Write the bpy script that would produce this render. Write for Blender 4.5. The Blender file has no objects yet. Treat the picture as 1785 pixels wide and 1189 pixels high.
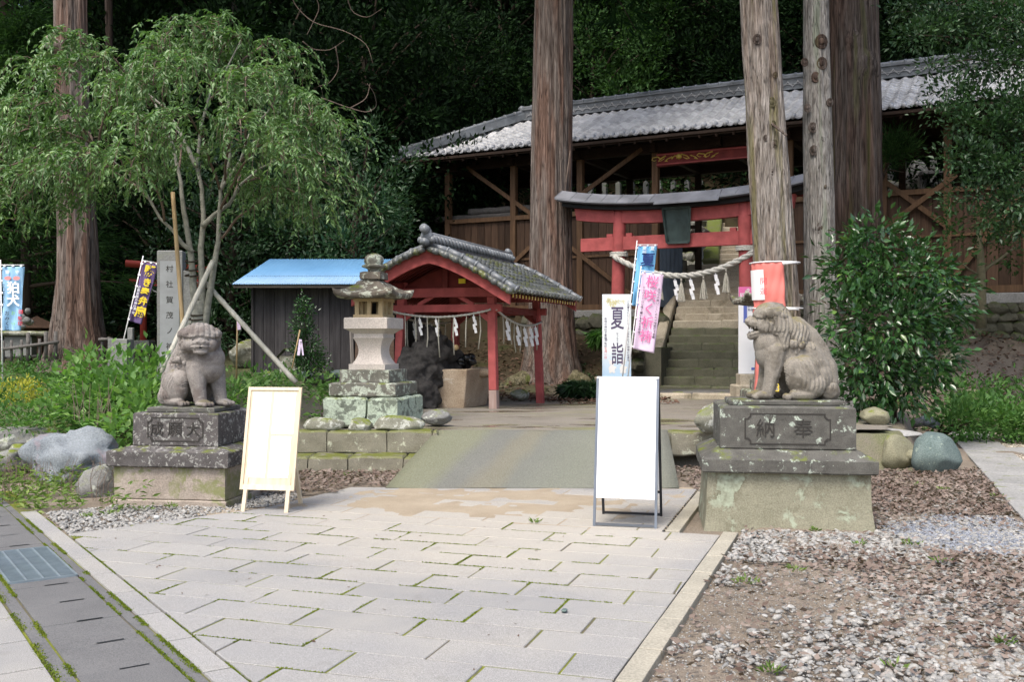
import time
import bpy, bmesh, math, random
import numpy as np
from mathutils import Vector, Matrix, noise
PI = math.pi
R = math.radians
rnd = random.Random(7)
scene = bpy.context.scene
COL = scene.collection
F, CX, CY, CZ = 1735.0, 892.5, 594.5, 1.6

def W(px, py, Y):
    return Vector(((px-CX)/F*Y, Y, CZ-(py-CY)/F*Y))
def G(px, py, z=0.0):
    Y = F*(CZ-z)/(py-CY)
    return Vector(((px-CX)/F*Y, Y, z))

# ------------------------------------------------------------ objects
def empty(name, loc=(0, 0, 0), rz=0.0, label=None, cat=None, group=None):
    o = bpy.data.objects.new(name, None)
    o.empty_display_size = 0.2
    COL.objects.link(o)
    o.location = loc
    o.rotation_euler = (0, 0, rz)
    tag(o, label, cat, group)
    return o

def tag(o, label=None, cat=None, group=None, kind=None):
    if label: o['label'] = label
    if cat: o['category'] = cat
    if group: o['group'] = group
    if kind: o['kind'] = kind
    return o

def mat_of(o):
    return Matrix.Translation(o.location) @ o.rotation_euler.to_matrix().to_4x4()

def world_of(o):
    m = mat_of(o)
    while o.parent is not None:
        o = o.parent
        m = mat_of(o) @ m
    return m

TMP = bpy.data.scenes.new('tmp_eval')
def eval_mesh(o):
    """mesh of an object with its modifiers, evaluated in a scene of its own"""
    TMP.collection.objects.link(o)
    vl = TMP.view_layers[0]; vl.update()
    me = bpy.data.meshes.new_from_object(o.evaluated_get(vl.depsgraph))
    TMP.collection.objects.unlink(o)
    return me

class MB:
    """collects geometry of one mesh"""
    def __init__(s):
        s.v = []; s.f = []; s.m = []; s.sm = []; s.M = None
    def add(s, vs, fs, mi=0, smooth=False):
        n = len(s.v)
        if s.M is not None:
            vs = [tuple(s.M @ Vector(p)) for p in vs]
        s.v.extend([tuple(p) for p in vs])
        for f in fs:
            s.f.append(tuple(i+n for i in f)); s.m.append(mi); s.sm.append(smooth)
        return s
    def box(s, c, d, M=None, mi=0, taper=1.0, bev=0.0):
        """box centred at c with size d"""
        x, y, z = d[0]/2, d[1]/2, d[2]/2
        if bev > 0 and taper == 1.0:
            b = min(bev, x*.9, y*.9, z*.9)
            vs = []
            for sz in (-1, 1):
                for (ax, ay, az) in ((x-b, y-b, z), (x-0, y-0, z-b)):
                    if sz < 0: pass
                    for sx, sy in ((-1, -1), (1, -1), (1, 1), (-1, 1)):
                        vs.append(Vector((sx*ax, sy*ay, sz*az)))
            # rings: bottom cap(0..3) bottom side(4..7) top cap(8..11) top side(12..15)
            fs = [(3, 2, 1, 0), (8, 9, 10, 11)]
            for i in range(4):
                j = (i+1) % 4
                fs += [(i, j, 4+j, 4+i), (4+i, 4+j, 12+j, 12+i), (12+i, 12+j, 8+j, 8+i)]
        else:
            vs = [Vector((sx*x*(taper if sz > 0 else 1), sy*y*(taper if sz > 0 else 1), sz*z)) for sz in (-1, 1) for sx, sy in ((-1, -1), (1, -1), (1, 1), (-1, 1))]
            fs = [(3, 2, 1, 0), (4, 5, 6, 7), (0, 1, 5, 4), (1, 2, 6, 5), (2, 3, 7, 6), (3, 0, 4, 7)]
        c = Vector(c)
        if M is not None:
            vs = [M @ p + c for p in vs]
        else:
            vs = [p+c for p in vs]
        return s.add(vs, fs, mi)
    def bar(s, a, b, w, h, up=(0, 0, 1), mi=0, bev=0.0):
        a, b = Vector(a), Vector(b)
        d = (b-a); L = d.length; d.normalize()
        up = Vector(up)
        sd = d.cross(up)
        if sd.length < 1e-4: sd = d.cross(Vector((0, 1, 0)))
        sd.normalize(); u = sd.cross(d)
        M = Matrix((sd, d, u)).transposed()
        return s.box((a+b)/2, (w, L, h), M, mi, bev=bev)
    def tube(s, pts, rad, n=8, mi=0, smooth=True, caps=True):
        pts = [Vector(p) for p in pts]
        if not hasattr(rad, '__len__'): rad = [rad]*len(pts)
        vs = []; fs = []
        ref = None
        for i, p in enumerate(pts):
            d = (pts[min(i+1, len(pts)-1)]-pts[max(i-1, 0)])
            if d.length < 1e-9: d = Vector((0, 0, 1))
            d.normalize()
            if ref is None:
                ref = d.cross(Vector((0.3, 0.1, 1)) if abs(d.z) < .9 else Vector((1, 0, 0))).normalized()
            ref = (ref - d*ref.dot(d))
            if ref.length < 1e-6: ref = d.orthogonal()
            ref.normalize()
            bi = d.cross(ref)
            for k in range(n):
                a = 2*PI*k/n
                vs.append(p+(ref*math.cos(a)+bi*math.sin(a))*rad[i])
        for i in range(len(pts)-1):
            for k in range(n):
                j = (k+1) % n
                fs.append((i*n+k, i*n+j, (i+1)*n+j, (i+1)*n+k))
        if caps:
            fs.append(tuple(reversed(range(n)))); fs.append(tuple(range((len(pts)-1)*n, len(pts)*n)))
        return s.add(vs, fs, mi, smooth)
    def lathe(s, prof, c=(0, 0, 0), n=20, mi=0, smooth=True, rot=0.0, sq=False):
        vs = []; fs = []
        for r, z in prof:
            for k in range(n):
                a = 2*PI*k/n+rot
                vs.append((c[0]+r*math.cos(a), c[1]+r*math.sin(a), c[2]+z))
        for i in range(len(prof)-1):
            for k in range(n):
                j = (k+1) % n
                fs.append((i*n+k, i*n+j, (i+1)*n+j, (i+1)*n+k))
        fs.append(tuple(reversed(range(n)))); fs.append(tuple(range((len(prof)-1)*n, len(prof)*n)))
        return s.add(vs, fs, mi, smooth)
    def prism(s, poly, z0, z1, mi=0):
        n = len(poly)
        vs = [(p[0], p[1], z0) for p in poly]+[(p[0], p[1], z1) for p in poly]
        fs = [tuple(reversed(range(n))), tuple(range(n, 2*n))]+[(i, (i+1) % n, n+(i+1) % n, n+i) for i in range(n)]
        return s.add(vs, fs, mi)
    def extr(s, poly, off, mi=0):
        """polygon of 3d points extruded by a vector"""
        n = len(poly); off = Vector(off)
        vs = [Vector(p) for p in poly]+[Vector(p)+off for p in poly]
        fs = [tuple(reversed(range(n))), tuple(range(n, 2*n))]+[(i, (i+1) % n, n+(i+1) % n, n+i) for i in range(n)]
        return s.add(vs, fs, mi)
    def build(s, name, mat, parent=None, world=False, label=None, cat=None, group=None, kind=None, fixn=True):
        me = bpy.data.meshes.new(name)
        vs = s.v
        if world and parent is not None:
            inv = world_of(parent).inverted()
            vs = [tuple(inv @ Vector(p)) for p in vs]
        me.from_pydata(vs, [], s.f)
        mats = mat if isinstance(mat, (list, tuple)) else [mat]
        for m in mats: me.materials.append(m)
        me.polygons.foreach_set('material_index', s.m)
        me.polygons.foreach_set('use_smooth', s.sm)
        if fixn:
            bm = bmesh.new(); bm.from_mesh(me)
            bmesh.ops.recalc_face_normals(bm, faces=bm.faces)
            bm.to_mesh(me); bm.free()
        me.update()
        return link(name, me, parent, label, cat, group, kind)

def link(name, me, parent=None, label=None, cat=None, group=None, kind=None):
    o = bpy.data.objects.new(name, me)
    COL.objects.link(o)
    if parent is not None: o.parent = parent
    tag(o, label, cat, group, kind)
    return o

def npmesh(name, V, Fc, mat, smooth=False, mi=None):
    """fast mesh from arrays; Fc is (n,3) or (n,4)"""
    me = bpy.data.meshes.new(name)
    V = np.asarray(V, dtype=np.float32); Fc = np.asarray(Fc, dtype=np.int32)
    k = Fc.shape[1]
    me.vertices.add(len(V)); me.vertices.foreach_set('co', V.ravel())
    me.loops.add(Fc.size); me.loops.foreach_set('vertex_index', Fc.ravel())
    me.polygons.add(len(Fc))
    me.polygons.foreach_set('loop_start', np.arange(0, Fc.size, k, dtype=np.int32))
    me.polygons.foreach_set('loop_total', np.full(len(Fc), k, dtype=np.int32))
    if smooth: me.polygons.foreach_set('use_smooth', np.ones(len(Fc), dtype=bool))
    for m in (mat if isinstance(mat, (list, tuple)) else [mat]): me.materials.append(m)
    if mi is not None: me.polygons.foreach_set('material_index', np.asarray(mi, dtype=np.int32))
    me.update(calc_edges=True); me.validate()
    return me

def copy_tree(o, parent=None):
    c = o.copy(); COL.objects.link(c)
    if parent is not None: c.parent = parent
    for ch in list(o.children):
        copy_tree(ch, c)
    return c

def nz(p, s=1.0, o=0.0):
    return noise.noise(Vector((p[0]*s+o, p[1]*s-o*.7, p[2]*s+o*.3)))
def fbm(p, s=1.0, o=0.0, oct=4):
    a, t = 1.0, 0.0
    for i in range(oct):
        t += a*nz(p, s, o+i*13.1); a *= .5; s *= 2.03
    return t

# ------------------------------------------------------------ materials
def lin(c):
    return tuple(((x/12.92) if x <= .04045 else ((x+.055)/1.055)**2.4) for x in c)
class NT:
    def __init__(s, name):
        s.m = bpy.data.materials.new(name); s.m.use_nodes = True
        s.t = s.m.node_tree; s.t.nodes.clear()
        s.out = s.n('ShaderNodeOutputMaterial')
        s.b = s.n('ShaderNodeBsdfPrincipled')
        s.l(s.b.outputs[0], s.out.inputs[0])
        s.tc = None
    def n(s, k, **kw):
        n = s.t.nodes.new(k)
        for a, b in kw.items(): setattr(n, a, b)
        return n
    def l(s, a, b): s.t.links.new(a, b)
    def co(s, scale=(1, 1, 1), kind='Object', rot=(0, 0, 0)):
        if s.tc is None: s.tc = s.n('ShaderNodeTexCoord')
        mp = s.n('ShaderNodeMapping')
        mp.inputs['Scale'].default_value = scale if hasattr(scale, '__len__') else (scale,)*3
        mp.inputs['Rotation'].default_value = rot
        s.l(s.tc.outputs[kind], mp.inputs[0]); return mp.outputs[0]
    def noise(s, co, scale=5, detail=5, rough=.55, dist=0.0):
        n = s.n('ShaderNodeTexNoise'); s.l(co, n.inputs['Vector'])
        n.inputs['Scale'].default_value = scale; n.inputs['Detail'].default_value = detail
        n.inputs['Roughness'].default_value = rough; n.inputs['Distortion'].default_value = dist
        return n.outputs[0]
    def voro(s, co, scale=5, feature='F1', out=0, rnd_=1.0):
        n = s.n('ShaderNodeTexVoronoi', feature=feature); s.l(co, n.inputs['Vector'])
        n.inputs['Scale'].default_value = scale; n.inputs['Randomness'].default_value = rnd_
        return n.outputs[out]
    def ramp(s, fac, stops, interp='LINEAR'):
        n = s.n('ShaderNodeValToRGB'); n.color_ramp.interpolation = interp
        e = n.color_ramp.elements
        while len(e) < len(stops): e.new(0.5)
        for i, (p, c) in enumerate(stops):
            e[i].position = p
            e[i].color = (c, c, c, 1) if not hasattr(c, '__len__') else (*c[:3], 1)
        s.l(fac, n.inputs[0]); return n.outputs[0]
    def mix(s, fac, a, b, mode='MIX'):
        n = s.n('ShaderNodeMix', data_type='RGBA', blend_type=mode)
        for inp, v in ((n.inputs[0], fac), (n.inputs[6], a), (n.inputs[7], b)):
            if hasattr(v, 'is_linked') or hasattr(v, 'links'): s.l(v, inp)
            elif hasattr(v, '__len__'): inp.default_value = (*v[:3], 1)
            else: inp.default_value = v
        return n.outputs[2]
    def math(s, op, a, b=0.0, c=None, clamp=False):
        n = s.n('ShaderNodeMath', operation=op); n.use_clamp = clamp
        for inp, v in zip(n.inputs, (a, b, c)):
            if v is None: continue
            if hasattr(v, 'links'): s.l(v, inp)
            else: inp.default_value = v
        return n.outputs[0]
    def upness(s, lo=.4, hi=.9):
        g = s.n('ShaderNodeNewGeometry'); x = s.n('ShaderNodeSeparateXYZ'); s.l(g.outputs['Normal'], x.inputs[0])
        return s.ramp(x.outputs[2], [(lo, 0.0), (hi, 1.0)])
    def sep(s, co):
        x = s.n('ShaderNodeSeparateXYZ'); s.l(co, x.inputs[0]); return x.outputs
    def island(s):
        return s.n('ShaderNodeNewGeometry').outputs['Random Per Island']
    def bump(s, h, strength=.3, dist=.02):
        n = s.n('ShaderNodeBump'); n.inputs['Strength'].default_value = strength; n.inputs['Distance'].default_value = dist
        s.l(h, n.inputs['Height'])
        if s.b.inputs['Normal'].links: s.l(s.b.inputs['Normal'].links[0].from_socket, n.inputs['Normal'])
        s.l(n.outputs[0], s.b.inputs['Normal'])
    def fin(s, col, rough=.8, spec=.3):
        if hasattr(col, 'links'): s.l(col, s.b.inputs['Base Color'])
        else: s.b.inputs['Base Color'].default_value = (*col[:3], 1)
        if hasattr(rough, 'links'): s.l(rough, s.b.inputs['Roughness'])
        else: s.b.inputs['Roughness'].default_value = rough
        s.b.inputs['Specular IOR Level'].default_value = spec
        return s.m

def simple(name, c, rough=.6, spec=.3, var=.12, scale=8, bump=.1, metal=0):
    t = NT(name); co = t.co()
    n = t.noise(co, scale, 6)
    col = t.ramp(n, [(.3, tuple(x*(1-var) for x in c)), (.7, tuple(min(1, x*(1+var)) for x in c))])
    t.bump(t.noise(co, scale*6, 4), bump, .01)
    t.b.inputs['Metallic'].default_value = metal
    return t.fin(col, rough, spec)

def stone(name, c1, c2, lichen=None, lich_t=.62, lich_scale=9, moss=0.0, mosscol=(.09, .11, .015), dark=None, dark_t=.5, scale=4, bump=.5, rough=.9, moss_lo=.45):
    t = NT(name); co = t.co()
    n = t.noise(co, scale, 8, .6)
    col = t.ramp(n, [(.3, c1), (.7, c2)])
    fine = t.noise(co, scale*22, 4, .7)
    col = t.mix(.35, col, t.ramp(fine, [(.35, tuple(x*.5 for x in c1)), (.65, tuple(min(1, x*1.4) for x in c2))]))
    if dark is not None:
        d = t.noise(co, scale*.7, 8, .65, .3)
        col = t.mix(t.ramp(d, [(dark_t-.05, 0.0), (dark_t+.07, .85)]), col, dark)
    if lichen is not None:
        l1 = t.noise(co, lich_scale, 10, .68, .4)
        msk = t.ramp(l1, [(lich_t-.015, 0.0), (lich_t+.02, 1.0)])
        l2 = t.noise(co, lich_scale*6, 4, .6)
        col = t.mix(t.math('MULTIPLY', msk, t.ramp(l2, [(.35, .35), (.6, 1.0)])), col, lichen)
    if moss > 0:
        up = t.upness(moss_lo, .85)
        mn = t.noise(co, 5, 8, .65)
        mm = t.math('MULTIPLY', up, t.ramp(mn, [(.62-moss*.4, 0.0), (.72-moss*.4, 1.0)]))
        col = t.mix(mm, col, t.mix(t.noise(co, 40, 3), mosscol, tuple(x*1.9 for x in mosscol)))
    h = t.math('ADD', t.math('MULTIPLY', n, .6), t.math('MULTIPLY', fine, .4))
    t.bump(h, bump, .02)
    return t.fin(col, rough, .25)

def leafmat(name, stops, rough=.5, trans=.25, spec=.4, clump=1.6):
    t = NT(name)
    fac = t.math('ADD', t.math('MULTIPLY', t.island(), .5), t.math('MULTIPLY', t.ramp(t.noise(t.co(), clump, 3, .5), [(.3, 0.0), (.7, 1.0)]), .5))
    col = t.ramp(fac, stops)
    t.fin(col, rough, spec)
    tr = t.n('ShaderNodeBsdfTranslucent'); t.l(t.mix(1.0, col, (1.3, 1.5, .7), 'MULTIPLY'), tr.inputs[0])
    mx = t.n('ShaderNodeMixShader'); mx.inputs[0].default_value = trans
    t.l(t.b.outputs[0], mx.inputs[1]); t.l(tr.outputs[0], mx.inputs[2]); t.l(mx.outputs[0], t.out.inputs[0])
    return t.m

def wood(name, c1, c2, axis=2, scale=1.0, rough=.75, bump=.35, island=.25):
    t = NT(name)
    sc = [14*scale]*3; sc[axis] = .9*scale
    co = t.co(tuple(sc))
    n = t.noise(co, 1.6, 8, .6, .6)
    col = t.ramp(n, [(.28, c1), (.72, c2)])
    isl = t.ramp(t.island(), [(0, 1-island), (1, 1+island*.5)])
    col = t.mix(1.0, col, isl, 'MULTIPLY')
    col = t.mix(t.ramp(t.noise(t.co(), 1.7, 5), [(.45, 0.0), (.75, .35)]), col, tuple(x*.55 for x in c1))
    t.bump(n, bump, .01)
    return t.fin(col, rough, .25)

def bark(name, c1, c2, c3, streak=None, moss=None, vs=.16, scale=9):
    """c1 dark crevice, c2 mid, c3 light ridge"""
    t = NT(name)
    co = t.co((1, 1, vs))
    n = t.noise(co, scale, 9, .62, .5)
    n2 = t.noise(co, scale*3.4, 6, .65, .2)
    h = t.math('ADD', t.math('MULTIPLY', n, .65), t.math('MULTIPLY', n2, .35))
    col = t.ramp(h, [(.34, c1), (.46, c2), (.62, c3)])
    if streak is not None:
        s_ = t.noise(t.co((1, 1, .1)), 3.2, 4, .5)
        col = t.mix(t.ramp(s_, [(.47, 0.0), (.6, .75)]), col, t.mix(1.0, col, streak, 'MULTIPLY'))
    if moss is not None:
        s_ = t.noise(t.co((1, 1, .07), rot=(0, 0, .7)), 4.5, 5, .5)
        col = t.mix(t.ramp(s_, [(.58, 0.0), (.66, .6)]), col, moss)
    # long fibrous strips parted by dark cracks
    wob = t.mix(.012, co, t.n('ShaderNodeTexNoise').outputs[1]) if False else co
    v = t.voro(t.co((1, 1, vs*.55), rot=(.02, .03, 0)), scale*1.5, 'DISTANCE_TO_EDGE', 0)
    cr = t.ramp(v, [(.0, 1.0), (.09, 0.0)])
    brk = t.ramp(t.noise(t.co((1, 1, vs*3)), scale*.7, 4), [(.4, 0.0), (.6, 1.0)])
    m_ = t.math('MULTIPLY', cr, brk)
    col = t.mix(t.math('MULTIPLY', m_, .75), col, c1)
    t.bump(h, 1.0, .035)
    t.bump(t.math('SUBTRACT', 1.0, m_), .8, .02)
    return t.fin(col, .92, .15)

# ------------------------------------------------------------ leaves
def leaf_arrays(pos, d, size, width=.45, nup=.7, rs=None, droop=.12):
    rs = rs or np.random.RandomState(1)
    N = len(pos)
    pos = np.asarray(pos, float); d = np.asarray(d, float)
    d /= np.linalg.norm(d, axis=1, keepdims=True)+1e-9
    up = rs.normal(0, .55, (N, 3)); up[:, 2] += nup
    side = np.cross(d, up); side /= np.linalg.norm(side, axis=1, keepdims=True)+1e-9
    nn = np.cross(side, d)
    s = np.asarray(size, float)
    if s.ndim == 0: s = np.full(N, float(s))
    s = (s*rs.uniform(.65, 1.25, N))[:, None]
    w = width*.5
    V = np.empty((N, 4, 3))
    V[:, 0] = pos
    V[:, 1] = pos+d*s*.42+side*s*w+nn*s*.06
    V[:, 2] = pos+d*s-nn*s*droop
    V[:, 3] = pos+d*s*.42-side*s*w+nn*s*.06
    b = (np.arange(N)*4)[:, None]
    Fc = np.concatenate([b+np.array([[0, 1, 2]]), b+np.array([[0, 2, 3]])], axis=1).reshape(-1, 3)
    return V.reshape(-1, 3), Fc

def leafmesh(name, pos, d, size, mat, width=.45, nup=.7, seed=1, droop=.12):
    V, Fc = leaf_arrays(pos, d, size, width, nup, np.random.RandomState(seed), droop)
    return npmesh(name, V, Fc, mat)

ICO = {}
def ico(sub):
    if sub not in ICO:
        bm = bmesh.new(); bmesh.ops.create_icosphere(bm, subdivisions=sub, radius=1)
        bm.verts.ensure_lookup_table()
        ICO[sub] = ([v.co.copy() for v in bm.verts], [tuple(v.index for v in f.verts) for f in bm.faces]); bm.free()
    return ICO[sub]

def rock_into(mb, c, size, seed, rough=.25, cuts=5, sub=3, rot=None, smooth=True):
    rr = random.Random(seed)
    vs, fs = ico(sub)
    planes = []
    for i in range(cuts):
        d = Vector((rr.gauss(0, 1), rr.gauss(0, 1), rr.gauss(0, .7))).normalized()
        planes.append((d, rr.uniform(.62, .9)))
    M = Matrix.Rotation(rot if rot is not None else rr.uniform(0, 6), 3, 'Z')
    out = []
    for v in vs:
        p = v.copy()
        for d, k in planes:
            t = p.dot(d)
            if t > k: p -= d*(t-k)*.85
        p *= 1+rough*(fbm(v, 1.3, seed*3.7, 3))*.6
        p = Vector((p.x*size[0], p.y*size[1], p.z*size[2]))
        out.append(M @ p+Vector(c))
    mb.add(out, fs, 0, smooth)

def remesh_obj(mb, voxel, smooth_it=4, fac=.5):
    me = bpy.data.meshes.new('tmp'); me.from_pydata(mb.v, [], mb.f)
    bm = bmesh.new(); bm.from_mesh(me); bmesh.ops.recalc_face_normals(bm, faces=bm.faces); bm.to_mesh(me); bm.free()
    o = bpy.data.objects.new('tmp', me)
    m = o.modifiers.new('r', 'REMESH'); m.mode = 'VOXEL'; m.voxel_size = voxel; m.use_smooth_shade = True
    if smooth_it:
        s = o.modifiers.new('s', 'SMOOTH'); s.iterations = smooth_it; s.factor = fac
    me2 = eval_mesh(o)
    bpy.data.objects.remove(o); bpy.data.meshes.remove(me)
    me2.polygons.foreach_set('use_smooth', np.ones(len(me2.polygons), dtype=bool))
    return me2

def displace(me, fn):
    nrm = [v.normal.copy() for v in me.vertices]; co = [v.co.copy() for v in me.vertices]
    out = np.array([tuple(c+n*fn(c)) for c, n in zip(co, nrm)], dtype=np.float32)
    me.vertices.foreach_set('co', out.ravel()); me.update()

def text_mesh(s, size, M, mat, name='lettering', parent=None, depth=.002, world=False, align='CENTER', bold=0.0, col_pitch=1.05, sx=1.0):
    """vertical writing: each string in s (a list) is a column of (text, x, y_top, size)"""
    V = []; Fc = []; 
    for (tx, x, y, sz) in s:
        for i, ch in enumerate(tx):
            if ch in ' 　': continue
            cu = bpy.data.curves.new('t', 'FONT'); cu.body = ch; cu.size = sz; cu.align_x = 'CENTER'; cu.align_y = 'CENTER'
            cu.extrude = depth; cu.offset = bold*sz; cu.resolution_u = 2
            o = bpy.data.objects.new('t', cu)
            me = eval_mesh(o)
            bpy.data.objects.remove(o); bpy.data.curves.remove(cu)
            if len(me.vertices) == 0: continue
            n = len(V)
            cxx = [v.co for v in me.vertices]
            mx = (max(v.x for v in cxx)+min(v.x for v in cxx))/2; my = (max(v.y for v in cxx)+min(v.y for v in cxx))/2
            for v in cxx: V.append(M @ Vector((x+(v.x-mx)*sx, y-i*sz*col_pitch-sz*.5+(v.y-my), v.z)))
            for p in me.polygons: Fc.append(tuple(k+n for k in p.vertices))
            bpy.data.meshes.remove(me)
    mb = MB(); mb.add(V, Fc)
    return mb.build(name, mat, parent, world=world, fixn=False)

def frame_matrix(o, u, v):
    """text frame: origin o, x axis u, y axis v"""
    u = Vector(u).normalized(); v = Vector(v).normalized(); w = u.cross(v)
    M = Matrix((u, v, w)).transposed().to_4x4(); M.translation = Vector(o)
    return M
# ------------------------------------------------------------ palette
M_ = {}
M_['komainu'] = stone('carved_stone', (.165, .15, .138), (.31, .285, .26), lichen=(.4, .4, .36), lich_t=.66, moss=.2, mosscol=(.09, .08, .05), scale=6, bump=.6, dark=(.115, .095, .085), dark_t=.53)
M_['komainu_warm'] = stone('carved_stone_warm', (.16, .145, .12), (.30, .275, .235), lichen=(.42, .42, .36), lich_t=.68, moss=.45, mosscol=(.12, .105, .055), scale=6, bump=.6, dark=(.10, .088, .068), dark_t=.54)
M_['ped_dark'] = stone('dark_lichen_stone', (.05, .045, .044), (.14, .13, .125), lichen=(.38, .38, .35), lich_t=.56, lich_scale=22, moss=.25, scale=7, bump=.9)
M_['ped_dark2'] = stone('dark_spotted_stone', (.058, .056, .05), (.15, .146, .13), lichen=(.50, .57, .48), lich_t=.60, lich_scale=10, moss=.22, scale=8, bump=.9)
M_['ped_base'] = stone('pale_base_stone', (.24, .20, .165), (.38, .33, .28), lichen=(.19, .20, .09), lich_t=.55, lich_scale=2.5, scale=3, bump=.35, dark=(.15, .125, .1), dark_t=.62)
M_['ped_base2'] = stone('green_grey_base_stone', (.17, .165, .115), (.28, .27, .20), lichen=(.33, .37, .28), lich_t=.57, lich_scale=3, scale=4, bump=.35, dark=(.09, .08, .05), dark_t=.60)
M_['lantern'] = stone('pink_grey_stone', (.38, .335, .295), (.56, .51, .455), scale=3, bump=.2, lichen=(.7, .7, .64), lich_t=.68)
M_['lantern_chamber'] = stone('ochre_stone', (.30, .22, .11), (.48, .38, .23), scale=5, bump=.3)
M_['lantern_roof'] = stone('lichen_roof_stone', (.07, .06, .045), (.18, .155, .125), lichen=(.5, .52, .42), lich_t=.55, lich_scale=8, moss=.12, scale=6, bump=.9)
M_['lantern_base'] = stone('crusted_stone', (.09, .09, .07), (.21, .20, .17), lichen=(.50, .55, .45), lich_t=.53, lich_scale=9, moss=.3, scale=6, bump=.9)
M_['block_pale'] = stone('pale_green_stone', (.10, .115, .09), (.22, .25, .20), lichen=(.48, .56, .44), lich_t=.47, lich_scale=7, moss=.3, scale=6, bump=.9)
M_['rock_grey'] = stone('grey_rock', (.10, .10, .095), (.24, .24, .225), lichen=(.42, .44, .38), lich_t=.58, moss=.35, scale=3)
M_['rock_blue'] = stone('blue_grey_rock', (.11, .13, .15), (.26, .285, .30), lichen=(.22, .19, .21), lich_t=.55, lich_scale=2, scale=2.5, bump=1.0)
M_['rock_green'] = stone('green_rock', (.055, .085, .085), (.17, .215, .20), lichen=(.26, .31, .26), lich_t=.62, scale=3)
M_['rock_olive'] = stone('olive_rock', (.13, .125, .08), (.26, .25, .17), lichen=(.36, .36, .3), lich_t=.64, scale=3, moss=.2)
M_['rock_mossy'] = stone('mossy_rock', (.12, .12, .09), (.25, .25, .2), lichen=(.46, .47, .42), lich_t=.54, moss=.45, scale=4)
M_['lava'] = stone('black_lava_rock', (.008, .008, .008), (.075, .07, .066), scale=11, bump=1.0, rough=1.0)
M_['basin'] = stone('ochre_basin_stone', (.24, .165, .10), (.46, .375, .28), scale=2.5, bump=.3, lichen=(.52, .46, .38), lich_t=.62, lich_scale=3)
M_['wallrock'] = stone('wall_rock', (.13, .13, .11), (.33, .33, .29), lichen=(.5, .5, .46), lich_t=.62, moss=.35, scale=2, bump=.6)
M_['wallrock_dark'] = stone('dark_wall_rock', (.05, .05, .035), (.13, .125, .09), moss=.8, mosscol=(.035, .05, .01), scale=3, bump=.6)
M_['step'] = stone('worn_step_stone', (.30, .255, .185), (.52, .46, .36), scale=2.5, bump=.35, dark=(.16, .14, .09), dark_t=.6, moss=.05, mosscol=(.06, .09, .012))
M_['step_mossy'] = stone('mossy_step_stone', (.085, .085, .055), (.17, .165, .115), scale=3, bump=.4, moss=.35, mosscol=(.05, .075, .015))
M_['ledge'] = stone('mossy_ledge_stone', (.15, .14, .10), (.27, .255, .2), lichen=(.5, .52, .4), lich_t=.6, moss=.6, scale=5, mosscol=(.085, .095, .02), bump=.9)
M_['kerb'] = stone('kerb_stone', (.25, .235, .19), (.39, .36, .29), scale=3, bump=.15)
M_['slab'] = stone('slab_stone', (.2, .2, .19), (.34, .335, .32), scale=1.5, bump=.15, moss=.1)
M_['slab_dark'] = stone('dark_slab_stone', (.09, .09, .085), (.17, .165, .155), scale=1.5, bump=.2, moss=.15)
M_['pillar'] = stone('name_pillar_stone', (.13, .135, .13), (.24, .245, .235), lichen=(.2, .21, .18), lich_t=.55, lich_scale=2.5, scale=2, bump=.25)
M_['white_stone'] = stone('white_carved_stone', (.4, .41, .4), (.6, .62, .6), scale=3, bump=.3, dark=(.15, .15, .13), dark_t=.58)
M_['red'] = simple('vermilion_paint', (.36, .082, .078), .75, .25, .28, 4, .4)
M_['red_dark'] = simple('old_red_paint', (.17, .03, .026), .7, .25, .25, 5, .3)
M_['red_orange'] = simple('orange_red_paint', (.42, .06, .04), .6, .3, .15, 5, .2)
M_['copper'] = simple('grey_roof_sheet', (.16, .165, .18), .5, .5, .35, 2.5, .15)
M_['copper_dark'] = simple('black_roof_edge', (.018, .018, .02), .7, .3, .3, 3, .1)
M_['plaque'] = simple('green_black_plaque', (.035, .055, .05), .6, .4, .4, 5, .3)
M_['rope'] = simple('pale_straw_rope', (.50, .49, .44), .9, .1, .2, 30, .4)
M_['tassel'] = simple('straw_tassel', (.45, .43, .36), .95, .1, .25, 30, .4)
M_['paper'] = simple('white_paper', (.82, .82, .82), .8, .2, .02, 5, .02)
M_['wood'] = wood('brown_board', (.042, .024, .015), (.105, .063, .04), 2, island=.45)
M_['wood_post'] = wood('tan_post', (.085, .048, .026), (.17, .10, .055), 2, island=.15)
M_['wood_dark'] = wood('dark_timber', (.02, .012, .008), (.05, .03, .02), 0)
M_['wood_char'] = wood('charred_board', (.028, .026, .028), (.085, .08, .083), 2, rough=.8)
M_['wood_grey'] = wood('grey_log', (.08, .075, .07), (.16, .15, .14), 0, rough=.85)
M_['bamboo'] = wood('tan_bamboo', (.34, .24, .12), (.52, .38, .2), 2, rough=.45, bump=.1)
M_['bamboo_pale'] = wood('pale_bamboo', (.40, .38, .31), (.60, .58, .50), 2, rough=.45, bump=.1)
M_['easel'] = wood('pale_pine', (.58, .47, .32), (.74, .64, .48), 2, rough=.5, bump=.08)
M_['frame_grey'] = simple('grey_metal', (.16, .18, .21), .35, .5, .1, 6, .02, metal=.6)
M_['frame_black'] = simple('black_metal', (.02, .022, .027), .4, .5, .1, 6, .02, metal=.3)
M_['board_white'] = simple('white_board', (.88, .89, .91), .35, .5, .01, 3, .01)
M_['board_paper'] = simple('cream_paper', (.90, .89, .84), .6, .3, .02, 3, .01)
M_['grate'] = simple('galvanised_steel', (.30, .36, .40), .4, .5, .15, 9, .05, metal=.5)
M_['lava_black'] = simple('wet_black', (.01, .01, .01), .25, .5)
M_['gold'] = simple('gold_leaf', (.6, .42, .08), .4, .5, .2)
M_['moss'] = leafmat('moss_blades', [(0, (.07, .11, .01)), (.5, (.14, .19, .02)), (1, (.22, .24, .04))], .9, .2, .1)

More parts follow.
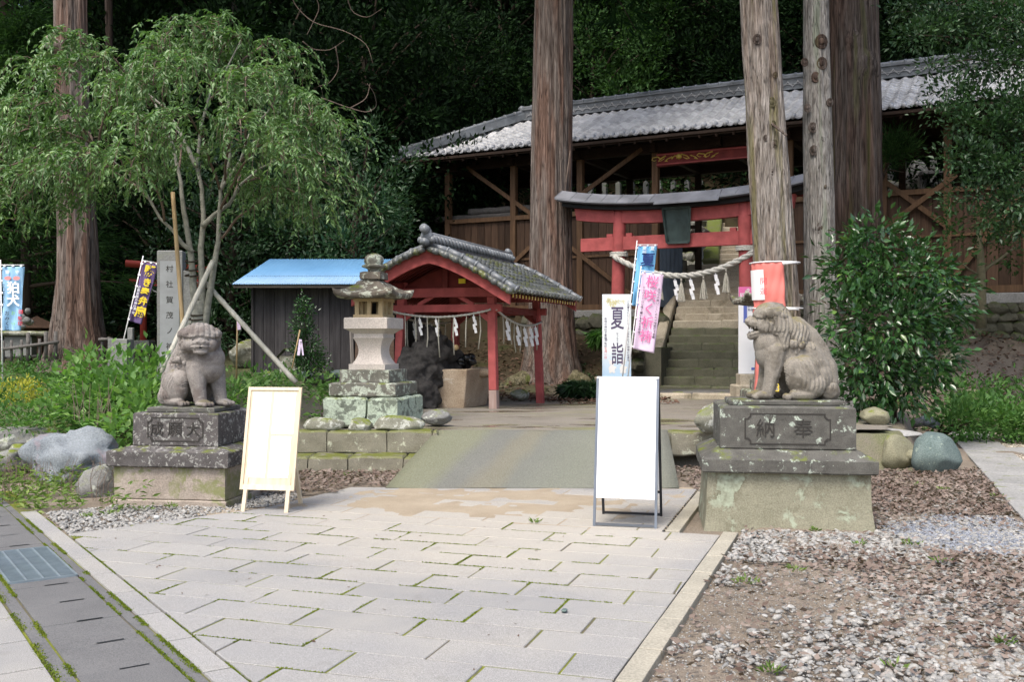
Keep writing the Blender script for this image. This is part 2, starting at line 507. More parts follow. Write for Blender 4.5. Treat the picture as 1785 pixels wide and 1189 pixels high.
def tile_mat(name, c1, c2, moss=0.0):
    t = NT(name); co = t.co()
    n = t.noise(co, 2.5, 8, .65)
    col = t.ramp(n, [(.3, c1), (.7, c2)])
    isl = t.voro(t.co(), 3.5, out=1)
    x = t.sep(isl)[0]
    col = t.mix(.35, col, t.mix(1.0, col, t.ramp(x, [(0, .45), (1, 1.6)]), 'MULTIPLY'))
    if moss > 0:
        mn = t.noise(co, 6, 8, .7)
        col = t.mix(t.ramp(mn, [(.7-moss*.35, 0.0), (.78-moss*.35, .9)]), col, (.10, .11, .025))
    t.bump(t.noise(co, 30, 5), .3, .01)
    return t.fin(col, .42, .5)
M_['tile'] = tile_mat('kawara_tile', (.25, .255, .265), (.46, .465, .475))
M_['tile_mossy'] = tile_mat('mossy_tile', (.05, .055, .055), (.15, .16, .155), .55)
M_['tile_grey'] = tile_mat('blue_grey_tile', (.09, .1, .11), (.2, .215, .23), .12)

def bluemat():
    t = NT('sky_blue_sheet'); co = t.co()
    n = t.noise(co, 1.2, 6)
    t.fin(t.ramp(n, [(.3, (.10, .24, .42)), (.7, (.14, .31, .51))]), .4, .5); return t.m
M_['blue_roof'] = bluemat()

def paver_mat():
    t = NT('granite_paver'); co = t.co()
    isl = t.island()
    base = t.ramp(isl, [(0, (.20, .196, .188)), (.35, (.26, .253, .24)), (.7, (.23, .22, .205)), (1, (.30, .29, .272))])
    big = t.noise(co, .9, 6, .6)
    base = t.mix(t.ramp(big, [(.42, 0.0), (.62, .6)]), base, (.36, .335, .28))
    # sand tint over the middle of the paving, also painting in its soft sunlight
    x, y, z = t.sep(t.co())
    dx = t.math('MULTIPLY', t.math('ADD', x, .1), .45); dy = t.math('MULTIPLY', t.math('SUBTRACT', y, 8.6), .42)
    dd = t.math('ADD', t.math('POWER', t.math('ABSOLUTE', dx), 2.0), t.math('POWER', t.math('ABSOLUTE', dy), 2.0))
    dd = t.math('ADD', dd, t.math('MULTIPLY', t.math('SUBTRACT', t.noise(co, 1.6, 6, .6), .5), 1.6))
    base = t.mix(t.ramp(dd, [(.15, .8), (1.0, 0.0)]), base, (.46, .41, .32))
    sp = t.noise(co, 260, 2, .8)
    base = t.mix(.45, base, t.ramp(sp, [(.36, (.06, .06, .06)), (.5, (.28, .28, .28)), (.66, (.62, .61, .6))]))
    st = t.noise(co, 4, 8, .7)
    base = t.mix(t.ramp(st, [(.58, 0.0), (.75, .4)]), base, (.15, .14, .12))
    t.bump(sp, .25, .004)
    return t.fin(base, .8, .3)
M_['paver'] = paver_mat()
def joint_mat():
    t = NT('mossy_joint'); co = t.co()
    m = t.noise(co, 1.6, 6, .6)
    f = t.noise(co, 60, 4, .6)
    col = t.mix(t.ramp(m, [(.42, 0.0), (.55, 1.0)]), (.13, .115, .085), t.ramp(f, [(.3, (.10, .12, .018)), (.7, (.22, .24, .045))]))
    t.bump(f, .6, .02)
    return t.fin(col, .95, .1)
M_['joint'] = joint_mat()
def asphalt_mat():
    t = NT('dark_channel_concrete'); co = t.co()
    n = t.noise(co, 1.5, 8, .65); f = t.noise(co, 150, 3, .7)
    col = t.ramp(n, [(.3, (.085, .085, .085)), (.7, (.145, .143, .14))])
    col = t.mix(.35, col, t.ramp(f, [(.35, (.04, .04, .04)), (.65, (.28, .28, .28))]))
    t.bump(f, .4, .005)
    return t.fin(col, .85, .3)
M_['channel'] = asphalt_mat()
def ramp_mat():
    t = NT('brushed_ramp_concrete'); co = t.co()
    g = t.noise(t.co((1, .35, 1)), 1.3, 7, .6, .3)
    base = t.ramp(t.noise(co, 2, 6), [(.3, (.15, .145, .125)), (.7, (.23, .225, .2))])
    x = t.sep(t.co())[0]
    y = t.sep(t.co())[1]
    s_ = t.math('SUBTRACT', x, t.math('MULTIPLY', t.math('SUBTRACT', y, 10.72), .33))
    s_ = t.math('ADD', s_, t.math('MULTIPLY', t.math('SUBTRACT', g, .5), .45))
    s_ = t.math('DIVIDE', t.math('ADD', s_, 1.6), 3.4)
    run_ = t.ramp(s_, [(.0, (.15, .16, .06)), (.17, (.17, .175, .085)), (.235, (.12, .12, .115)), (.30, (.125, .125, .125)), (.345, (.17, .145, .095)), (.40, (.175, .155, .10)), (.45, (.125, .13, .12)), (.62, (.165, .175, .135)), (.85, (.17, .17, .15)), (1, (.16, .165, .12))])
    base = t.mix(.75, base, t.mix(1.0, run_, (.80, .84, .74), 'MULTIPLY'))
    w = t.noise(t.co((6, 60, 30)), 1.0, 4, .6)
    f = t.noise(co, 90, 3, .7)
    base = t.mix(.3, base, t.ramp(f, [(.35, (.05, .05, .04)), (.65, (.4, .4, .36))]))
    t.bump(t.math('ADD', w, t.math('MULTIPLY', f, .5)), .8, .012)
    return t.fin(base, .75, .35)
M_['ramp'] = ramp_mat()
def sand_mat():
    t = NT('pale_sand_dirt'); co = t.co()
    n = t.noise(co, 2.2, 8, .6); f = t.noise(co, 170, 3, .7)
    col = t.ramp(n, [(.3, (.24, .19, .13)), (.7, (.37, .31, .225))])
    col = t.mix(.3, col, t.ramp(f, [(.35, (.1, .08, .05)), (.65, (.6, .53, .43))]))
    t.bump(f, .5, .005); t.bump(n, .3, .02)
    return t.fin(col, .95, .15)
M_['sand'] = sand_mat()

def ground_mat():
    """earth everywhere; moss, leaf mould and grit by world position"""
    t = NT('shrine_earth'); co = t.co()
    x, y, z = t.sep(t.co())
    n = t.noise(co, 1.1, 9, .65); f = t.noise(co, 90, 4, .7); m = t.noise(co, .55, 8, .6)
    earth = t.ramp(n, [(.3, (.14, .115, .085)), (.7, (.25, .21, .165))])
    earth = t.mix(.35, earth, t.ramp(f, [(.35, (.04, .03, .02)), (.65, (.42, .36, .3))]))
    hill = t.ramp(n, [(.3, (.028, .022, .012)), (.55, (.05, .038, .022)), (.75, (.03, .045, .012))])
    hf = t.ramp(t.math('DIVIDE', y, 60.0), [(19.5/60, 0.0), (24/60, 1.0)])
    # terrace ground: packed, damp and mossy
    terr = t.ramp(m, [(.38, (.09, .085, .07)), (.5, (.15, .13, .10)), (.62, (.10, .12, .03))])
    terr = t.mix(.35, terr, t.ramp(f, [(.35, (.03, .03, .02)), (.65, (.3, .28, .24))]))
    tf = t.ramp(t.math('DIVIDE', y, 60.0), [(11.8/60, 0.0), (12.4/60, 1.0)])
    xr = t.ramp(t.math('DIVIDE', t.math('ADD', x, 10.0), 20.0), [(.74, 1.0), (.78, 0.0)])
    col = t.mix(t.math('MULTIPLY', tf, xr), earth, terr)
    # garden on the left side is green
    gl = t.ramp(t.math('DIVIDE', t.math('ADD', x, 20.0), 20.0), [(.78, 1.0), (.86, 0.0)])
    gy = t.ramp(t.math('DIVIDE', y, 60.0), [(11.6/60, 0.0), (12.2/60, 1.0)])
    col = t.mix(t.math('MULTIPLY', t.math('MULTIPLY', gl, gy), .7), col, t.ramp(f, [(.3, (.03, .05, .012)), (.7, (.09, .12, .03))]))
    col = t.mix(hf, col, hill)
    t.bump(f, .6, .01); t.bump(n, .4, .04)
    return t.fin(col, .95, .15)
M_['ground'] = ground_mat()

# bark
M_['bark_grey'] = bark('grey_cypress_bark', (.04, .03, .025), (.20, .175, .15), (.42, .385, .35), streak=(.85, .74, .66), moss=(.19, .175, .06), scale=24, vs=.09)
M_['bark_grey2'] = bark('silver_cypress_bark', (.04, .035, .03), (.20, .185, .165), (.40, .385, .355), moss=(.19, .23, .16), scale=30, vs=.10)
M_['bark_red'] = bark('red_cedar_bark', (.022, .013, .010), (.115, .09, .076), (.25, .215, .19), streak=(1.0, .70, .58), scale=24, vs=.05)
M_['bark_dark'] = bark('dark_cedar_bark', (.014, .010, .008), (.07, .055, .046), (.16, .135, .118), streak=(1., .78, .7), moss=(.10, .10, .04), scale=18, vs=.05)
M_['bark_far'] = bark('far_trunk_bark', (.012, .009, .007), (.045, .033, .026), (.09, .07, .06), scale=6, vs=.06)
M_['stem'] = simple('mottled_cherry_stem', (.24, .24, .2), .85, .2, .35, 14, .5)
M_['twig'] = simple('grey_brown_twig', (.16, .12, .095), .9, .2, .3, 10, .3)
M_['twig_dark'] = simple('dark_twig', (.05, .038, .028), .9, .2, .3, 10, .3)

# foliage
M_['lf_cherry'] = leafmat('cherry_leaf', [(0, (.035, .085, .022)), (.4, (.09, .175, .055)), (.75, (.16, .27, .10)), (1, (.30, .42, .17))], .42, .3, .5)
M_['lf_camphor'] = leafmat('dark_oak_leaf', [(0, (.010, .03, .010)), (.5, (.028, .07, .025)), (1, (.07, .14, .055))], .4, .2, .45)
M_['lf_camellia'] = leafmat('camellia_leaf', [(0, (.012, .038, .012)), (.5, (.028, .08, .022)), (.8, (.05, .13, .03)), (1, (.15, .25, .05))], .22, .12, .6)
M_['lf_hydrangea'] = leafmat('hydrangea_leaf', [(0, (.055, .13, .028)), (.5, (.13, .26, .065)), (1, (.28, .43, .13))], .5, .35, .35)
M_['lf_fern'] = leafmat('low_fern_leaf', [(0, (.035, .09, .022)), (.5, (.07, .17, .04)), (1, (.15, .27, .07))], .5, .3, .3)
M_['lf_yellow'] = leafmat('yellow_green_leaf', [(0, (.2, .22, .03)), (.5, (.38, .38, .05)), (1, (.55, .5, .09))], .5, .3, .3)
M_['lf_grass'] = leafmat('grass_blade', [(0, (.06, .10, .02)), (.5, (.12, .2, .04)), (1, (.24, .3, .09))], .6, .3, .3)
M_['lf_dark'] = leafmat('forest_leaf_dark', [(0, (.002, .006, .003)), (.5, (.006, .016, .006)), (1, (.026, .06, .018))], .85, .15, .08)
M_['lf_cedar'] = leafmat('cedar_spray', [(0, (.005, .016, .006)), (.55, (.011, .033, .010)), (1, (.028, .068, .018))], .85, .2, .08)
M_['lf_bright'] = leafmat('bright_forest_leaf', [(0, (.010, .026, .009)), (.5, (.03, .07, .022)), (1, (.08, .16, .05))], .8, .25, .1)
M_['dead_leaf'] = leafmat('fallen_leaf', [(0, (.07, .045, .035)), (.35, (.15, .11, .09)), (.85, (.27, .22, .19)), (.97, (.34, .28, .25)), (1, (.26, .13, .08))], .8, .1, .2)
M_['dead_dark'] = leafmat('dark_fallen_leaf', [(0, (.05, .028, .018)), (.6, (.12, .07, .05)), (1, (.2, .13, .1))], .8, .1, .2)
def pebmat(name, stops):
    t = NT(name); col = t.ramp(t.island(), stops)
    col = t.mix(.25, col, t.ramp(t.noise(t.co(), 60, 4), [(.3, (.1, .1, .1)), (.7, (.7, .7, .68))]))
    return t.fin(col, .75, .35)
M_['pebble'] = pebmat('river_pebble', [(0, (.12, .12, .115)), (.25, (.18, .175, .16)), (.6, (.24, .23, .205)), (.9, (.33, .32, .295)), (1, (.2, .16, .13))])
M_['chip_white'] = pebmat('cream_chipping', [(0, (.28, .235, .165)), (.6, (.43, .37, .27)), (1, (.56, .51, .42))])
M_['chip_blue'] = pebmat('blue_crushed_stone', [(0, (.06, .075, .10)), (.6, (.12, .14, .185)), (1, (.22, .24, .28))])
def inkmat(name, c, rough=.7):
    t = NT(name); return t.fin(c, rough, .2)
M_['ink'] = inkmat('black_ink', (.03, .028, .05))
M_['ink_purple'] = inkmat('grey_purple_ink', (.11, .09, .16))
M_['ink_pink'] = inkmat('pink_ink', (.85, .20, .45))
M_['ink_red'] = inkmat('red_ink', (.7, .08, .1))
M_['ink_white'] = inkmat('white_ink', (.85, .88, .9))
M_['ink_yellow'] = inkmat('yellow_ink', (.80, .62, .05))
M_['ink_green'] = inkmat('green_ink', (.25, .55, .2))
M_['ink_blue'] = inkmat('navy_ink', (.03, .06, .2))
M_['ink_pale'] = inkmat('faint_ink', (.66, .74, .78))
M_['engraved'] = inkmat('engraved_stroke', (.045, .042, .038), .95)
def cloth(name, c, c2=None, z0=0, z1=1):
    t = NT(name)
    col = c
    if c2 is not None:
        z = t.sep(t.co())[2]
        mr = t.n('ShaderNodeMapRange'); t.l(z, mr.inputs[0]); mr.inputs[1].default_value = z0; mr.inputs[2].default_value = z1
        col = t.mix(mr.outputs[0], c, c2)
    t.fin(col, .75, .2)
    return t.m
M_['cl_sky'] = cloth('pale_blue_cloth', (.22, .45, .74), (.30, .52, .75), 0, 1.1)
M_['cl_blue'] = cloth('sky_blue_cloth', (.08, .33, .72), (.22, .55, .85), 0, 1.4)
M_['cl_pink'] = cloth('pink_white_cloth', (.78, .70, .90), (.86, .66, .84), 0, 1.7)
M_['cl_purple'] = cloth('purple_cloth', (.13, .09, .21))
M_['cl_lilac'] = cloth('lilac_cloth', (.45, .3, .62))
M_['cl_red'] = cloth('coral_red_cloth', (.74, .22, .19))
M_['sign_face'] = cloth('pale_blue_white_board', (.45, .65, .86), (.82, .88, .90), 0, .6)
# ------------------------------------------------------------ camera, light
cam = bpy.data.cameras.new('camera'); camo = bpy.data.objects.new('camera', cam); COL.objects.link(camo)
camo.location = (0, 0, CZ); camo.rotation_euler = (R(90), 0, 0)
cam.lens = F/1785*36; cam.sensor_width = 36; cam.clip_end = 600
scene.camera = camo
w = bpy.data.worlds.new('World'); scene.world = w; w.use_nodes = True
wt = w.node_tree; bg = wt.nodes['Background']
sky = wt.nodes.new('ShaderNodeTexSky'); sky.sky_type = 'NISHITA'; sky.sun_disc = False
SUN_EL, SUN_AZ = R(58), R(208)      # azimuth clockwise from +Y: the sun stands behind the camera, to the left
sky.sun_elevation = SUN_EL; sky.sun_rotation = SUN_AZ; sky.air_density = 1.0; sky.dust_density = 4.0; sky.ozone_density = .6
wt.links.new(sky.outputs[0], bg.inputs[0]); bg.inputs[1].default_value = 0.15
sun = bpy.data.lights.new('sun', 'SUN'); sun.energy = 1.5; sun.angle = R(24); sun.color = (1, .965, .9)
suno = bpy.data.objects.new('sun', sun); COL.objects.link(suno)
sd = Vector((math.sin(SUN_AZ)*math.cos(SUN_EL), math.cos(SUN_AZ)*math.cos(SUN_EL), math.sin(SUN_EL)))
suno.rotation_euler = (-sd).to_track_quat('-Z', 'Y').to_euler()
scene.view_settings.view_transform = 'Standard'; scene.view_settings.look = 'None'
scene.view_settings.exposure = 1.0; scene.view_settings.gamma = 1
scene.cycles.use_denoising = True
scene.cycles.max_bounces = 6; scene.cycles.diffuse_bounces = 3; scene.cycles.glossy_bounces = 2
scene.cycles.transmission_bounces = 3; scene.cycles.transparent_max_bounces = 4
scene.cycles.sample_clamp_indirect = 6

# ------------------------------------------------------------ terrain
P0 = Vector((1.67, 27.0, 0)); BE = Vector((.885, -.466, 0)).normalized(); BN = Vector((-.466, -.885, 0)).normalized()
def BP(t, s, z): return P0+BE*t+BN*s+Vector((0, 0, z))
def tpx(px, s=0.0):
    k = (px-CX)/F; o = P0+BN*s
    return (k*o.y-o.x)/(BE.x-k*BE.y)
def bz(px, py, s=0.0):
    p = BP(tpx(px, s), s, 0); return CZ-(py-CY)/F*p.y

def interp(x, pts):
    if x <= pts[0][0]: return pts[0][1]
    for (a, b), (c, d) in zip(pts, pts[1:]):
        if x <= c: return b+(d-b)*(x-a)/(c-a)
    return pts[-1][1]+(x-pts[-1][0])*.0
def sst(a, b, x):
    t = max(0, min(1, (x-a)/(b-a))); return t*t*(3-2*t)

def stair_cx(y): return 4.28+(y-22)*.285
def stair_z(y): return .55+max(0, y-22.3)*.445
def terr_h(x, y):
    if y < 10.6: return 0.0
    L = interp(y, [(10.6, 0), (11.6, .12), (12.6, .42), (14, .55), (17, .8), (20, .96), (25, 1.5), (29, 2.6), (33, 4.6)])
    C = 0.0 if y < 12.62 else interp(y, [(12.62, .42), (16.5, .44), (19.3, .36), (21.5, .38), (23.5, .75), (25.5, 1.5), (28, 2.2)])
    Rr = interp(y, [(12, 0), (17.2, .03), (18.5, .45), (20.3, 1.1), (22, 1.75), (24, 2.0)])
    wl = sst(-2.6, -4.2, x) if y > 12.6 else sst(-2.9, -3.6, x)
    h = C*(1-wl)+L*wl
    xe = 4.9+(y-12.6)*.42
    if y < 20: we = sst(xe, xe+.25, x)
    else: we = sst(xe-1.6, xe, x)
    h = h*(1-we)+Rr*we
    # relation to the hall: s = distance in front of its front wall
    d = (Vector((x, y, 0))-P0); s = d.dot(BN); t = d.dot(BE)
    sx = stair_cx(y); inst = 1-sst(1.25, 1.5, abs(x-sx)) if y > 21.8 else 0
    if t > -5.5 and s < 0:
        b = 2.42 if t < 3.5 else 2.68
        wb = 1 if s < -.02 else 0
        h2 = b
        if s < -4.2: h2 = b+(-s-4.2)*.25
        if s < -9.3: h2 = 6.1+(-s-9.3)*.62
        h = h2
    elif s < 0 or y > 28:
        k = sst(0, 4, -s)
        h = max(h, h*(1-k)+k*(2.4+max(0, -s)*.62))
    if t <= -5.5 and s < -7.6: h = max(h, 4.6+(-s-7.6)*.6)
    if inst > 0:
        h = h*(1-inst)+min(h, stair_z(y)-.35)*inst if y < 32 else h
    return h

def grid_axis(parts):
    out = []
    for a, b, st in parts:
        out += list(np.arange(a, b, st))
    return out
gx = grid_axis([(-70, -12, 2.0), (-12, -6, .5), (-6, 9, .14), (9, 16, .5), (16, 72, 2.0)])
gy = grid_axis([(-25, 3, 2.0), (3, 10, .35), (10, 14, .1), (14, 31, .22), (31, 42, .5), (42, 120, 2.2)])
def in_plaza(x, y): return y < 10.9 and y > 2.6
V = []
for y in gy:
    for x in gx:
        h = terr_h(x, y)
        if y > 10.9: h += .035*fbm((x, y, 0), 1.1, 3)*(1 if y < 30 else 4)
        elif x > 1.2 and y < 8.4 or x > 2 or x < -3.2: h += .018*fbm((x, y, 0), 1.4, 5)+.004
        if y < 10.75 and not (x > 2 or x < -3.2): h = -.03
        if h < .02 and in_plaza(x, y) and x <= 1.9: h = min(h, -.012)
        V.append((x, y, h))
nx = len(gx)
Fc = [(j*nx+i, j*nx+i+1, (j+1)*nx+i+1, (j+1)*nx+i) for j in range(len(gy)-1) for i in range(nx-1)]
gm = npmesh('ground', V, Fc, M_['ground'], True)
ground = link('ground', gm, kind='structure')

def gz(x, y): return terr_h(x, y)

# ------------------------------------------------------------ plaza of pavers
def clip(poly, a, b):
    """keep the left side of a->b"""
    out = []
    n = len(poly)
    def sd_(p): return (b[0]-a[0])*(p[1]-a[1])-(b[1]-a[1])*(p[0]-a[0])
    for i in range(n):
        p, q = poly[i], poly[(i+1) % n]
        sp, sq_ = sd_(p), sd_(q)
        if sp >= 0: out.append(p)
        if sp*sq_ < 0:
            t = sp/(sp-sq_); out.append((p[0]+(q[0]-p[0])*t, p[1]+(q[1]-p[1])*t))
    return out
def area(p): return abs(sum(p[i][0]*p[(i+1) % len(p)][1]-p[(i+1) % len(p)][0]*p[i][1] for i in range(len(p))))/2
def clipto(poly, region):
    for i in range(len(region)):
        if not poly: return poly
        poly = clip(poly, region[i], region[(i+1) % len(region)])
    return poly
A_reg = [(-.10, 3.03), (1.70, 8.14), (-2.35, 9.46), (-3.65, 8.19)]
B_reg = [(-2.35, 9.47), (1.25, 8.30), (1.98, 10.66), (-1.75, 10.80)]
pu = Vector((.951, -.309)); pv = Vector((.309, .951))
def paver_solid(mb, poly, z0, z1, ch=.006, jit=0.0):
    n = len(poly)
    c = (sum(p[0] for p in poly)/n, sum(p[1] for p in poly)/n)
    inner = []
    for p in poly:
        d = Vector((c[0]-p[0], c[1]-p[1])); L = d.length
        inner.append((p[0]+d.x/L*ch, p[1]+d.y/L*ch))
    a, b = jit*rnd.uniform(-1, 1), jit*rnd.uniform(-1, 1)
    def zz(p, z): return z+a*(p[0]-c[0])+b*(p[1]-c[1])
    vs = [(p[0], p[1], z0) for p in poly]+[(p[0], p[1], zz(p, z1-ch*.6)) for p in poly]+[(p[0], p[1], zz(p, z1)) for p in inner]
    fs = []
    for i in range(n):
        j = (i+1) % n
        fs += [(i, j, n+j, n+i), (n+i, n+j, 2*n+j, 2*n+i)]
    fs.append(tuple(range(2*n, 3*n)))
    mb.add(vs, fs)
mb = MB()
RH, RL, GAP = .335, .69, .0055
joint_pts = []
org = Vector((1.70, 8.14))
for reg in (A_reg, B_reg):
    for j in range(-18, 12):
        off = (j % 2)*.5*RL+(.07*math.sin(j*2.3))
        for i in range(-14, 12):
            o = org+pu*(i*RL+off)+pv*(j*RH)
            g = GAP*(1+.5*rnd.random())
            cell = [o+pu*g+pv*g, o+pu*(RL-g)+pv*g, o+pu*(RL-g)+pv*(RH-g), o+pu*g+pv*(RH-g)]
            c = clipto([(p.x, p.y) for p in cell], reg)
            if len(c) > 2 and area(c) > .004:
                cc = o+pu*(RL/2)+pv*(RH/2)
                paver_solid(mb, c, -.02, .012+rnd.uniform(-.0022, .0022), jit=.003)
                if reg is A_reg: joint_pts.append(o)
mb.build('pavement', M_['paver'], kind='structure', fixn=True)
mb = MB()
for reg in (A_reg, B_reg):
    mb.add([(p[0], p[1], .0065) for p in reg], [tuple(range(4))])
mb.build('pavement_joints', M_['joint'], kind='structure')

# moss tufts growing in joints of the plaza
rs = np.random.RandomState(5)
pos = []
for o in joint_pts:
    for (d, L) in ((pu, RL), (pv, RH)):
        m = fbm((o.x+d.x*L/2, o.y+d.y*L/2, 0), .9, 9, 3)
        lim = -.02 if o.x < .3 else .35
        if m > lim-.25*(o.x < -.9):
            for k in range(int(380*L*(1+m))):
                t = rs.uniform(0, L); p = o+d*t
                if fbm((p.x, p.y, 0), 4.0, 2, 2) < -.05: continue
                q = (p.x+rs.normal(0, .004), p.y+rs.normal(0, .004))
                if clipto([(q[0], q[1]), (q[0]+.001, q[1]), (q[0], q[1]+.001)], A_reg): pos.append((q[0], q[1], .0075))
N = len(pos)
d = rs.normal(0, .8, (N, 3)); d[:, 2] = 1
link('moss', leafmesh('moss', pos, d, .011, M_['moss'], .7, .2, 3), kind='stuff')

# kerb along the plaza's open side
mb = MB()
kd = (Vector((1.70, 8.14))-Vector((-.10, 3.03))).normalized(); kn = Vector((kd.y, -kd.x))
L = (Vector((1.70, 8.14))-Vector((-.10, 3.03))).length
t = 0.0; k = 0
while t < L+.12:
    l = rnd.uniform(.5, .62)
    a = Vector((-.10, 3.03))+kd*(t+.004); b = Vector((-.10, 3.03))+kd*min(t+l-.004, L+.12)
    pl = [a+kn*.012, a+kn*.135, b+kn*.135, b+kn*.012]
    paver_solid(mb, [(p.x, p.y) for p in pl], -.06, .016+rnd.uniform(-.002, .003), .008)
    t += l; k += 1
mb2 = [Vector((1.27, 8.33)), Vector((1.98, 10.62))]
kd2 = (mb2[1]-mb2[0]).normalized(); kn2 = Vector((kd2.y, -kd2.x)); t = 0
while t < 2.3:
    a = mb2[0]+kd2*(t+.004); b = mb2[0]+kd2*(t+.55)
    pl = [a+kn2*.012, a+kn2*.13, b+kn2*.13, b+kn2*.012]
    paver_solid(mb, [(p.x, p.y) for p in pl], -.06, .012, .008); t += .56
mb.build('kerb_strip', M_['kerb'], kind='structure')

# ------------------------------------------------------------ drainage channel on the left
cd = Vector((-.568, .823)); cn = Vector((.823, .568))       # along, and towards the right
c0 = Vector((-1.24, 4.67))                                    # on line C (edge of the plaza)
def CP(a, b): p = c0+cd*a+cn*b; return (p.x, p.y)
# perpendicular offsets: border pavers, kerb strip, covered channel, kerb, pavers
def perp(x): return (Vector((x, 4.67))-c0).dot(cn)
bB, bA, bL1, bL2 = perp(-1.42), perp(-1.505), perp(-2.04), perp(-2.13)
mb = MB()
t = -2.2
while t < 5.2:
    paver_solid(mb, [CP(t+.008, bB+.01), CP(t+.008, -.006), CP(t+.597, -.006), CP(t+.597, bB+.01)], -.03, .010, .006)
    t += .605
t = -2.4
while t < 4.2:
    for q in range(3):
        b1 = bL2-.012-q*.36
        o2 = .2*q
        paver_solid(mb, [CP(t+.008+o2, b1-.348), CP(t+.008+o2, b1-.004), CP(t+.517+o2, b1-.004), CP(t+.517+o2, b1-.348)], -.03, .008, .006)
    t += .525
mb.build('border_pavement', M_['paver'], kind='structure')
mb = MB()
gi0, gi1 = None, None
# grate position measured along the channel
ga = (Vector(G(66, 1015)[:2])-c0).dot(cd); gb = (Vector(G(66, 958)[:2])-c0).dot(cd)
t = -3.0; slabs = []
edges = []
while t < 7.5:
    l = .5
    edges.append((t, t+l)); t += l
for (a, b) in edges:
    if b > ga and a < ga: b = ga
    if a < gb and b > gb: a = gb
    if a >= ga and b <= gb: continue
    paver_solid(mb, [CP(a+.002, bL1+.012), CP(a+.002, bA-.008), CP(b-.002, bA-.008), CP(b-.002, bL1+.012)], -.06, .006+rnd.uniform(-.002, .002), .004)
for (x0, x1) in ((bA+.004, bB-.006), (bL2+.004, bL1-.004)):
    paver_solid(mb, [CP(-3, x0), CP(-3, x1), CP(7.5, x1), CP(7.5, x0)], -.06, .004, .004)
mb.build('drain_channel', M_['channel'], kind='structure')
mb = MB()
for a, b in edges[::1]:
    if ga-.1 < a < gb+.1: continue
    m_ = (bL1+bA)/2+.05
    mb.add([(*CP(a-.008, m_-.07), .0095), (*CP(a-.008, m_+.07), .0095), (*CP(a+.008, m_+.07), .0095), (*CP(a+.008, m_-.07), .0095)], [(0, 1, 2, 3)])
mb.build('drain_slot_marks', M_['frame_black'], kind='structure')
mb = MB(); mb.add([(*CP(-3, bL2-1.2), -.004), (*CP(-3, .01), -.004), (*CP(7.5, .01), -.004), (*CP(7.5, bL2-1.2), -.004)], [(0, 1, 2, 3)])
mb.build('channel_joints', M_['joint'], kind='structure')
g = empty('drain_grate', (*CP((ga+gb)/2, (bL1+bA)/2), 0), 0, 'galvanised steel grate set in the dark channel', 'grate')
mb = MB(); fr = MB()
wd = bA-bL1-.03
M3 = Matrix((Vector((cn.x, cn.y, 0)), Vector((cd.x, cd.y, 0)), Vector((0, 0, 1)))).transposed()
def GP(a, b, z): q = CP(a, b); return Vector((q[0], q[1], z))
nb = 42
for i in range(nb):
    a = ga+.02+(gb-ga-.04)*i/(nb-1)
    mb.bar(GP(a, bL1+.02, .004), GP(a, bA-.015, .004), .0065, .02)
for i in range(5):
    b = bL1+.02+(wd)*i/4
    fr.bar(GP(ga+.01, b, .008), GP(gb-.01, b, .008), .012, .02)
for a in (ga+.008, gb-.008): fr.bar(GP(a, bL1+.02, .008), GP(a, bA-.015, .008), .012, .02)
mb.build('bar', M_['grate'], g, world=True); fr.build('frame', M_['grate'], g, world=True)
mb = MB(); mb.box((*CP((ga+gb)/2, (bL1+bA)/2), -.10), (wd, gb-ga, .02), M3); mb.build('pit', M_['lava_black'], g, world=True)
# moss and grass in the channel joints
pos = []
for b, dens, wdt in ((-.002, 700, .005), (bB-.002, 1100, .010), (bA, 620, .006), (bL1, 900, .009), (bL2-.004, 800, .014), (bL2-.37, 420, .006), (bL2-.73, 380, .006)):
    for k in range(int(dens*7)):
        a = rs.uniform(-1.5, 5.6)
        if fbm((a*1.7, b*9, 0), 1.3, 4, 3) < -.12: continue
        q = CP(a, b+rs.normal(0, wdt)); pos.append((q[0], q[1], .002))
N = len(pos); d = rs.normal(0, .8, (N, 3)); d[:, 2] = 1
link('joint_moss', leafmesh('joint_moss', pos, d, .0115, M_['moss'], .6, .2, 4), kind='stuff')

# ------------------------------------------------------------ sand that has washed over the pavers
V = []; Fc = []
sx_ = np.arange(-2.9, 2.3, .035); sy_ = np.arange(7.0, 10.85, .035)
for y in sy_:
    for x in sx_:
        core = 1.25-math.hypot((x+.35-(y-9.6)*.15)/1.75, (y-9.85)/1.15)*1.15
        edge = fbm((x, y, 0), 1.5, 21, 4)*.55
        v = core+edge
        v = max(-1, min(.5, v))
        V.append((x, y, .0085+.0095*v+.0022*fbm((x, y, 0), 4, 2, 3)))
nx_ = len(sx_)
Fc = [(j*nx_+i, j*nx_+i+1, (j+1)*nx_+i+1, (j+1)*nx_+i) for j in range(len(sy_)-1) for i in range(nx_-1)]
V = np.array(V); Fc = np.array(Fc)
keep = (V[Fc][:, :, 2].max(axis=1) > .004)
# stay on the paved strip
cen = V[Fc].mean(axis=1)
right_lim = 1.25+(cen[:, 1]-8.3)*.31
right_lim[cen[:, 1] < 8.3] = 1.6
left_lim = -2.35+(cen[:, 1]-9.46)*.45
left_lim = np.where(cen[:, 1] < 9.46, -3.0, left_lim)
keep &= (cen[:, 0] < right_lim) & (cen[:, 0] > left_lim)
link('sand', npmesh('sand', V, Fc[keep], M_['sand'], True), kind='stuff')

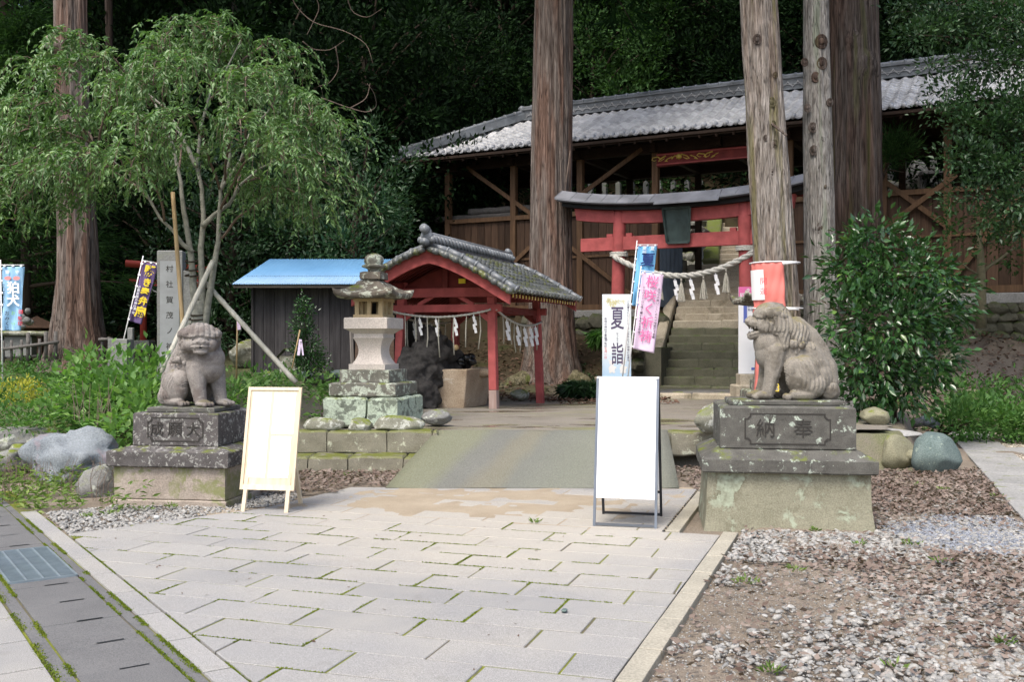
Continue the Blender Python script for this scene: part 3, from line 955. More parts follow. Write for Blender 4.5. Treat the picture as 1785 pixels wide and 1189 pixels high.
# ------------------------------------------------------------ ramp and the stone ledges beside it
rx0b, rx1b = G(672, 853).x, 1.80
rx0t, rx1t = G(762, 752, .45).x, 1.98
yb, yt = 10.72, 12.66
mb = MB()
n = 14
vs = []; fs = []
for j in range(n+1):
    t = j/n; y = yb+(yt-yb)*t
    x0 = rx0b+(rx0t-rx0b)*t; x1 = rx1b+(rx1t-rx1b)*t
    z = .015+.452*(t**.96)
    for i in range(17):
        x = x0+(x1-x0)*i/16
        vs.append((x, y+.03*fbm((x, 0, 0), 1, 3, 2)*(1-t), z+.006*fbm((x, y, 0), 2, 1, 3)))
for j in range(n):
    for i in range(16): fs.append((j*17+i, j*17+i+1, (j+1)*17+i+1, (j+1)*17+i))
m0 = len(vs)
for j in range(n+1):                       # cheeks
    for e in (0, 16):
        v = vs[j*17+e]; vs.append((v[0], v[1], -.1))
for j in range(n):
    fs.append((j*17, (j+1)*17, m0+(j+1)*2, m0+j*2)); fs.append((j*17+16, m0+j*2+1, m0+(j+1)*2+1, (j+1)*17+16))
mb.add(vs, fs, 0, True)
mb.build('concrete_ramp', M_['ramp'], kind='structure')
# damp forecourt sheet at the head of the ramp
def court_mat():
    t = NT('damp_forecourt'); co = t.co()
    n = t.noise(co, 1.3, 8, .65); f = t.noise(co, 120, 3, .7)
    col = t.ramp(n, [(.35, (.14, .125, .10)), (.6, (.22, .20, .165))])
    ms = t.ramp(t.noise(t.co((.5, 1.2, 1)), 1.1, 7, .6), [(.52, 0.0), (.62, .9)])
    col = t.mix(ms, col, (.15, .165, .035))
    col = t.mix(.35, col, t.ramp(f, [(.35, (.04, .035, .03)), (.65, (.36, .33, .28))]))
    wet = t.ramp(t.noise(t.co((.45, 1.5, 1)), 1.6, 5, .5), [(.55, 0.0), (.60, 1.0)])
    col = t.mix(t.math('MULTIPLY', wet, .55), col, (.09, .065, .04))
    ro = t.ramp(wet, [(0, .9), (1, .18)])
    t.bump(t.math('MULTIPLY', f, t.math('SUBTRACT', 1.0, wet)), .5, .006)
    return t.fin(col, ro, .4)
M_['court'] = court_mat()
V = []; xs = np.arange(-2.6, 5.3, .12); ys = np.concatenate([np.arange(12.64, 17, .1), np.arange(17, 21.7, .25)])
for y in ys:
    for x in xs:
        V.append((x, y, max(.44, 0)*(1 if y < 16.5 else 0)+(interp(y, [(16.5, .44), (19.3, .375), (22, .39)]) if y >= 16.5 else 0)+.022+.006*fbm((x, y, 0), .9, 8, 3)-.03*sst(-1.1, -2.4, x)))
nx_ = len(xs); Fc = np.array([(j*nx_+i, j*nx_+i+1, (j+1)*nx_+i+1, (j+1)*nx_+i) for j in range(len(ys)-1) for i in range(nx_-1)])
V = np.array(V); cen = V[Fc].mean(axis=1)
k = (cen[:, 0] < 4.75+(cen[:, 1]-12.6)*.42) & ~((cen[:, 1] < 12.75) & ((cen[:, 0] < rx0t+.05) | (cen[:, 0] > 2.0)))
link('forecourt', npmesh('forecourt', V, Fc[k], M_['court'], True), kind='structure')

def ledge(name, pts, z0, z1, depth, mat, label, seed=0, cat='kerb stone', seg=.55):
    """row of long stone blocks laid as one edging"""
    mb = MB(); rr = random.Random(seed)
    a, b = Vector(pts[0]), Vector(pts[1]); L = (b-a).length; d = (b-a).normalized(); nrm = Vector((-d.y, d.x))
    t = 0.0
    while t < L-.05:
        l = min(rr.uniform(seg*.8, seg*1.25), L-t)
        p = a+d*(t+l/2)+nrm*(depth/2)
        M = Matrix.Rotation(math.atan2(d.y, d.x)+rr.uniform(-.012, .012), 3, 'Z')
        n0 = len(mb.v)
        mb.box((p.x, p.y, (z0+z1)/2+rr.uniform(-.008, .008)), (l-.012, depth, z1-z0), M, bev=.022)
        t += l
    # roughen
    bm = bmesh.new(); me = bpy.data.meshes.new('x'); me.from_pydata(mb.v, [], mb.f); bm.from_mesh(me)
    bmesh.ops.subdivide_edges(bm, edges=[e for e in bm.edges if e.calc_length() > .09], cuts=3, use_grid_fill=True)
    bmesh.ops.subdivide_edges(bm, edges=[e for e in bm.edges if e.calc_length() > .09], cuts=1, use_grid_fill=True)
    for v in bm.verts:
        v.co += Vector((nz(v.co, 5, seed), nz(v.co, 5, seed+9), nz(v.co, 5, seed+5)))*.014
    bmesh.ops.recalc_face_normals(bm, faces=bm.faces)
    for f in bm.faces: f.smooth = False
    bm.to_mesh(me); bm.free(); me.materials.append(mat); me.name = name
    return link(name, me, None, label, cat)
zl = .44
ledge('stone_step', (( -2.95, 12.45), (-.93, 12.43)), .19, .475, .32, M_['ledge'], 'upper mossy lichened stone step left of the concrete ramp', 3, 'stone step', .7)
ledge('stone_step', (( -2.95, 11.97), (-1.12, 11.95)), -.05, .2, .48, M_['ledge'], 'lower mossy stone step left of the ramp, partly buried in leaves', 4, 'stone step', .55)
ledge('stone_step', ((1.98, 12.38), (3.35, 12.5)), .16, .46, .3, M_['ledge'], 'mossy stone step between the ramp and the facing guardian pedestal', 5, 'stone step', .5)

# ------------------------------------------------------------ path on the right
mb = MB()
pa, pb = Vector(G(1790, 918)[:2]), Vector(G(1640, 742)[:2])
pd = (pb-pa).normalized(); pn = Vector((pd.y, -pd.x))
t = -3.5; Lp = (pb-pa).length; k = 0
while t < Lp:
    l = [.9, .35, 1.0, .8, 1.1, .6][k % 6]
    a = pa+pd*(t+.01); b = pa+pd*(t+l-.01)
    wdt = .62
    paver_solid(mb, [(p.x, p.y) for p in (a, a+pn*wdt, b+pn*wdt, b)], -.05, .035+rnd.uniform(-.004, .004), .01)
    t += l; k += 1
# flags crossing towards the right
for k, (px, py, w_, d_, r_) in enumerate([(1770, 752, 1.9, .8, -.1), (1700, 737, 1.7, .8, .1), (1785, 790, .5, .7, .3), (1800, 770, 1.2, .9, 0.0), (1760, 735, 1.6, .8, .05)]):
    c = G(px, py); M = Matrix.Rotation(r_-.15, 2)
    q = [M @ Vector(v) for v in ((-w_/2, -d_/2), (w_/2, -d_/2*.8), (w_/2*.9, d_/2), (-w_/2*.85, d_/2*.9))]
    paver_solid(mb, [(c.x+p.x, c.y+p.y) for p in q], -.05, .04+.002*k, .012)
mb.build('path', M_['slab'], kind='structure')
mb = MB()
q = [G(1592, 733, .03), G(1700, 736, .03), G(1745, 716, .06), G(1640, 690, .1), G(1585, 690, .1)]
mb.add([(p.x, p.y, p.z+.04) for p in q], [tuple(range(5))])
mb.build('dark_path', M_['slab_dark'], kind='structure')

# ------------------------------------------------------------ pebbles, chippings, fallen leaves
def scatter_pebbles(name, fn, n, s0, s1, mat, sub=1, flat=.5, seed=1, zoff=0.0):
    rr = np.random.RandomState(seed)
    vs, fs = ico(sub); base = np.array([tuple(v) for v in vs]); fs = np.array(fs)
    P = []
    while len(P) < n:
        p = fn(rr)
        if p is not None: P.append(p)
    P = np.array(P); N = len(P)
    s = rr.uniform(0, 1, N)**2.2*(s1-s0)+s0
    ang = rr.uniform(0, 2*PI, N); asp = rr.uniform(.6, .95, N); fl = rr.uniform(flat*.7, flat*1.3, N)
    B = base[None]*np.stack([s, s*asp, s*fl], 1)[:, None]
    B *= (1+rr.normal(0, .10, (N, len(base), 1)))
    c, sn = np.cos(ang)[:, None], np.sin(ang)[:, None]
    X = B[:, :, 0]*c-B[:, :, 1]*sn; Y = B[:, :, 0]*sn+B[:, :, 1]*c
    tilt = rr.normal(0, .25, N)[:, None]
    Z = B[:, :, 2]+X*tilt
    Vv = np.stack([X+P[:, 0:1], Y+P[:, 1:2], Z+P[:, 2:3]+(s*fl*.35)[:, None]+zoff], 2).reshape(-1, 3)
    Ff = (fs[None]+(np.arange(N)*len(base))[:, None, None]).reshape(-1, 3)
    return link(name, npmesh(name, Vv, Ff, mat, sub > 1), kind='stuff')
def right_zone(rr, dens):
    while True:
        y = rr.uniform(3.9, 12.2); x = rr.uniform(.3, 6.2)
        if x < -.1+(y-3.03)*.352+.17: continue
        if y > 8.2 and x < 1.42: continue
        if y > 8.3 and y < 9.6 and 1.65 < x < 3.05: continue
        if x > pa.x+(y-pa.y)*pd.x/pd.y-.02: continue
        if x > .55*y: continue
        return x, y
def zg(x, y): return .018*fbm((x, y, 0), 1.4, 5)+.004
def peb_fn(rr):
    x, y = right_zone(rr, 1)
    m = fbm((x, y, 0), .9, 31, 3)
    k = .34+.7*m+.35*(7.2 < y < 8.6)+.15*(x > 2.2)
    if y > 8.8: k *= .25
    if x < 1.9 and 5.5 < y < 7.2: k -= .1
    if rr.uniform() > k: return None
    return (x, y, zg(x, y))
scatter_pebbles('gravel', peb_fn, 13000, .006, .031, M_['pebble'], 2, .5, 3, -.004)
def grit_fn(rr):
    x, y = right_zone(rr, 1); return (x, y, zg(x, y))
scatter_pebbles('grit', grit_fn, 16000, .003, .010, M_['pebble'], 1, .6, 4)
def blue_fn(rr):
    x = rr.uniform(3.1, 5.0); y = rr.uniform(6.4, 9.4)
    if x > pa.x+(y-pa.y)*pd.x/pd.y-.02: return None
    c = 1-math.hypot((x-4.0)/1.0, (y-8.15)/1.05)+.4*fbm((x, y, 0), 1.5, 3, 3)
    if rr.uniform() > c*1.3: return None
    return (x, y, zg(x, y))
scatter_pebbles('crushed_stone', blue_fn, 5200, .007, .02, M_['chip_blue'], 1, .6, 5)
def white_fn(rr):
    a = rr.uniform(-1.5, Lp+.2); b = rr.uniform(.63, 3.2)
    p = pa+pd*a+pn*b
    if fbm((p.x, p.y, 0), .8, 50, 2) < -.25 and b > .9: return None
    if p.y > 18.2 or p.y < 9: return None
    return (p.x, p.y, .012)
scatter_pebbles('cream_gravel', white_fn, 12000, .012, .026, M_['chip_white'], 1, .6, 6)
def leftgravel_fn(rr):
    x = rr.uniform(-5.9, -2.2); y = rr.uniform(7.9, 10.6)
    e = y-(8.19+(x+3.65)*1.03)            # above the plaza's left edge
    if e < .02 or (x < -3.6 and (Vector((x, y))-c0).dot(cn) < .03): return None
    if e > 1.6: return None
    return (x, y, zg(x, y))
scatter_pebbles('pale_gravel', leftgravel_fn, 3600, .008, .03, M_['pebble'], 1, .5, 7)

def scatter_leaves(name, fn, n, size, mat, seed=1, curl=.25, width=.62):
    rr = np.random.RandomState(seed); P = []
    while len(P) < n:
        p = fn(rr)
        if p is not None: P.append(p)
    P = np.array(P); N = len(P)
    a = rr.uniform(0, 2*PI, N)
    d = np.stack([np.cos(a), np.sin(a), rr.normal(0, curl, N)], 1)
    return link(name, leafmesh(name, P, d, size, mat, width, 1.6, seed, -.18), kind='stuff')
def leaf_fn(rr):
    x, y = right_zone(rr, 1)
    k = .10
    if y > 8.3: k = .75
    if 5.0 < y < 7.6 and x > 2.1: k = .55+.7*fbm((x, y, 0), .7, 77, 3)
    if x > 3.2 and 7.4 < y < 9: k *= .15
    if rr.uniform() > k: return None
    return (x, y, zg(x, y)+rr.uniform(.004, .035))
scatter_leaves('fallen_leaves', leaf_fn, 13000, .050, M_['dead_leaf'], 11)
def leaf_fn2(rr):
    if rr.uniform() < .55:
        x = rr.uniform(-3.0, -.95); y = rr.uniform(10.3, 11.95)
        if x > -1.38+(y-10.7)*.2: return None
        if y < 10.8 and x > -1.8: return None
        return (x, y, .03+rr.uniform(0, .025)) if y > 9.5 else None
    x = rr.uniform(1.95, 3.3); y = rr.uniform(9.8, 12.36)
    return (x, y, .0+rr.uniform(0, .05)+(.16*(y-11)/1.4 if y > 11 else 0)*0)
scatter_leaves('leaf_litter', leaf_fn2, 4200, .055, M_['dead_leaf'], 12)
def leaf_fn3(rr):
    r_ = rr.uniform()
    if r_ < .5: x = rr.uniform(6.5, 13.5); y = rr.uniform(17, 23.5)
    elif r_ < .75: x = rr.uniform(-2, 3.0); y = rr.uniform(19.5, 26)
    else: x = rr.uniform(-1.2, 3.2); y = rr.uniform(18.6, 21.6)
    if r_ >= .75 and fbm((x, y, 0), 1.0, 1, 2) < .05: return None
    return (x, y, terr_h(x, y)+.045+rr.uniform(0, .04))
scatter_leaves('slope_leaf_litter', leaf_fn3, 9000, .09, M_['dead_dark'], 13)
# stray bits on the paving
def leaf_fn4(rr):
    x = rr.uniform(-3.2, 1.6); y = rr.uniform(4.3, 9.2)
    if not clipto([(x, y), (x+.001, y), (x, y+.001)], A_reg): return None
    return (x, y, .0165)
scatter_leaves('stray_leaves', leaf_fn4, 46, .03, M_['dead_dark'], 14, .05, .4)

# the one rounded pebble and the green leaf lying on the paving
mb = MB(); c = G(984, 1066, .02); rock_into(mb, (c.x, c.y, .024), (.028, .02, .012), 4, .1, 2, 2)
mb.build('pebble', M_['rock_green'], label='dark green rounded pebble lying on the open paving', cat='pebble')
mb = MB(); c = G(696, 906+2, .02); rock_into(mb, (G(273, 908).x, G(273, 908).y, .03), (.03, .024, .02), 6, .1, 3, 2)
mb.build('pebble', M_['white_stone'], label='small pale stone lying near the far corner of the paving', cat='pebble')
# ------------------------------------------------------------ stairs
st = empty('stone_stairs', (stair_cx(22.3), 22.3, .4), 0, 'worn stone stairway climbing under the red gate to the hall', 'stairway')
rise, run = .192, .43
ang = math.atan(.285); ca, sa = math.cos(ang), math.sin(ang)
SD = Vector((sa, ca, 0)); SR = Vector((ca, -sa, 0))
def block(mb, c, dims, dirx, bev=.02, jit=.006, seed=0):
    rr = random.Random(seed)
    M = Matrix.Rotation(math.atan2(dirx.y, dirx.x)+rr.uniform(-.006, .006), 3, 'Z')
    mb.box(c, dims, M, bev=bev)
lo = MB(); hi = MB()
nst = 18
base = Vector((stair_cx(22.0), 22.0, .40))
for i in range(nst):
    c = base+SD*(run*i)
    z1 = .40+rise*(i+1)
    wdt = 2.25 if i > 0 else 2.6
    segs = [(-.5, -.12), (-.12, .22), (.22, .5)] if i % 2 else [(-.5, .05), (.05, .5)]
    for k, (a, b) in enumerate(segs):
        mbx = lo if i < 8 else hi
        cc = c+SR*((a+b)/2*wdt)+SD*(.6*run)
        block(mbx, (cc.x, cc.y, z1-.15+rnd.uniform(-.006, .006)), ((b-a)*wdt-.008, run*1.25, .3), SR, .028, seed=i*5+k)
# upper flight beyond the hall
ub = base+SD*(run*nst)
ub2 = Vector((6.55, 31.2, .40+rise*nst))
for i in range(13):
    c = Vector((6.85+.1*i, 31.6+.36*i, 0))
    z1 = .40+rise*nst+.185*(i+1)
    block(hi, (c.x, c.y, z1-.15), (1.7, .5, .32), Vector((1, -.12, 0)), .03, seed=i)
# landing between
hi.box((6.3, 30.5, .40+rise*nst-.06), (3.6, 2.2, .1), Matrix.Rotation(-ang, 3, 'Z'))
def roughen(o, amp, sc, maxe=.16, seed=0):
    me = o.data; bm = bmesh.new(); bm.from_mesh(me)
    for it in range(3):
        es = [e for e in bm.edges if e.calc_length() > maxe]
        if not es: break
        bmesh.ops.subdivide_edges(bm, edges=es, cuts=1, use_grid_fill=True)
    bmesh.ops.triangulate(bm, faces=[f for f in bm.faces if len(f.verts) > 4])
    for v in bm.verts:
        v.co += Vector((nz(v.co, sc, seed), nz(v.co, sc, seed+9), nz(v.co, sc, seed+5)))*amp
    bm.to_mesh(me); bm.free(); me.update()
o1 = lo.build('lower_step_flight', M_['step_mossy'], st, world=True); roughen(o1, .02, 4)
o2 = hi.build('upper_step_flight', M_['step'], st, world=True); roughen(o2, .022, 4)
# sloping cheek of squared stone on the left of the flight, and a moss covered one on the upper flight
mb = MB()
for (i0, i1) in ((0, 5.5), (5.55, 11), (11.05, 17.5)):
    a = base+SD*(run*i0)-SR*1.32; b = base+SD*(run*i1)-SR*1.32
    a.z = .52+rise*i0; b.z = .52+rise*i1
    mb.bar(a, b, .26, .30, bev=.03)
o3 = mb.build('side_kerb', M_['step'], st, world=True); roughen(o3, .02, 4)
mb = MB()
a = Vector((6.22, 31.2, 3.95)); b = Vector((7.30, 35.6, 6.45))
mb.bar(a, b, .5, .5, bev=.05)
o4 = mb.build('mossy_kerb', stone('very_mossy_stone', (.10, .11, .05), (.17, .18, .09), moss=.6, mosscol=(.09, .11, .025), scale=4), st, world=True); roughen(o4, .04, 3)

# kerb courses in front of the stairs
ledge('kerb_stone', ((G(980, 697, .38).x, 21.0), (2.0, 21.05)), .30, .55, .28, M_['slab_dark'], 'dark long kerb stone at the foot of the slope left of the stairs', 8, 'kerb stone', 1.2)
ledge('kerb_stone', ((2.9, 20.6), (5.3, 20.2)), .33, .52, .5, M_['step'], 'pale worn kerb stone across the foot of the stairway', 9, 'kerb stone', .8)
mb = MB()
mb.box((4.05, 21.3, .45), (2.7, 1.1, .18), Matrix.Rotation(-.12, 3, 'Z'), bev=.03)
o = mb.build('landing_slab', M_['slab_dark'], label='broad dark landing slab below the lowest stair', cat='stone slab'); roughen(o, .015, 3)

# ------------------------------------------------------------ dry stone walls
def rock_wall(name, p0, p1, z0, z1, mat, label, seed=1, size=.32, lean=.12, cap=None, cat='stone wall', group=None, zt=None):
    """wall of fitted field stones along a line; the visible side is on the right hand of p0->p1"""
    rr = random.Random(seed)
    a, b = Vector(p0), Vector(p1); L = (b-a).length; d = (b-a).normalized(); nrm = Vector((d.y, -d.x))
    e = empty(name, (a.x, a.y, z0), 0, label, cat, group)
    mb = MB(); z = z0; row = 0
    while z < z1-.02:
        h = rr.uniform(.7, 1.15)*size
        t = -rr.uniform(0, size)
        while t < L:
            l = rr.uniform(.8, 1.7)*size
            k = (z-z0)
            p = a+d*(t+l/2)-nrm*(k*lean)
            s = (l*.62, size*.6, h*.62)
            rock_into(mb, (p.x+rr.uniform(-.02, .02), p.y+rr.uniform(-.03, .03), min(z+h/2, z1-h*.3)), s, rr.randint(0, 99999), .3, 5, 2, math.atan2(d.y, d.x)+rr.uniform(-.15, .15), False)
            t += l*.93
        z += h*.84; row += 1
    mb.build('stones', mat, e, world=True)
    mb = MB()
    q = [a-nrm*.12, b-nrm*.12, b-nrm*(.12+.4), a-nrm*(.12+.4)]
    mb.prism([(p.x, p.y) for p in q], z0-.3, z1-.05); mb.build('core', M_['wallrock_dark'], e, world=True)
    if cap:
        mb = MB(); t = 0
        while t < L:
            l = min(rr.uniform(1.0, 1.7), L-t)
            p = a+d*(t+l/2)-nrm*(.12)
            mb.box((p.x, p.y, z1+cap/2), (l-.012, .42, cap), Matrix.Rotation(math.atan2(d.y, d.x), 3, 'Z'), bev=.02); t += l
        c_ = mb.build('coping', M_['slab'], e, world=True); roughen(c_, .012, 4)
    return e
tL0, tL1 = tpx(930), tpx(1150)
q0, q1 = BP(tL0, .28, 0), BP(tL1, .28, 0)
rock_wall('stone_wall', q0[:2], q1[:2], .7, 2.22, M_['wallrock_dark'], 'mossy retaining wall under the hall beside the big cedar', 3, .36, .02, cap=.2)
q0, q1 = BP(tpx(1395), .28, 0), BP(tpx(1860), .28, 0)
rock_wall('stone_wall', q0[:2], q1[:2], 1.55, 2.42, M_['wallrock_dark'], 'low retaining wall of round stones under the crossed-brace hall wall', 5, .26, .02, cap=.24)
# side wall of the stair cutting
q0 = base-SR*1.5; q1 = base+SD*5.2-SR*1.5
rock_wall('stone_wall', (q1.x, q1.y), (q0.x, q0.y), .5, 1.5, M_['wallrock_dark'], 'dark mossy side wall along the left of the lowest stairs', 7, .3, .0)
# high wall of the upper terrace
rock_wall('stone_wall', (1.6, 36.9), (6.55, 34.6), 3.4, 6.15, M_['wallrock'], 'tall grey rubble wall of the upper terrace seen through the red gate', 9, .42, .12)
rock_wall('stone_wall', (8.9, 33.5), (16.3, 29.6), 3.9, 6.1, M_['wallrock'], 'rubble wall of the upper terrace beyond the stairs', 10, .42, .12)

# ------------------------------------------------------------ the long hall
H = empty('shrine_hall', BP(0, -1.8, 2.44), 0, 'long open timber hall with grey tiled roof above the stairs', 'hall')
def zb(t): return 2.44 if t < 3.5 else 2.70
ZT = 5.08
posts_px = [782, 896, 1012, 1143, 1377, 1460, 1540, 1652, 1790]
ts = [tpx(p) for p in posts_px]
zeave = 6.72
Mh = Matrix((BE, -BN, Vector((0, 0, 1)))).transposed()
for t in ts:
    for s in (0, -3.7):
        mb = MB(); b0 = zb(t) if s == 0 else zb(t)
        if s != 0 and ts[3] < t < ts[4]: continue
        mb.box(BP(t, s, (b0+6.75)/2), (.16, .16, 6.75-b0), Mh, bev=.006)
        mb.build('post', M_['wood_post'] if s == 0 else M_['wood_dark'], H, world=True)
# back posts in between
for t in [(ts[0]+ts[1])/2, (ts[1]+ts[2])/2]:
    mb = MB(); mb.box(BP(t, -3.7, 4.6), (.14, .14, 4.3), Mh); mb.build('post', M_['wood_dark'], H, world=True)
def boards(mb, ta, tb, z0, z1, s=0.0, w=.21, th=.03):
    n = max(1, int((tb-ta)/w)); st_ = (tb-ta)/n
    for i in range(n):
        mb.box(BP(ta+st_*(i+.5), s+rnd.uniform(-.004, .004), (z0+z1)/2), (st_-.012, th, z1-z0), Mh)
for i in (0, 1, 2, 4, 5, 6, 7):
    ta, tb = ts[i]+.08, ts[i+1]-.08
    z0 = zb(ts[i]+.5)+.14
    mb = MB(); boards(mb, ta, tb, z0, ZT-.1, -.03)
    mb.build('board_wall', M_['wood'], H, world=True)
    for zz, hh in ((z0-.08, .16), (ZT-.04, .12), ((z0+ZT)/2+.05, .06)):
        mb = MB(); mb.bar(BP(ta, .02 if hh > .1 else .0, zz), BP(tb, .02 if hh > .1 else .0, zz), .10 if hh > .1 else .05, hh, mi=0)
        mb.build('rail', M_['wood_post'], H, world=True)
# diagonal braces
def brace(ta, za, tb, zb_, s=.06, m='wood_post', w=.11):
    mb = MB(); mb.bar(BP(ta, s, za), BP(tb, s, zb_), .05, w, up=BN); 
    # the bar's height axis must lie in the wall plane
    mb = MB()
    a, b = BP(ta, s, za), BP(tb, s, zb_); d = (b-a).normalized(); upv = BN.cross(d)
    mb.bar(a, b, .05, w, up=upv)
    mb.build('brace', M_[m], H, world=True)
brace(tpx(815), bz(815, 292), tpx(958), bz(958, 395))
brace(ts[3]-.35, bz(1100, 262), ts[2]-.25, bz(1000, 352))
brace(tpx(985), bz(985, 422), tpx(1098), bz(1098, 512))
brace(tpx(870), bz(870, 485), tpx(925), bz(925, 431))
for i in (6,):
    brace(ts[6]-.05, bz(1530, 312), tpx(1652), bz(1652, 396))
    brace(ts[6]-.05, bz(1545, 402), tpx(1668), bz(1668, 305), .1)
brace(ts[7]+.1, 3.0, ts[8], 5.0)
# floor, beams, back rails
mb = MB()
mb.extr([BP(ts[0]-.2, .0-.12, 4.25), BP(ts[3], -.12, 4.25), BP(ts[3], -3.9, 4.25), BP(ts[0]-.2, -3.9, 4.25)], (0, 0, .08))
mb.extr([BP(ts[4], -.12, 4.25), BP(ts[8]+.2, -.12, 4.25), BP(ts[8]+.2, -3.9, 4.25), BP(ts[4], -3.9, 4.25)], (0, 0, .08))
mb.build('floor', M_['wood_dark'], H, world=True)
mb = MB()
for s in (0, -3.7):
    mb.bar(BP(ts[0]-.5, s, 6.62), BP(ts[8]+.4, s, 6.62), .16, .26)
for t in ts+[(ts[3]+ts[4])/2]:
    mb.bar(BP(t, .3, 6.60), BP(t, -4.0, 6.60), .14, .2)
mb.build('beam', M_['wood_dark'], H, world=True)
mb = MB()
for zz in (4.95, 5.35):
    mb.bar(BP(ts[0], -3.7, zz), BP(ts[3], -3.7, zz), .08, .1)
    mb.bar(BP(ts[4], -3.7, zz), BP(ts[8], -3.7, zz), .08, .1)
mb.bar(BP(ts[4], -3.72, 5.0), BP(ts[8], -3.72, 5.0), .04, 1.2)
mb.build('back_rail', M_['wood_dark'], H, world=True)
mb = MB()
boards(mb, ts[3]+.08, ts[4]-.08, 6.47, 6.74, -.03)
mb.build('lintel_board', M_['wood'], H, world=True)
# sides of the gateway: dark boarded partition and corrugated sheet
for t, sg in ((ts[3], 1), (ts[4], -1)):
    mb = MB()
    n = 6 if sg > 0 else 12
    for i in range(n):
        s0 = -.1-i*.3
        mb.box(BP(t+.0*sg, s0-.15, (zb(t)+.0+5.0)/2), (.03, .29, 5.0-zb(t)), Mh)
    mb.build('passage_wall', M_['wood_dark'], H, world=True)
mb = MB(); prof = []
n = 64
for i in range(n+1):
    s = -.02-i*.9/n*2.2
    prof.append((s, .02*math.sin(i*1.9)))
vs = [BP(ts[3]+.06+o, s, z) for z in (2.5, 4.3) for s, o in prof]
mb.add(vs, [(i, i+1, n+2+i, n+1+i) for i in range(n)])
mb.build('corrugated_sheet', simple('blue_grey_corrugated', (.10, .13, .17), .5, .4, .2, 3, .1), H, world=True)
# carved red beam with gilded ornament
zc = bz(1225, 274, 0)
mb = MB()
a, b = ts[3]+.08, ts[4]-.08
prof = []
for i in range(13):
    u = i/12; prof.append((a+(b-a)*u, zc-.17+.05*math.sin(PI*u)))
poly = [BP(t_, .14, z_) for t_, z_ in prof]+[BP(t_, .14, zc+.17) for t_, z_ in reversed(prof)]
mb.extr(poly, -BN*.16)
rb = mb.build('red_beam', M_['red_dark'], H, world=True)
mb = MB(); mb.bar(BP(a, .16, zc-.12), BP(b, .16, zc-.12), .02, .03); mb.bar(BP(a, .16, zc+.13), BP(b, .16, zc+.13), .02, .03); 
mb.build('beam_trim', M_['red'], rb, world=True)
mb = MB()
tc = tpx(1187)
rs2 = random.Random(3)
for k in range(9):
    t0 = tc+(k-3.2)*.20; 
    pts = [BP(t0+.16*math.cos(u*1.1+k)*(1-u/7), .155, zc+.02+.085*math.sin(u*1.1+k*2)*(1-u/7)) for u in range(6)]
    mb.tube(pts, [.018, .016, .014, .012, .01, .006], 5)
rock_into(mb, BP(tc, .16, zc+.05), (.09, .04, .08), 3, .3, 3, 1)
mb.build('gilded_carving', M_['gold'], rb, world=True)
# second, farther red beam and the railing seen beneath it
mb = MB(); mb.bar(BP(ts[3]-.1, -3.7, 5.62), BP(ts[4]+.1, -3.7, 5.62), .14, .26)
mb.build('inner_red_beam', M_['red_dark'], H, world=True)

# ---- tiled roof
def tile_slope(name, corner_fn, t0, t1, L, mat, parent, cw=.265, course=.24, amp=.04, step=.022, mask=None, ns=6, flip=False, rep=None):
    """corner_fn(t, v) -> (point on the plane, normal, down direction); v runs 0 at the ridge to L at the eave"""
    ncol = int(round((t1-t0)/cw)); 
    tt = [t0+(t1-t0)*i/(ncol*ns) for i in range(ncol*ns+1)]
    vv = []
    nc = int(round(L/course))
    for k in range(nc):
        vv += [(k*L/nc, k, 0), (k*L/nc+L/nc*.5, k, .5), ((k+1)*L/nc-.002, k, 1.0)]
    V = []; vid = {}
    for j, (v, k, u) in enumerate(vv):
        for i, t in enumerate(tt):
            p, n, dn = corner_fn(t, v)
            ph = (i % ns)/ns
            # S-shaped pantile: broad hollow, narrow roll
            prof = math.cos(2*PI*ph); prof = prof if prof > 0 else prof*.55
            wob = .004*nz((i//ns*3.1, k*2.7, 0), 1)
            h = amp*prof+step*u+wob
            V.append(p+n*h)
    nx = len(tt); Fq = []
    for j in range(len(vv)-1):
        for i in range(nx-1):
            if mask and not mask((tt[i]+tt[i+1])/2, (vv[j][0]+vv[j+1][0])/2): continue
            Fq.append((j*nx+i, j*nx+i+1, (j+1)*nx+i+1, (j+1)*nx+i))
    me = npmesh(name, [tuple(v) for v in V], Fq, mat, True)
    if parent is not None:
        me.transform(world_of(parent).inverted())
    return link(name, me, parent)
s_ridge, s_eave = -1.85, 1.05
z_ridge, z_eave = 8.18, 6.78
dn = (BN*(s_eave-s_ridge)+Vector((0, 0, z_eave-z_ridge))); Lr = dn.length; dn.normalize()
nrm = BE.cross(dn); nrm = nrm if nrm.z > 0 else -nrm
dnb = (-BN*(s_eave-s_ridge)+Vector((0, 0, z_eave-z_ridge))); dnb.normalize()
nrmb = BE.cross(dnb); nrmb = nrmb if nrmb.z > 0 else -nrmb
tE0 = tpx(700, s_eave); tR0 = tpx(915, s_ridge); tE1 = tpx(1700, s_eave)+5
def hipmask(t, v):
    return t > tR0+(tE0-tR0)*v/Lr
def cf(t, v):
    sag = .10*(1-math.cos(2*PI*v/Lr))/2*0
    return BP(t, s_ridge, z_ridge)+dn*v-nrm*(.06*math.sin(PI*v/Lr)), nrm, dn
def cb(t, v): return BP(t, s_ridge, z_ridge)+dnb*v-nrmb*(.06*math.sin(PI*v/Lr)), nrmb, dnb
tile_slope('tile_roof', cf, tE0-.05, tE1, Lr, M_['tile'], H, mask=hipmask, cw=.27, course=.235)
tile_slope('tile_roof', cb, tE0-.05, tE1, Lr, M_['tile'], H, mask=hipmask, ns=4)
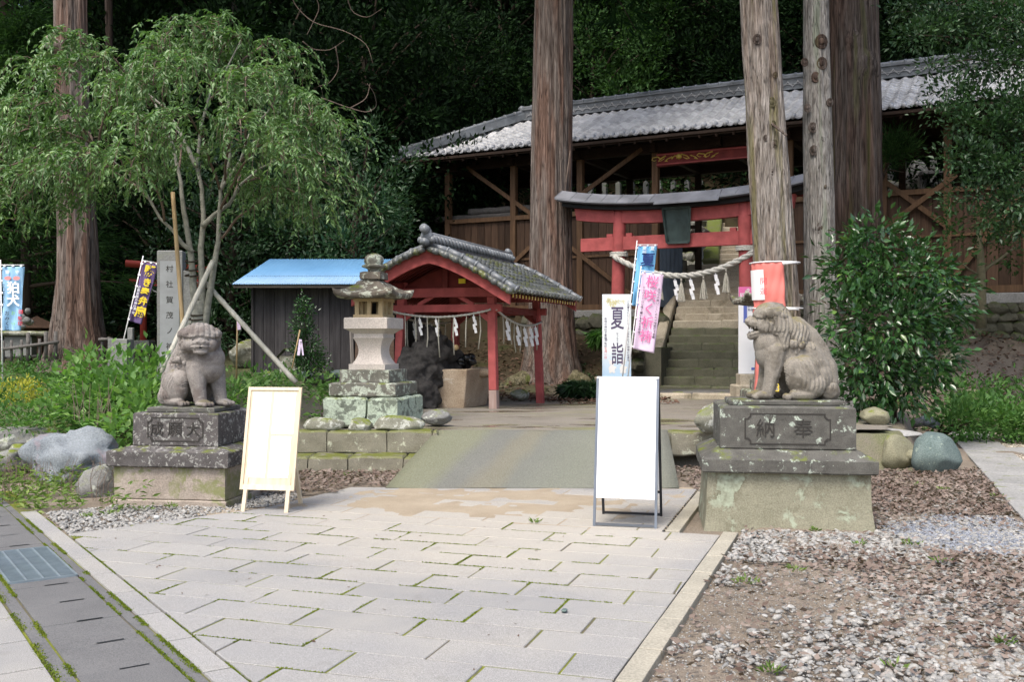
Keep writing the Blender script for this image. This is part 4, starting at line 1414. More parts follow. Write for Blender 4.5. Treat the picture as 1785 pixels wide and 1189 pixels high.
# hip end
hw = (s_eave-s_ridge)
dne = (-BE*(tR0-tE0)+Vector((0, 0, z_eave-z_ridge))); Le = dne.length; dne.normalize()
nre = BN.cross(dne); nre = nre if nre.z > 0 else -nre
def ce(t, v): return BP(tR0, s_ridge, z_ridge)+BN*t+dne*v, nre, dne
tile_slope('tile_roof', ce, -hw, hw, Le, M_['tile'], H, mask=lambda t, v: abs(t) < hw*v/Le+.05, ns=4)
# boards under the tiles
mb = MB()
mb.extr([BP(tE0+.1, s_eave-.1, z_eave-.10), BP(tE1, s_eave-.1, z_eave-.10), BP(tE1, s_ridge, z_ridge-.12), BP(tR0, s_ridge, z_ridge-.12)], (0, 0, -.05))
mb.extr([BP(tE0+.1, 2*s_ridge-s_eave+.1, z_eave-.10), BP(tE1, 2*s_ridge-s_eave+.1, z_eave-.10), BP(tE1, s_ridge, z_ridge-.12), BP(tR0, s_ridge, z_ridge-.12)], (0, 0, -.05))
mb.extr([BP(tE0+.1, s_eave-.1, z_eave-.10), BP(tE0+.1, 2*s_ridge-s_eave+.1, z_eave-.10), BP(tR0, s_ridge, z_ridge-.12)], (0, 0, -.05))
mb.build('roof_boarding', M_['wood_dark'], H, world=True)
mb = MB()
t = tE0+.3
while t < tE1-.2:
    u = 1.0 if t > tR0 else (t-tE0)/(tR0-tE0)
    a = BP(t, s_eave-.06, z_eave-.17); b = a-dn*(Lr*min(1, max(.12, u)))
    mb.bar(a, b, .055, .075); t += .42
mb.build('rafters', M_['wood_dark'], H, world=True)
mb = MB(); mb.bar(BP(tE0+.02, s_eave-.04, z_eave-.075), BP(tE1, s_eave-.04, z_eave-.075), .05, .07); mb.build('eave_board', M_['wood_dark'], H, world=True)
# eave tile ends
mb = MB(); ncol = int(round((tE1-tE0+.05)/.27)); cwx = (tE1-tE0+.05)/ncol
for i in range(ncol+1):
    t = tE0-.05+cwx*i
    p = BP(t, s_eave+.02, z_eave+.05)
    mb.tube([p-dn*.22, p+dn*.01], [.05, .052], 8)
mb.bar(BP(tE0, s_eave-.04, z_eave+.05), BP(tE1, s_eave-.04, z_eave+.05), .03, .03)
mb.build('eave_tiles', M_['tile'], H, world=True)
# ridges
def ridge(mb, a, b, w, h, knob=True, lattice=None):
    a, b = Vector(a), Vector(b); d = (b-a).normalized(); L = (b-a).length
    mb.bar(a, b, w, h)
    up = Vector((0, 0, h/2+.03))
    mb.tube([a+up, b+up], .075, 8)
    n = int(L/.33)
    if knob:
        for i in range(n+1):
            p = a+up+d*(i*L/n); mb.tube([p-d*.03, p+d*.03], .095, 8)
mb = MB()
ra = BP(tR0-.1, s_ridge, z_ridge+.17); rb_ = BP(tE1, s_ridge, z_ridge+.17)
ridge(mb, ra, rb_, .16, .34)
for k, zz in enumerate((-.15, -.02+.17)):
    mb.bar(ra+Vector((0, 0, zz)), rb_+Vector((0, 0, zz)), .27, .04)
mb.build('roof_ridge', M_['tile_grey'], H, world=True)
mb = MB()
t = tR0+.1
while t < tE1-.2:
    for sgn in (1,):
        pts = []
        for k in range(7):
            a_ = PI*k/6; pts.append(BP(t+.13-.13*math.cos(a_), s_ridge+.10, z_ridge+.06+.09*math.sin(a_)))
        mb.tube(pts, .012, 4)
        pts = [BP(t+.13+.13-.13*math.cos(PI*k/6)-.0, s_ridge+.10, z_ridge+.23-.09*math.sin(PI*k/6)) for k in range(7)]
        mb.tube(pts, .012, 4)
    t += .26
mb.build('ridge_lattice', M_['tile'], H, world=True)
mb = MB()
for sg in (1, -1):
    e = BP(tE0+.02, s_ridge+sg*hw, z_eave+.13)
    ridge(mb, BP(tR0, s_ridge, z_ridge+.15), e, .2, .2)
    mb.tube([e+Vector((0, 0, .02)), e+Vector((0, 0, .24))], [.11, .08], 8)
    tip = (e-BP(tR0, s_ridge, z_ridge)); tip.z = 0; tip.normalize()
    mb.tube([e-Vector((0, 0, .1)), e+tip*.18-Vector((0, 0, .12)), e+tip*.32-Vector((0, 0, .06))], [.07, .05, .03], 8)
mb.lathe([(.10, 0), (.12, .07), (.05, .14)], BP(tR0-.1, s_ridge, z_ridge+.32), 8)
mb.build('hip_ridge', M_['tile_grey'], H, world=True)

# logs lying on the rail of the hall
for (x0, y0, x1, y1, r_, lb) in ((760, 386, 905, 372, .095, 'grey log lying lowest along the open rail of the hall'), (818, 371, 925, 362, .10, 'shorter grey log resting above the other log on the hall rail')):
    t0, t1 = tpx(x0, -.25), tpx(x1, -.25)
    za, zb_ = bz(x0, y0, -.25), bz(x1, y1, -.25)
    zm = (za+zb_)/2
    a, b = BP(t0, -.25, zm), BP(t1, -.25, zm)
    mb = MB(); pts = [a+(b-a)*(i/14) for i in range(15)]
    mb.tube(pts, [r_*(1+.08*math.sin(i*1.7)) for i in range(15)], 10)
    mb.build('log', M_['wood_grey'], label=lb, cat='log')

# stone fence posts on the upper terrace
lab = 'short square stone fence post on the terrace behind the hall'
def fpost(x, y, z, h=.75, mat='pillar'):
    mb = MB(); mb.box((x, y, z+h/2), (.17, .17, h), Matrix.Rotation(-.45, 3, 'Z'), bev=.015)
    mb.lathe([(.10, 0), (.02, .07)], (x, y, z+h), 4, rot=.3)
    return mb.build('fence_post', M_[mat], label=lab, cat='stone post', group='stone fence posts behind the hall')
for k in range(15):
    px = 1030+k*24
    if 1225 < px < 1330: continue
    Y = 37.2-k*.05
    p = W(px, 334-k*.5, Y); fpost(p.x, Y, p.z-.75, 1.05)
for k, (px, pt) in enumerate([(1552, 282), (1574, 281), (1599, 279), (1627, 276)]):
    Y = 30.0-k*.3; p = W(px, pt, Y)
    mb = MB(); h = .9; mb.box((p.x, Y, p.z-h/2), (.18, .18, h), Matrix.Rotation(-.4, 3, 'Z'), bev=.02)
    mb.build('fence_post', M_['pillar'], label='pale stone post standing behind the crossed-brace wall of the hall', cat='stone post', group='pale stone posts behind the crossed braces')
mb = MB(); p = W(1597, 310, 28.5); rock_into(mb, (p.x, 28.5, p.z), (.42, .25, .5), 12, .2, 5, 3)
mb.build('memorial_stone', M_['rock_grey'], label='rounded dark memorial stone with pale spots behind the crossed-brace wall', cat='memorial stone')
p = W(1650, 308, 28.0)
mb = MB()
mb.bar(W(1602, 303, 28.2), W(1640, 300, 28.2), .5, .09); mb.bar(W(1607, 305, 28.2), W(1607, 330, 28.2), .08, .08); mb.bar(W(1638, 303, 28.2), W(1638, 328, 28.2), .08, .08)
mb.build('stone_bench', M_['slab_dark'], label='small dark bench standing beside the memorial stone', cat='bench')
mb = MB()
for k in range(14):
    px = 1548+k*8; p = W(px, 322+rnd.uniform(-4, 4), 28.6); rock_into(mb, p, (.2, .16, .13), k+70, .2, 4, 2)
for k in range(14):
    pass
mb.build('rubble', M_['wallrock'], kind='stuff')
# ground bank which carries them
mb = MB()
q = [BP(tpx(1500), -4.4, 0), BP(tpx(1860), -4.4, 0), BP(tpx(1860), -9, 0), BP(tpx(1500), -9, 0)]
mb.prism([(v.x, v.y) for v in q], 2.4, 5.6); mb.build('upper_bank', M_['ground'], kind='structure')

# small lantern by the upper wall
def small_lantern(x, y, z, s, label, mat='white_stone', name='stone_lantern'):
    e = empty(name, (x, y, z), .1, label, 'stone lantern')
    mb = MB(); mb.lathe([(.22, 0), (.22, .1), (.12, .14), (.10, .55), (.17, .62), (.2, .70), (.12, .72)], (0, 0, 0), 10)
    mb.v = [tuple(Vector(v)*s) for v in mb.v]; mb.build('shaft', M_[mat], e)
    mb = MB(); 
    for a in (-1, 1):
        for b in (-1, 1): mb.box((a*.11, b*.11, .82), (.06, .06, .2))
    mb.box((0, 0, .715), (.3, .3, .03)); mb.box((0, 0, .93), (.3, .3, .03))
    mb.v = [tuple(Vector(v)*s) for v in mb.v]; mb.build('light_chamber', M_[mat], e)
    mb = MB(); mb.lathe([(.30, .95), (.31, 1.0), (.2, 1.08), (.08, 1.16), (.05, 1.2), (.09, 1.25), (.07, 1.32), (.0, 1.38)], (0, 0, 0), 6)
    mb.v = [tuple(Vector(v)*s) for v in mb.v]; mb.build('cap', M_['lantern_roof'], e)
    return e
p = W(1219, 474, 31.3); small_lantern(p.x, 31.3, p.z, 1.25, 'small pale stone lantern standing before the rubble wall up the stairs')
# ------------------------------------------------------------ the red gate
T = empty('torii_gate', (2.416, 22.3, .4), 0, 'large red shrine gate with dark curved top at the foot of the stairs', 'torii gate')
TE = Vector((.883, -.469, 0)); TN = Vector((-.469, -.883, 0))
tl = Vector((2.416, 22.3, 0)); TW = 2.81
def TP(d, s, z): return tl+TE*d+TN*s+Vector((0, 0, z))
for d, lean in ((0, .05), (TW, -.05)):
    mb = MB()
    pts = [TP(d-lean*2, 0, .35), TP(d, 0, 4.6)]
    mb.tube([TP(d-lean*2+lean*2*i/8, 0, .35+4.22*i/8) for i in range(9)], [.155-.015*i/8 for i in range(9)], 24)
    mb.build('pillar', M_['red'], T, world=True)
    mb = MB(); mb.lathe([(.26, 0), (.26, .5), (.22, .6), (.17, .62)], TP(d-lean*2, 0, .3), 20); mb.build('pillar_base', M_['slab'], T, world=True)
for dz, hh, nm in ((3.78, .30, 'tie_beam'),):
    mb = MB()
    for a, b in ((-.93, TW/2), (TW/2, TW+.95)): pass
    mb.bar(TP(-.93, 0, dz), TP(TW+.93, 0, dz), .13, hh, bev=.008); mb.build(nm, M_['red'], T, world=True)
    mb = MB()
    for d in (0, TW):
        for sg in (-1, 1):
            mb = MB(); mb.bar(TP(d+sg*.16, 0, dz+.19), TP(d+sg*.30, 0, dz+.19), .10, .07); mb.build('wedge', M_['red'], T, world=True)
def curve_z(u): return .20*abs(u)**2.4        # u in -1..1
def curved_beam(mb, hl, z, hgt, depth, nseg=24, z_extra=0.0, slant=0.0, off=0.0, mi=0):
    mid = TW/2
    rows = []
    for i in range(nseg+1):
        u = -1+2*i/nseg; d = mid+u*hl; zz = z+curve_z(u*hl/2.7)
        rows.append([TP(d, depth/2+off, zz), TP(d, -depth/2+off, zz), TP(d+slant*np.sign(u)*(abs(u) > .999), -depth/2+off, zz+hgt), TP(d+slant*np.sign(u)*(abs(u) > .999), depth/2+off, zz+hgt)])
    vs = [p for r_ in rows for p in r_]; fs = []
    for i in range(nseg):
        for k in range(4): fs.append((i*4+k, i*4+(k+1) % 4, (i+1)*4+(k+1) % 4, (i+1)*4+k))
    fs.append((0, 1, 2, 3)); fs.append(tuple(nseg*4+k for k in (3, 2, 1, 0)))
    mb.add(vs, fs, mi)
mb = MB(); curved_beam(mb, TW/2+1.02, 4.20, .27, .2, slant=.05); mb.build('main_beam', M_['red'], T, world=True)
# copper-sheathed top: black under-edge, grey sloping sheets
mb = MB(); curved_beam(mb, TW/2+1.32, 4.475, .13, .50); mb.build('black_cornice', M_['copper_dark'], T, world=True)
mb = MB()
nseg = 30; mid = TW/2; hl = TW/2+1.42
rows = []
for i in range(nseg+1):
    u = -1+2*i/nseg; d = mid+u*hl; zz = 4.61+curve_z(u*hl/2.7)+.02*abs(u)
    tip = .0
    rows.append([TP(d, .42, zz-.035), TP(d, .42, zz+.0), TP(d, .0, zz+.22), TP(d, -.42, zz+.0), TP(d, -.42, zz-.035)])
vs = [p for r_ in rows for p in r_]; fs = []
for i in range(nseg):
    for k in range(5): fs.append((i*5+k, i*5+(k+1) % 5, (i+1)*5+(k+1) % 5, (i+1)*5+k))
fs.append((0, 1, 2, 3, 4)); fs.append(tuple(nseg*5+k for k in (4, 3, 2, 1, 0)))
mb.add(vs, fs)
for i in range(0, nseg+1, 2):
    r_ = rows[i]; mb.tube([r_[1]+Vector((0, 0, .006)), r_[2]+Vector((0, 0, .006))], .008, 5)
mb.build('roof_cap', M_['copper'], T, world=True)
mb = MB(); curved_beam(mb, hl-.06, 4.565, .03, .86); mb.build('cap_soffit', M_['copper_dark'], T, world=True)
# raised middle hood over the plaque
mb = MB()
d0, d1 = 1.05, 2.35
zz = 4.66
for (a, b) in ((d0, d1),):
    vs = [TP(a-.06, .55, zz-.1), TP(b+.06, .55, zz-.1), TP(b, .12, zz+.16), TP(a, .12, zz+.16), TP(a-.06, .55, zz-.13), TP(b+.06, .55, zz-.13), TP(b, .12, zz+.12), TP(a, .12, zz+.12)]
    mb.add(vs, [(0, 1, 2, 3), (7, 6, 5, 4), (0, 4, 5, 1), (1, 5, 6, 2), (2, 6, 7, 3), (3, 7, 4, 0)])
mb.build('hood', M_['copper'], T, world=True)
# plaque
c = TP(1.40, .17, 4.10)
mb = MB()
Mt = Matrix((TE, -TN, Vector((0, 0, 1)))).transposed() @ Matrix.Rotation(R(9), 3, 'X')
vsq = [(-.27, -.36), (.27, -.36), (.25, .36), (-.25, .36)]
vsq = [(-.24, -.37), (.24, -.37), (.30, .38), (-.30, .38)]
mb.add([Mt @ Vector((x, y_, z))+c for y_ in (0, .06) for x, z in vsq], [(0, 1, 2, 3), (7, 6, 5, 4), (0, 4, 5, 1), (1, 5, 6, 2), (2, 6, 7, 3), (3, 7, 4, 0)])
pl = mb.build('plaque', M_['plaque'], T, world=True)
mb = MB()
for a, b in zip(vsq, vsq[1:]+vsq[:1]):
    mb.bar(Mt @ Vector((a[0], -.02, a[1]))+c, Mt @ Vector((b[0], -.02, b[1]))+c, .05, .05)
mb.build('plaque_frame', M_['plaque'], pl, world=True)

# rope slung across the gate
def rope_tube(mb, pts, r, twist=3.0, strands=3, n=6, step=None):
    """rope of twisted strands"""
    P = [Vector(p) for p in pts]
    for s in range(strands):
        q = []
        acc = 0
        for i, p in enumerate(P):
            d = (P[min(i+1, len(P)-1)]-P[max(i-1, 0)]).normalized()
            a = d.cross(Vector((0, 0, 1))); a.normalize() if a.length > 1e-3 else None
            b = d.cross(a)
            if i: acc += (P[i]-P[i-1]).length
            th = acc*twist*2*PI/ (r*8)+s*2*PI/strands
            q.append(p+(a*math.cos(th)+b*math.sin(th))*r*.5)
        mb.tube(q, r*.62, n)
rp = empty('sacred_rope', TP(0, .2, 2.9), 0, 'thick twisted straw rope slung between the pillars of the red gate', 'rope')
a = W(1070, 447, 22.15); b = W(1318, 436, 20.75); low = W(1192, 480, 21.35)
pts = []
n = 110
for i in range(n+1):
    u = i/n
    p = a*(1-u)+b*u
    tgt = 4*u*(1-u)
    um = (low.x-a.x)/(b.x-a.x); base_z = a.z*(1-um)+b.z*um
    sag = (base_z-low.z)/(4*um*(1-um))
    p.z -= sag*tgt
    pts.append(p)
mb = MB(); rope_tube(mb, pts, .062, 1.0)
mb.build('rope', M_['rope'], rp, world=True)
for d, zc_ in ((-.02, a.z), (TW+.02, b.z)):
    mb = MB()
    for k in range(3):
        ring = [TP(d+.19*math.cos(t_), .19*math.sin(t_), zc_+.02+k*.035) for t_ in np.linspace(0, 2*PI, 17)]
        mb.tube(ring, .02, 6, caps=False)
    if d < 0: mb.tube([a, a+Vector((.15, .05, .08)), a+Vector((.28, .0, .10))], .018, 6)
    mb.build('knot', M_['rope'], rp, world=True)
def rope_pt(px):
    best = min(pts, key=lambda p: abs(p.x/p.y*F+CX-px)); return best.copy()
def tassel(parent, p, L, w, seed):
    mb = MB(); rr = random.Random(seed)
    mb.tube([p, p-Vector((0, 0, .08))], [.02, .025], 6)
    for k in range(34):
        a_ = rr.uniform(0, 2*PI); q = rr.uniform(0, 1)**.5
        e = p+Vector((math.cos(a_)*w*q, math.sin(a_)*w*q*.7, -L*(1-.06*rr.random())))
        m_ = p+Vector((math.cos(a_)*w*.45*q, math.sin(a_)*w*.3*q, -L*.35))
        mb.tube([p-Vector((0, 0, .05)), m_, e], [.007, .010, .012], 4, caps=False)
    mb.build('tassel', M_['tassel'], parent, world=True)
def shide(parent, p, s, seed=0, ax=Vector((.9, -.4, 0)), mat='paper'):
    mb = MB(); rr = random.Random(seed)
    x = 0; z = 0; ax = ax.normalized(); nn = Vector((-ax.y, ax.x, 0))
    mb.bar(p+Vector((0, 0, s*.05)), p-Vector((0, 0, s*.2)), .012*s*4, .006)
    z = -.1*s
    for k in range(4):
        w_ = .13*s; h_ = .24*s
        x0 = x; tilt = rr.uniform(-.2, .2)
        q = [(x0-w_/2, z), (x0+w_/2, z+.02*s), (x0+w_/2+.05*s, z-h_), (x0-w_/2+.05*s, z-h_-.02*s)]
        o = nn*(.02*s*(k % 2)+tilt*.05*s)
        P_ = [p+ax*a_+Vector((0, 0, b_))+o for a_, b_ in q]
        mb.extr(P_, nn*.004)
        z -= h_*.78; x += (.06 if k % 2 == 0 else -.05)*s
    mb.build('paper_streamer', M_[mat], parent, world=True)
for k, (px, kind) in enumerate([(1112, 't'), (1132, 's'), (1150, 't'), (1176, 's'), (1187, 't'), (1203, 's'), (1227, 't'), (1246, 's'), (1265, 't')]):
    p = rope_pt(px)-Vector((0, 0, .05))
    if kind == 't': tassel(rp, p, .52, .085, k)
    else: shide(rp, p, .52, k)

# ------------------------------------------------------------ water pavilion
PT = R(19); PE = Vector((math.cos(PT), -math.sin(PT), 0)); PD = Vector((math.sin(PT), math.cos(PT), 0))
PC = Vector((-.327, 16.8, 0))-PE*.86          # mid point between the two front posts
def PP(w_, d, z): return PC+PE*w_+PD*d+Vector((0, 0, z))
Pv = empty('water_pavilion', PP(0, 1.25, .42), 0, 'small red pavilion with mossy tiled roof sheltering the water basin', 'pavilion')
HWD, DEP = .86, 2.55
for w_ in (-HWD, HWD):
    for d in (0, DEP):
        bt = Vector(PP(w_*1.045, d-.03+(.06 if d else 0), .42 if d == 0 else .36)); tp = PP(w_*.96, d+(.04 if d == 0 else -.04), 2.62)
        mb = MB()
        mb.bar(bt+(tp-bt)*(.16 if (w_ > 0 and d == 0) else 0.0), tp, .135, .135, up=PD, bev=.008)
        o = mb.build('post', M_['red'], Pv, world=True)
        if w_ > 0 and d == 0:
            mb = MB(); mb.bar(bt, bt+(tp-bt)*.158, .14, .14, up=PD, bev=.008); mb.build('post_foot', wood('bare_pink_wood', (.3, .2, .17), (.46, .36, .32), 2), o, world=True)
def pbeam(a, b, w_=.09, h=.15, m='red', nm='beam'):
    mb = MB(); mb.bar(PP(*a), PP(*b), w_, h, bev=.006); mb.build(nm, M_[m], Pv, world=True)
for d in (0, DEP):
    pbeam((-1.02, d, 2.16), (1.02, d, 2.16), .10, .13)
    pbeam((-HWD-.1, d-.02, 2.43), (HWD+.1, d-.02, 2.43), .12, .16)
for w_ in (-HWD*.96, HWD*.96):
    pbeam((w_, -.35, 2.53), (w_, DEP+.35, 2.53), .12, .13, 'red_dark')
    pbeam((w_, 0, 2.14), (w_, DEP, 2.14), .09, .12, 'red_dark')
for w_, sg in ((-HWD, 1), (HWD, -1)):
    for d in (0, DEP):
        pbeam((w_, d, 1.92), (w_+sg*.26, d, 2.11), .05, .09, 'red', 'corner_brace')
        pbeam((w_*.96, d, 1.95), (w_*.96, d+(.26 if d == 0 else -.26), 2.1), .05, .09, 'red_dark', 'corner_brace')
    pbeam((w_+sg*.35, 0, 2.22), (w_+sg*.62, 0, 2.37), .04, .07, 'red', 'corner_brace')
pbeam((0, -.02, 2.5), (0, -.02, 2.95), .1, .1, 'red_dark', 'king_post')
# profile of the roof, convex at the ridge
WR = 1.46
def pz(w_): u = abs(w_)/WR; return 3.16-.74*(u**1.35)+.05*max(0, u-.8)*2
def profile_strip(mb, off, thick, d0, d1, w0=-WR, w1=WR, n=28, rel=0.0):
    rows = []
    for i in range(n+1):
        w_ = w0+(w1-w0)*i/n; z = pz(w_)+rel
        rows.append((PP(w_, d0, z), PP(w_, d0, z-thick), PP(w_, d1, z-thick), PP(w_, d1, z)))
    vs = [p for r_ in rows for p in r_]; fs = []
    for i in range(n):
        for k in range(4): fs.append((i*4+k, i*4+(k+1) % 4, (i+1)*4+(k+1) % 4, (i+1)*4+k))
    fs.append((0, 1, 2, 3)); fs.append(tuple(n*4+k for k in (3, 2, 1, 0)))
    mb.add(vs, fs)
D0, D1 = -.78, 3.35
for d in (D0+.04, D1-.1):
    mb = MB(); profile_strip(mb, 0, .22, d, d+.06, -WR*.97, WR*.97, rel=-.06); mb.build('bargeboard', M_['red'], Pv, world=True)
    mb = MB(); profile_strip(mb, 0, .035, d-.012, d+.01, -WR*.97, WR*.97, rel=-.045); mb.build('barge_trim', M_['red'], Pv, world=True)
mb = MB(); profile_strip(mb, 0, .05, D0+.1, D1-.1, -WR*.95, WR*.95, rel=-.06); mb.build('roof_boarding', M_['wood_dark'], Pv, world=True)
mb = MB()
d = D0+.2
while d < D1-.1:
    for sg in (-1, 1):
        pts = [PP(sg*WR*k/6*.97, d, pz(WR*k/6)-.135) for k in range(1, 7)]
        for a, b in zip(pts, pts[1:]): mb.bar(a, b, .045, .055)
    d += .17
mb.build('rafters', M_['red_dark'], Pv, world=True)
mb = MB()
d = D0+.2
while d < D1-.1:
    for sg in (-1, 1):
        p = PP(sg*WR*.975, d, pz(WR*.97)-.135); mb.box(p, (.012, .046, .056), Matrix((PE, PD, Vector((0, 0, 1)))).transposed())
    d += .17
mb.build('rafter_ends', M_['gold'], Pv, world=True)
mb = MB()
# gable infill
vs = [PP(w_, .02, pz(w_)-.3) for w_ in np.linspace(-.85, .85, 13)]+[PP(.85, .02, 2.5), PP(-.85, .02, 2.5)]
mb.extr(vs, PD*.03); mb.build('gable_panel', M_['red_dark'], Pv, world=True)
mb = MB(); mb.box(PP(.33, -.06, 2.62), (.12, .03, .08), Matrix((PE, PD, Vector((0, 0, 1)))).transposed()); mb.build('yellow_tag', M_['ink_yellow'], Pv, world=True)
# tiles of each side
for sg in (-1, 1):
    # arc length table
    tab = [(0, 0)]; w_ = 0
    while w_ < WR+.04:
        w2 = w_+.01; tab.append((tab[-1][0]+math.hypot(.01, pz(w2)-pz(w_)), w2)); w_ = w2
    LL = tab[-1][0]
    def pcf(t, v, sg=sg):
        v = min(v, LL-.001); k = next(i for i in range(len(tab)) if tab[i][0] >= v)
        w_ = tab[k][1]; dz = (pz(w_+.02)-pz(max(0, w_-.02)))/(.02+min(w_, .02))
        dn_ = (PE*sg+Vector((0, 0, dz))).normalized(); nn_ = PD.cross(dn_); nn_ = nn_ if nn_.z > 0 else -nn_
        return PP(sg*w_, t, pz(w_)-.03), nn_, dn_
    cache = {}
    def pc2(t, v, f=pcf):
        k = round(v, 4)
        if k not in cache:
            a_, b_, c_ = f(0, v); cache[k] = (a_, b_, c_)
        a_, b_, c_ = cache[k]; return a_+PD*t, b_, c_
    tile_slope('tile_roof', pc2, D0+.12, D1-.12, LL, M_['tile_mossy'], Pv, cw=.215, course=.17, amp=.032, step=.03)
    # rows of edge tiles following both gables
    for d_, rr_, rel, mt in ((D0+.12, .062, .045, 'tile_grey'), (D0+.0, .05, -.015, 'tile_mossy'), (D1-.1, .06, .04, 'tile_grey')):
        mb = MB(); k = 0; v = .03
        while v < LL-.1:
            a_, b_, c_ = pcf(d_, v); a2, b2, c2 = pcf(d_, min(LL-.002, v+.30))
            a_ = a_+b_*rel; a2 = a2+b2*(rel)
            if mt == 'tile_mossy':
                mb.tube([a_-PD*.03, a_+(a2-a_)*.55-PD*.03], [.045, .055], 9); mb.tube([a_+(a2-a_)*.55-PD*.1, a_+(a2-a_)*.55+PD*.12], [.055, .055], 9)
                v += .19
            else:
                mb.tube([a_, a2], [rr_*.9, rr_], 10); mb.tube([a2-(a2-a_)*.10, a2+(a2-a_)*.02], [rr_*1.13]*2, 10)
                v += .275
        mb.build('verge_tiles', M_[mt], Pv, world=True)
    mb = MB()
    d = D0+.12
    while d < D1-.1:
        a_, b_, c_ = pcf(d, LL-.02); mb.tube([a_+b_*.03-c_*.1, a_+b_*.03+c_*.02], [.042, .046], 8); d += .215
    a_, b_, c_ = pcf(D0+.1, LL-.05); mb.bar(a_+b_*.03, a_+b_*.03+PD*(D1-D0-.25), .03, .03)
    mb.build('eave_tiles', M_['tile_mossy'], Pv, world=True)
# ridge stack and ornaments
mb = MB()
mb.bar(PP(0, D0+.05, 3.24), PP(0, D1-.05, 3.24), .17, .16)
n = 24
for i in range(n+1):
    p = PP(0, D0+.12+(D1-D0-.3)*i/n, 3.33)
    for sg in (-1, 1):
        mb.tube([p+PE*(.02*sg), p+PE*(.10*sg)-Vector((0, 0, .02)), p+PE*(.13*sg)-Vector((0, 0, .12))], [.045, .04, .03], 6)
mb.tube([PP(0, D0+.05, 3.35), PP(0, D1-.05, 3.35)], .055, 8)
mb.build('roof_ridge', M_['tile_grey'], Pv, world=True)
for d_, s_ in ((D0-.02, .78), (D1, .6)):
    mb = MB(); c = PP(0, d_, 3.33)
    Mo = Matrix((PE, PD, Vector((0, 0, 1)))).transposed()
    for (x, z, r_) in ((0, -.03, .15), (0, .06, .12), (-.13, -.09, .08), (.13, -.09, .08)):
        vs, fs = ico(2); mb.add([Mo @ Vector((v.x*r_*s_+x*s_, v.y*.07*s_, v.z*r_*s_+z*s_))+c for v in vs], fs, 0, True)
    mb.tube([c+Vector((0, 0, .06*s_))+PD*.08, c+Vector((0, 0, .12*s_))-PD*.03, c+Vector((0, 0, .15*s_))-PD*.13], [.09*s_, .10*s_, .095*s_], 12)
    mb.tube([c-Vector((0, 0, .14*s_))-PD*.13, c-Vector((0, 0, .14*s_))+PD*.1], [.065, .065], 12)
    mb.build('ridge_ornament', M_['tile_grey'], Pv, world=True)

# thin rope hung round the pavilion
rp2 = empty('thin_rope', PP(0, 0, 2.1), 0, 'thin pale rope with straw strands and white paper streamers round the pavilion posts', 'rope')
def sag_pts(a, b, sag, n=24): 
    return [a*(1-i/n)+b*(i/n)-Vector((0, 0, sag*4*(i/n)*(1-i/n))) for i in range(n+1)]
front = sag_pts(PP(-HWD-.1, -.09, 2.11), PP(HWD, -.09, 2.13), .11)
side = sag_pts(PP(HWD+.09, -.05, 2.13), PP(HWD+.06, DEP+.05, 1.97), .16)
left_ = sag_pts(PP(-HWD-.09, -.05, 2.10), PP(-HWD-.06, DEP+.05, 2.0), .12)
mb = MB(); 
for q in (front, side, left_): rope_tube(mb, q, .022, 1.0)
mb.build('rope', M_['rope'], rp2, world=True)
def pick(q, u): i = min(len(q)-2, int(u*(len(q)-1))); f = u*(len(q)-1)-i; return q[i]*(1-f)+q[i+1]*f
mb = MB()
for q, us in ((front, (.13, .235, .36, .48, .63, .76, .89)), (side, (.12, .28, .36, .5, .62, .78, .9)), (left_, (.2, .35, .5, .7, .85))):
    for u in us:
        mb = MB(); p = pick(q, u); L = rnd.uniform(.55, .8) if q is not side else rnd.uniform(.4, .55)
        mb.tube([p, p-Vector((rnd.uniform(-.02, .02), 0, L*.5)), p-Vector((rnd.uniform(-.03, .03), 0, L))], [.008, .012, .011], 5); mb.build('straw_strand', M_['tassel'], rp2, world=True)
k = 0
for q, us in ((front, (.28, .45, .64, .83)), (side, (.2, .42, .58, .72, .84)), (left_, (.3, .6))):
    for u in us:
        shide(rp2, pick(q, u)-Vector((0, 0, .02)), .34 if q is not side else .4, k, PE if q is front else PE*.7+PD*.4); k += 1

# basin: tapered trough of ochre stone
bc = PP(.02, .95, .42)
Bs = empty('water_basin', bc, -PT, 'tapered ochre stone water basin under the red pavilion', 'basin')
mb = MB()
def trough(mb, wt, wb, dt, db, h, th, cx=0.0):
    o = [(-wb/2, -db/2, 0), (wb/2, -db/2, 0), (wb/2, db/2, 0), (-wb/2, db/2, 0), (-wt/2, -dt/2, h), (wt/2, -dt/2, h), (wt/2, dt/2, h), (-wt/2, dt/2, h)]
    i_ = [(x*(1-2*th/wt) if 1 else x, y*(1-2*th/dt), h) for x, y, z in o[4:]]+[(x*(1-2.6*th/wt), y*(1-2.6*th/dt), h*.35) for x, y, z in o[4:]]
    vs = o+i_
    fs = [(3, 2, 1, 0)]+[(k, (k+1) % 4, 4+(k+1) % 4, 4+k) for k in range(4)]+[(4+k, 4+(k+1) % 4, 8+(k+1) % 4, 8+k) for k in range(4)]+[(8+k, 8+(k+1) % 4, 12+(k+1) % 4, 12+k) for k in range(4)]+[(12, 13, 14, 15)]
    mb.add(vs, fs)
trough(mb, .92, .72, 1.3, 1.15, .70, .1)
o = mb.build('trough', M_['basin'], Bs)
o.location = (-.1, -.25, 0)
bv = o.modifiers.new('b', 'BEVEL'); bv.width = .025; bv.segments = 3
roughen(o, .012, 3, .2)
mb = MB(); mb.box((-.1, -.25, .60), (.7, 1.05, .01)); 
wm = NT('still_water'); wm.fin((.03, .035, .03), .05, .5)
mb.build('water', wm.m, Bs)
# lip stone jutting from the side
mb = MB(); rock_into(mb, (.42, -.2, .62), (.22, .1, .09), 5, .2, 4, 2); mb.build('spout_stone', M_['basin'], Bs)
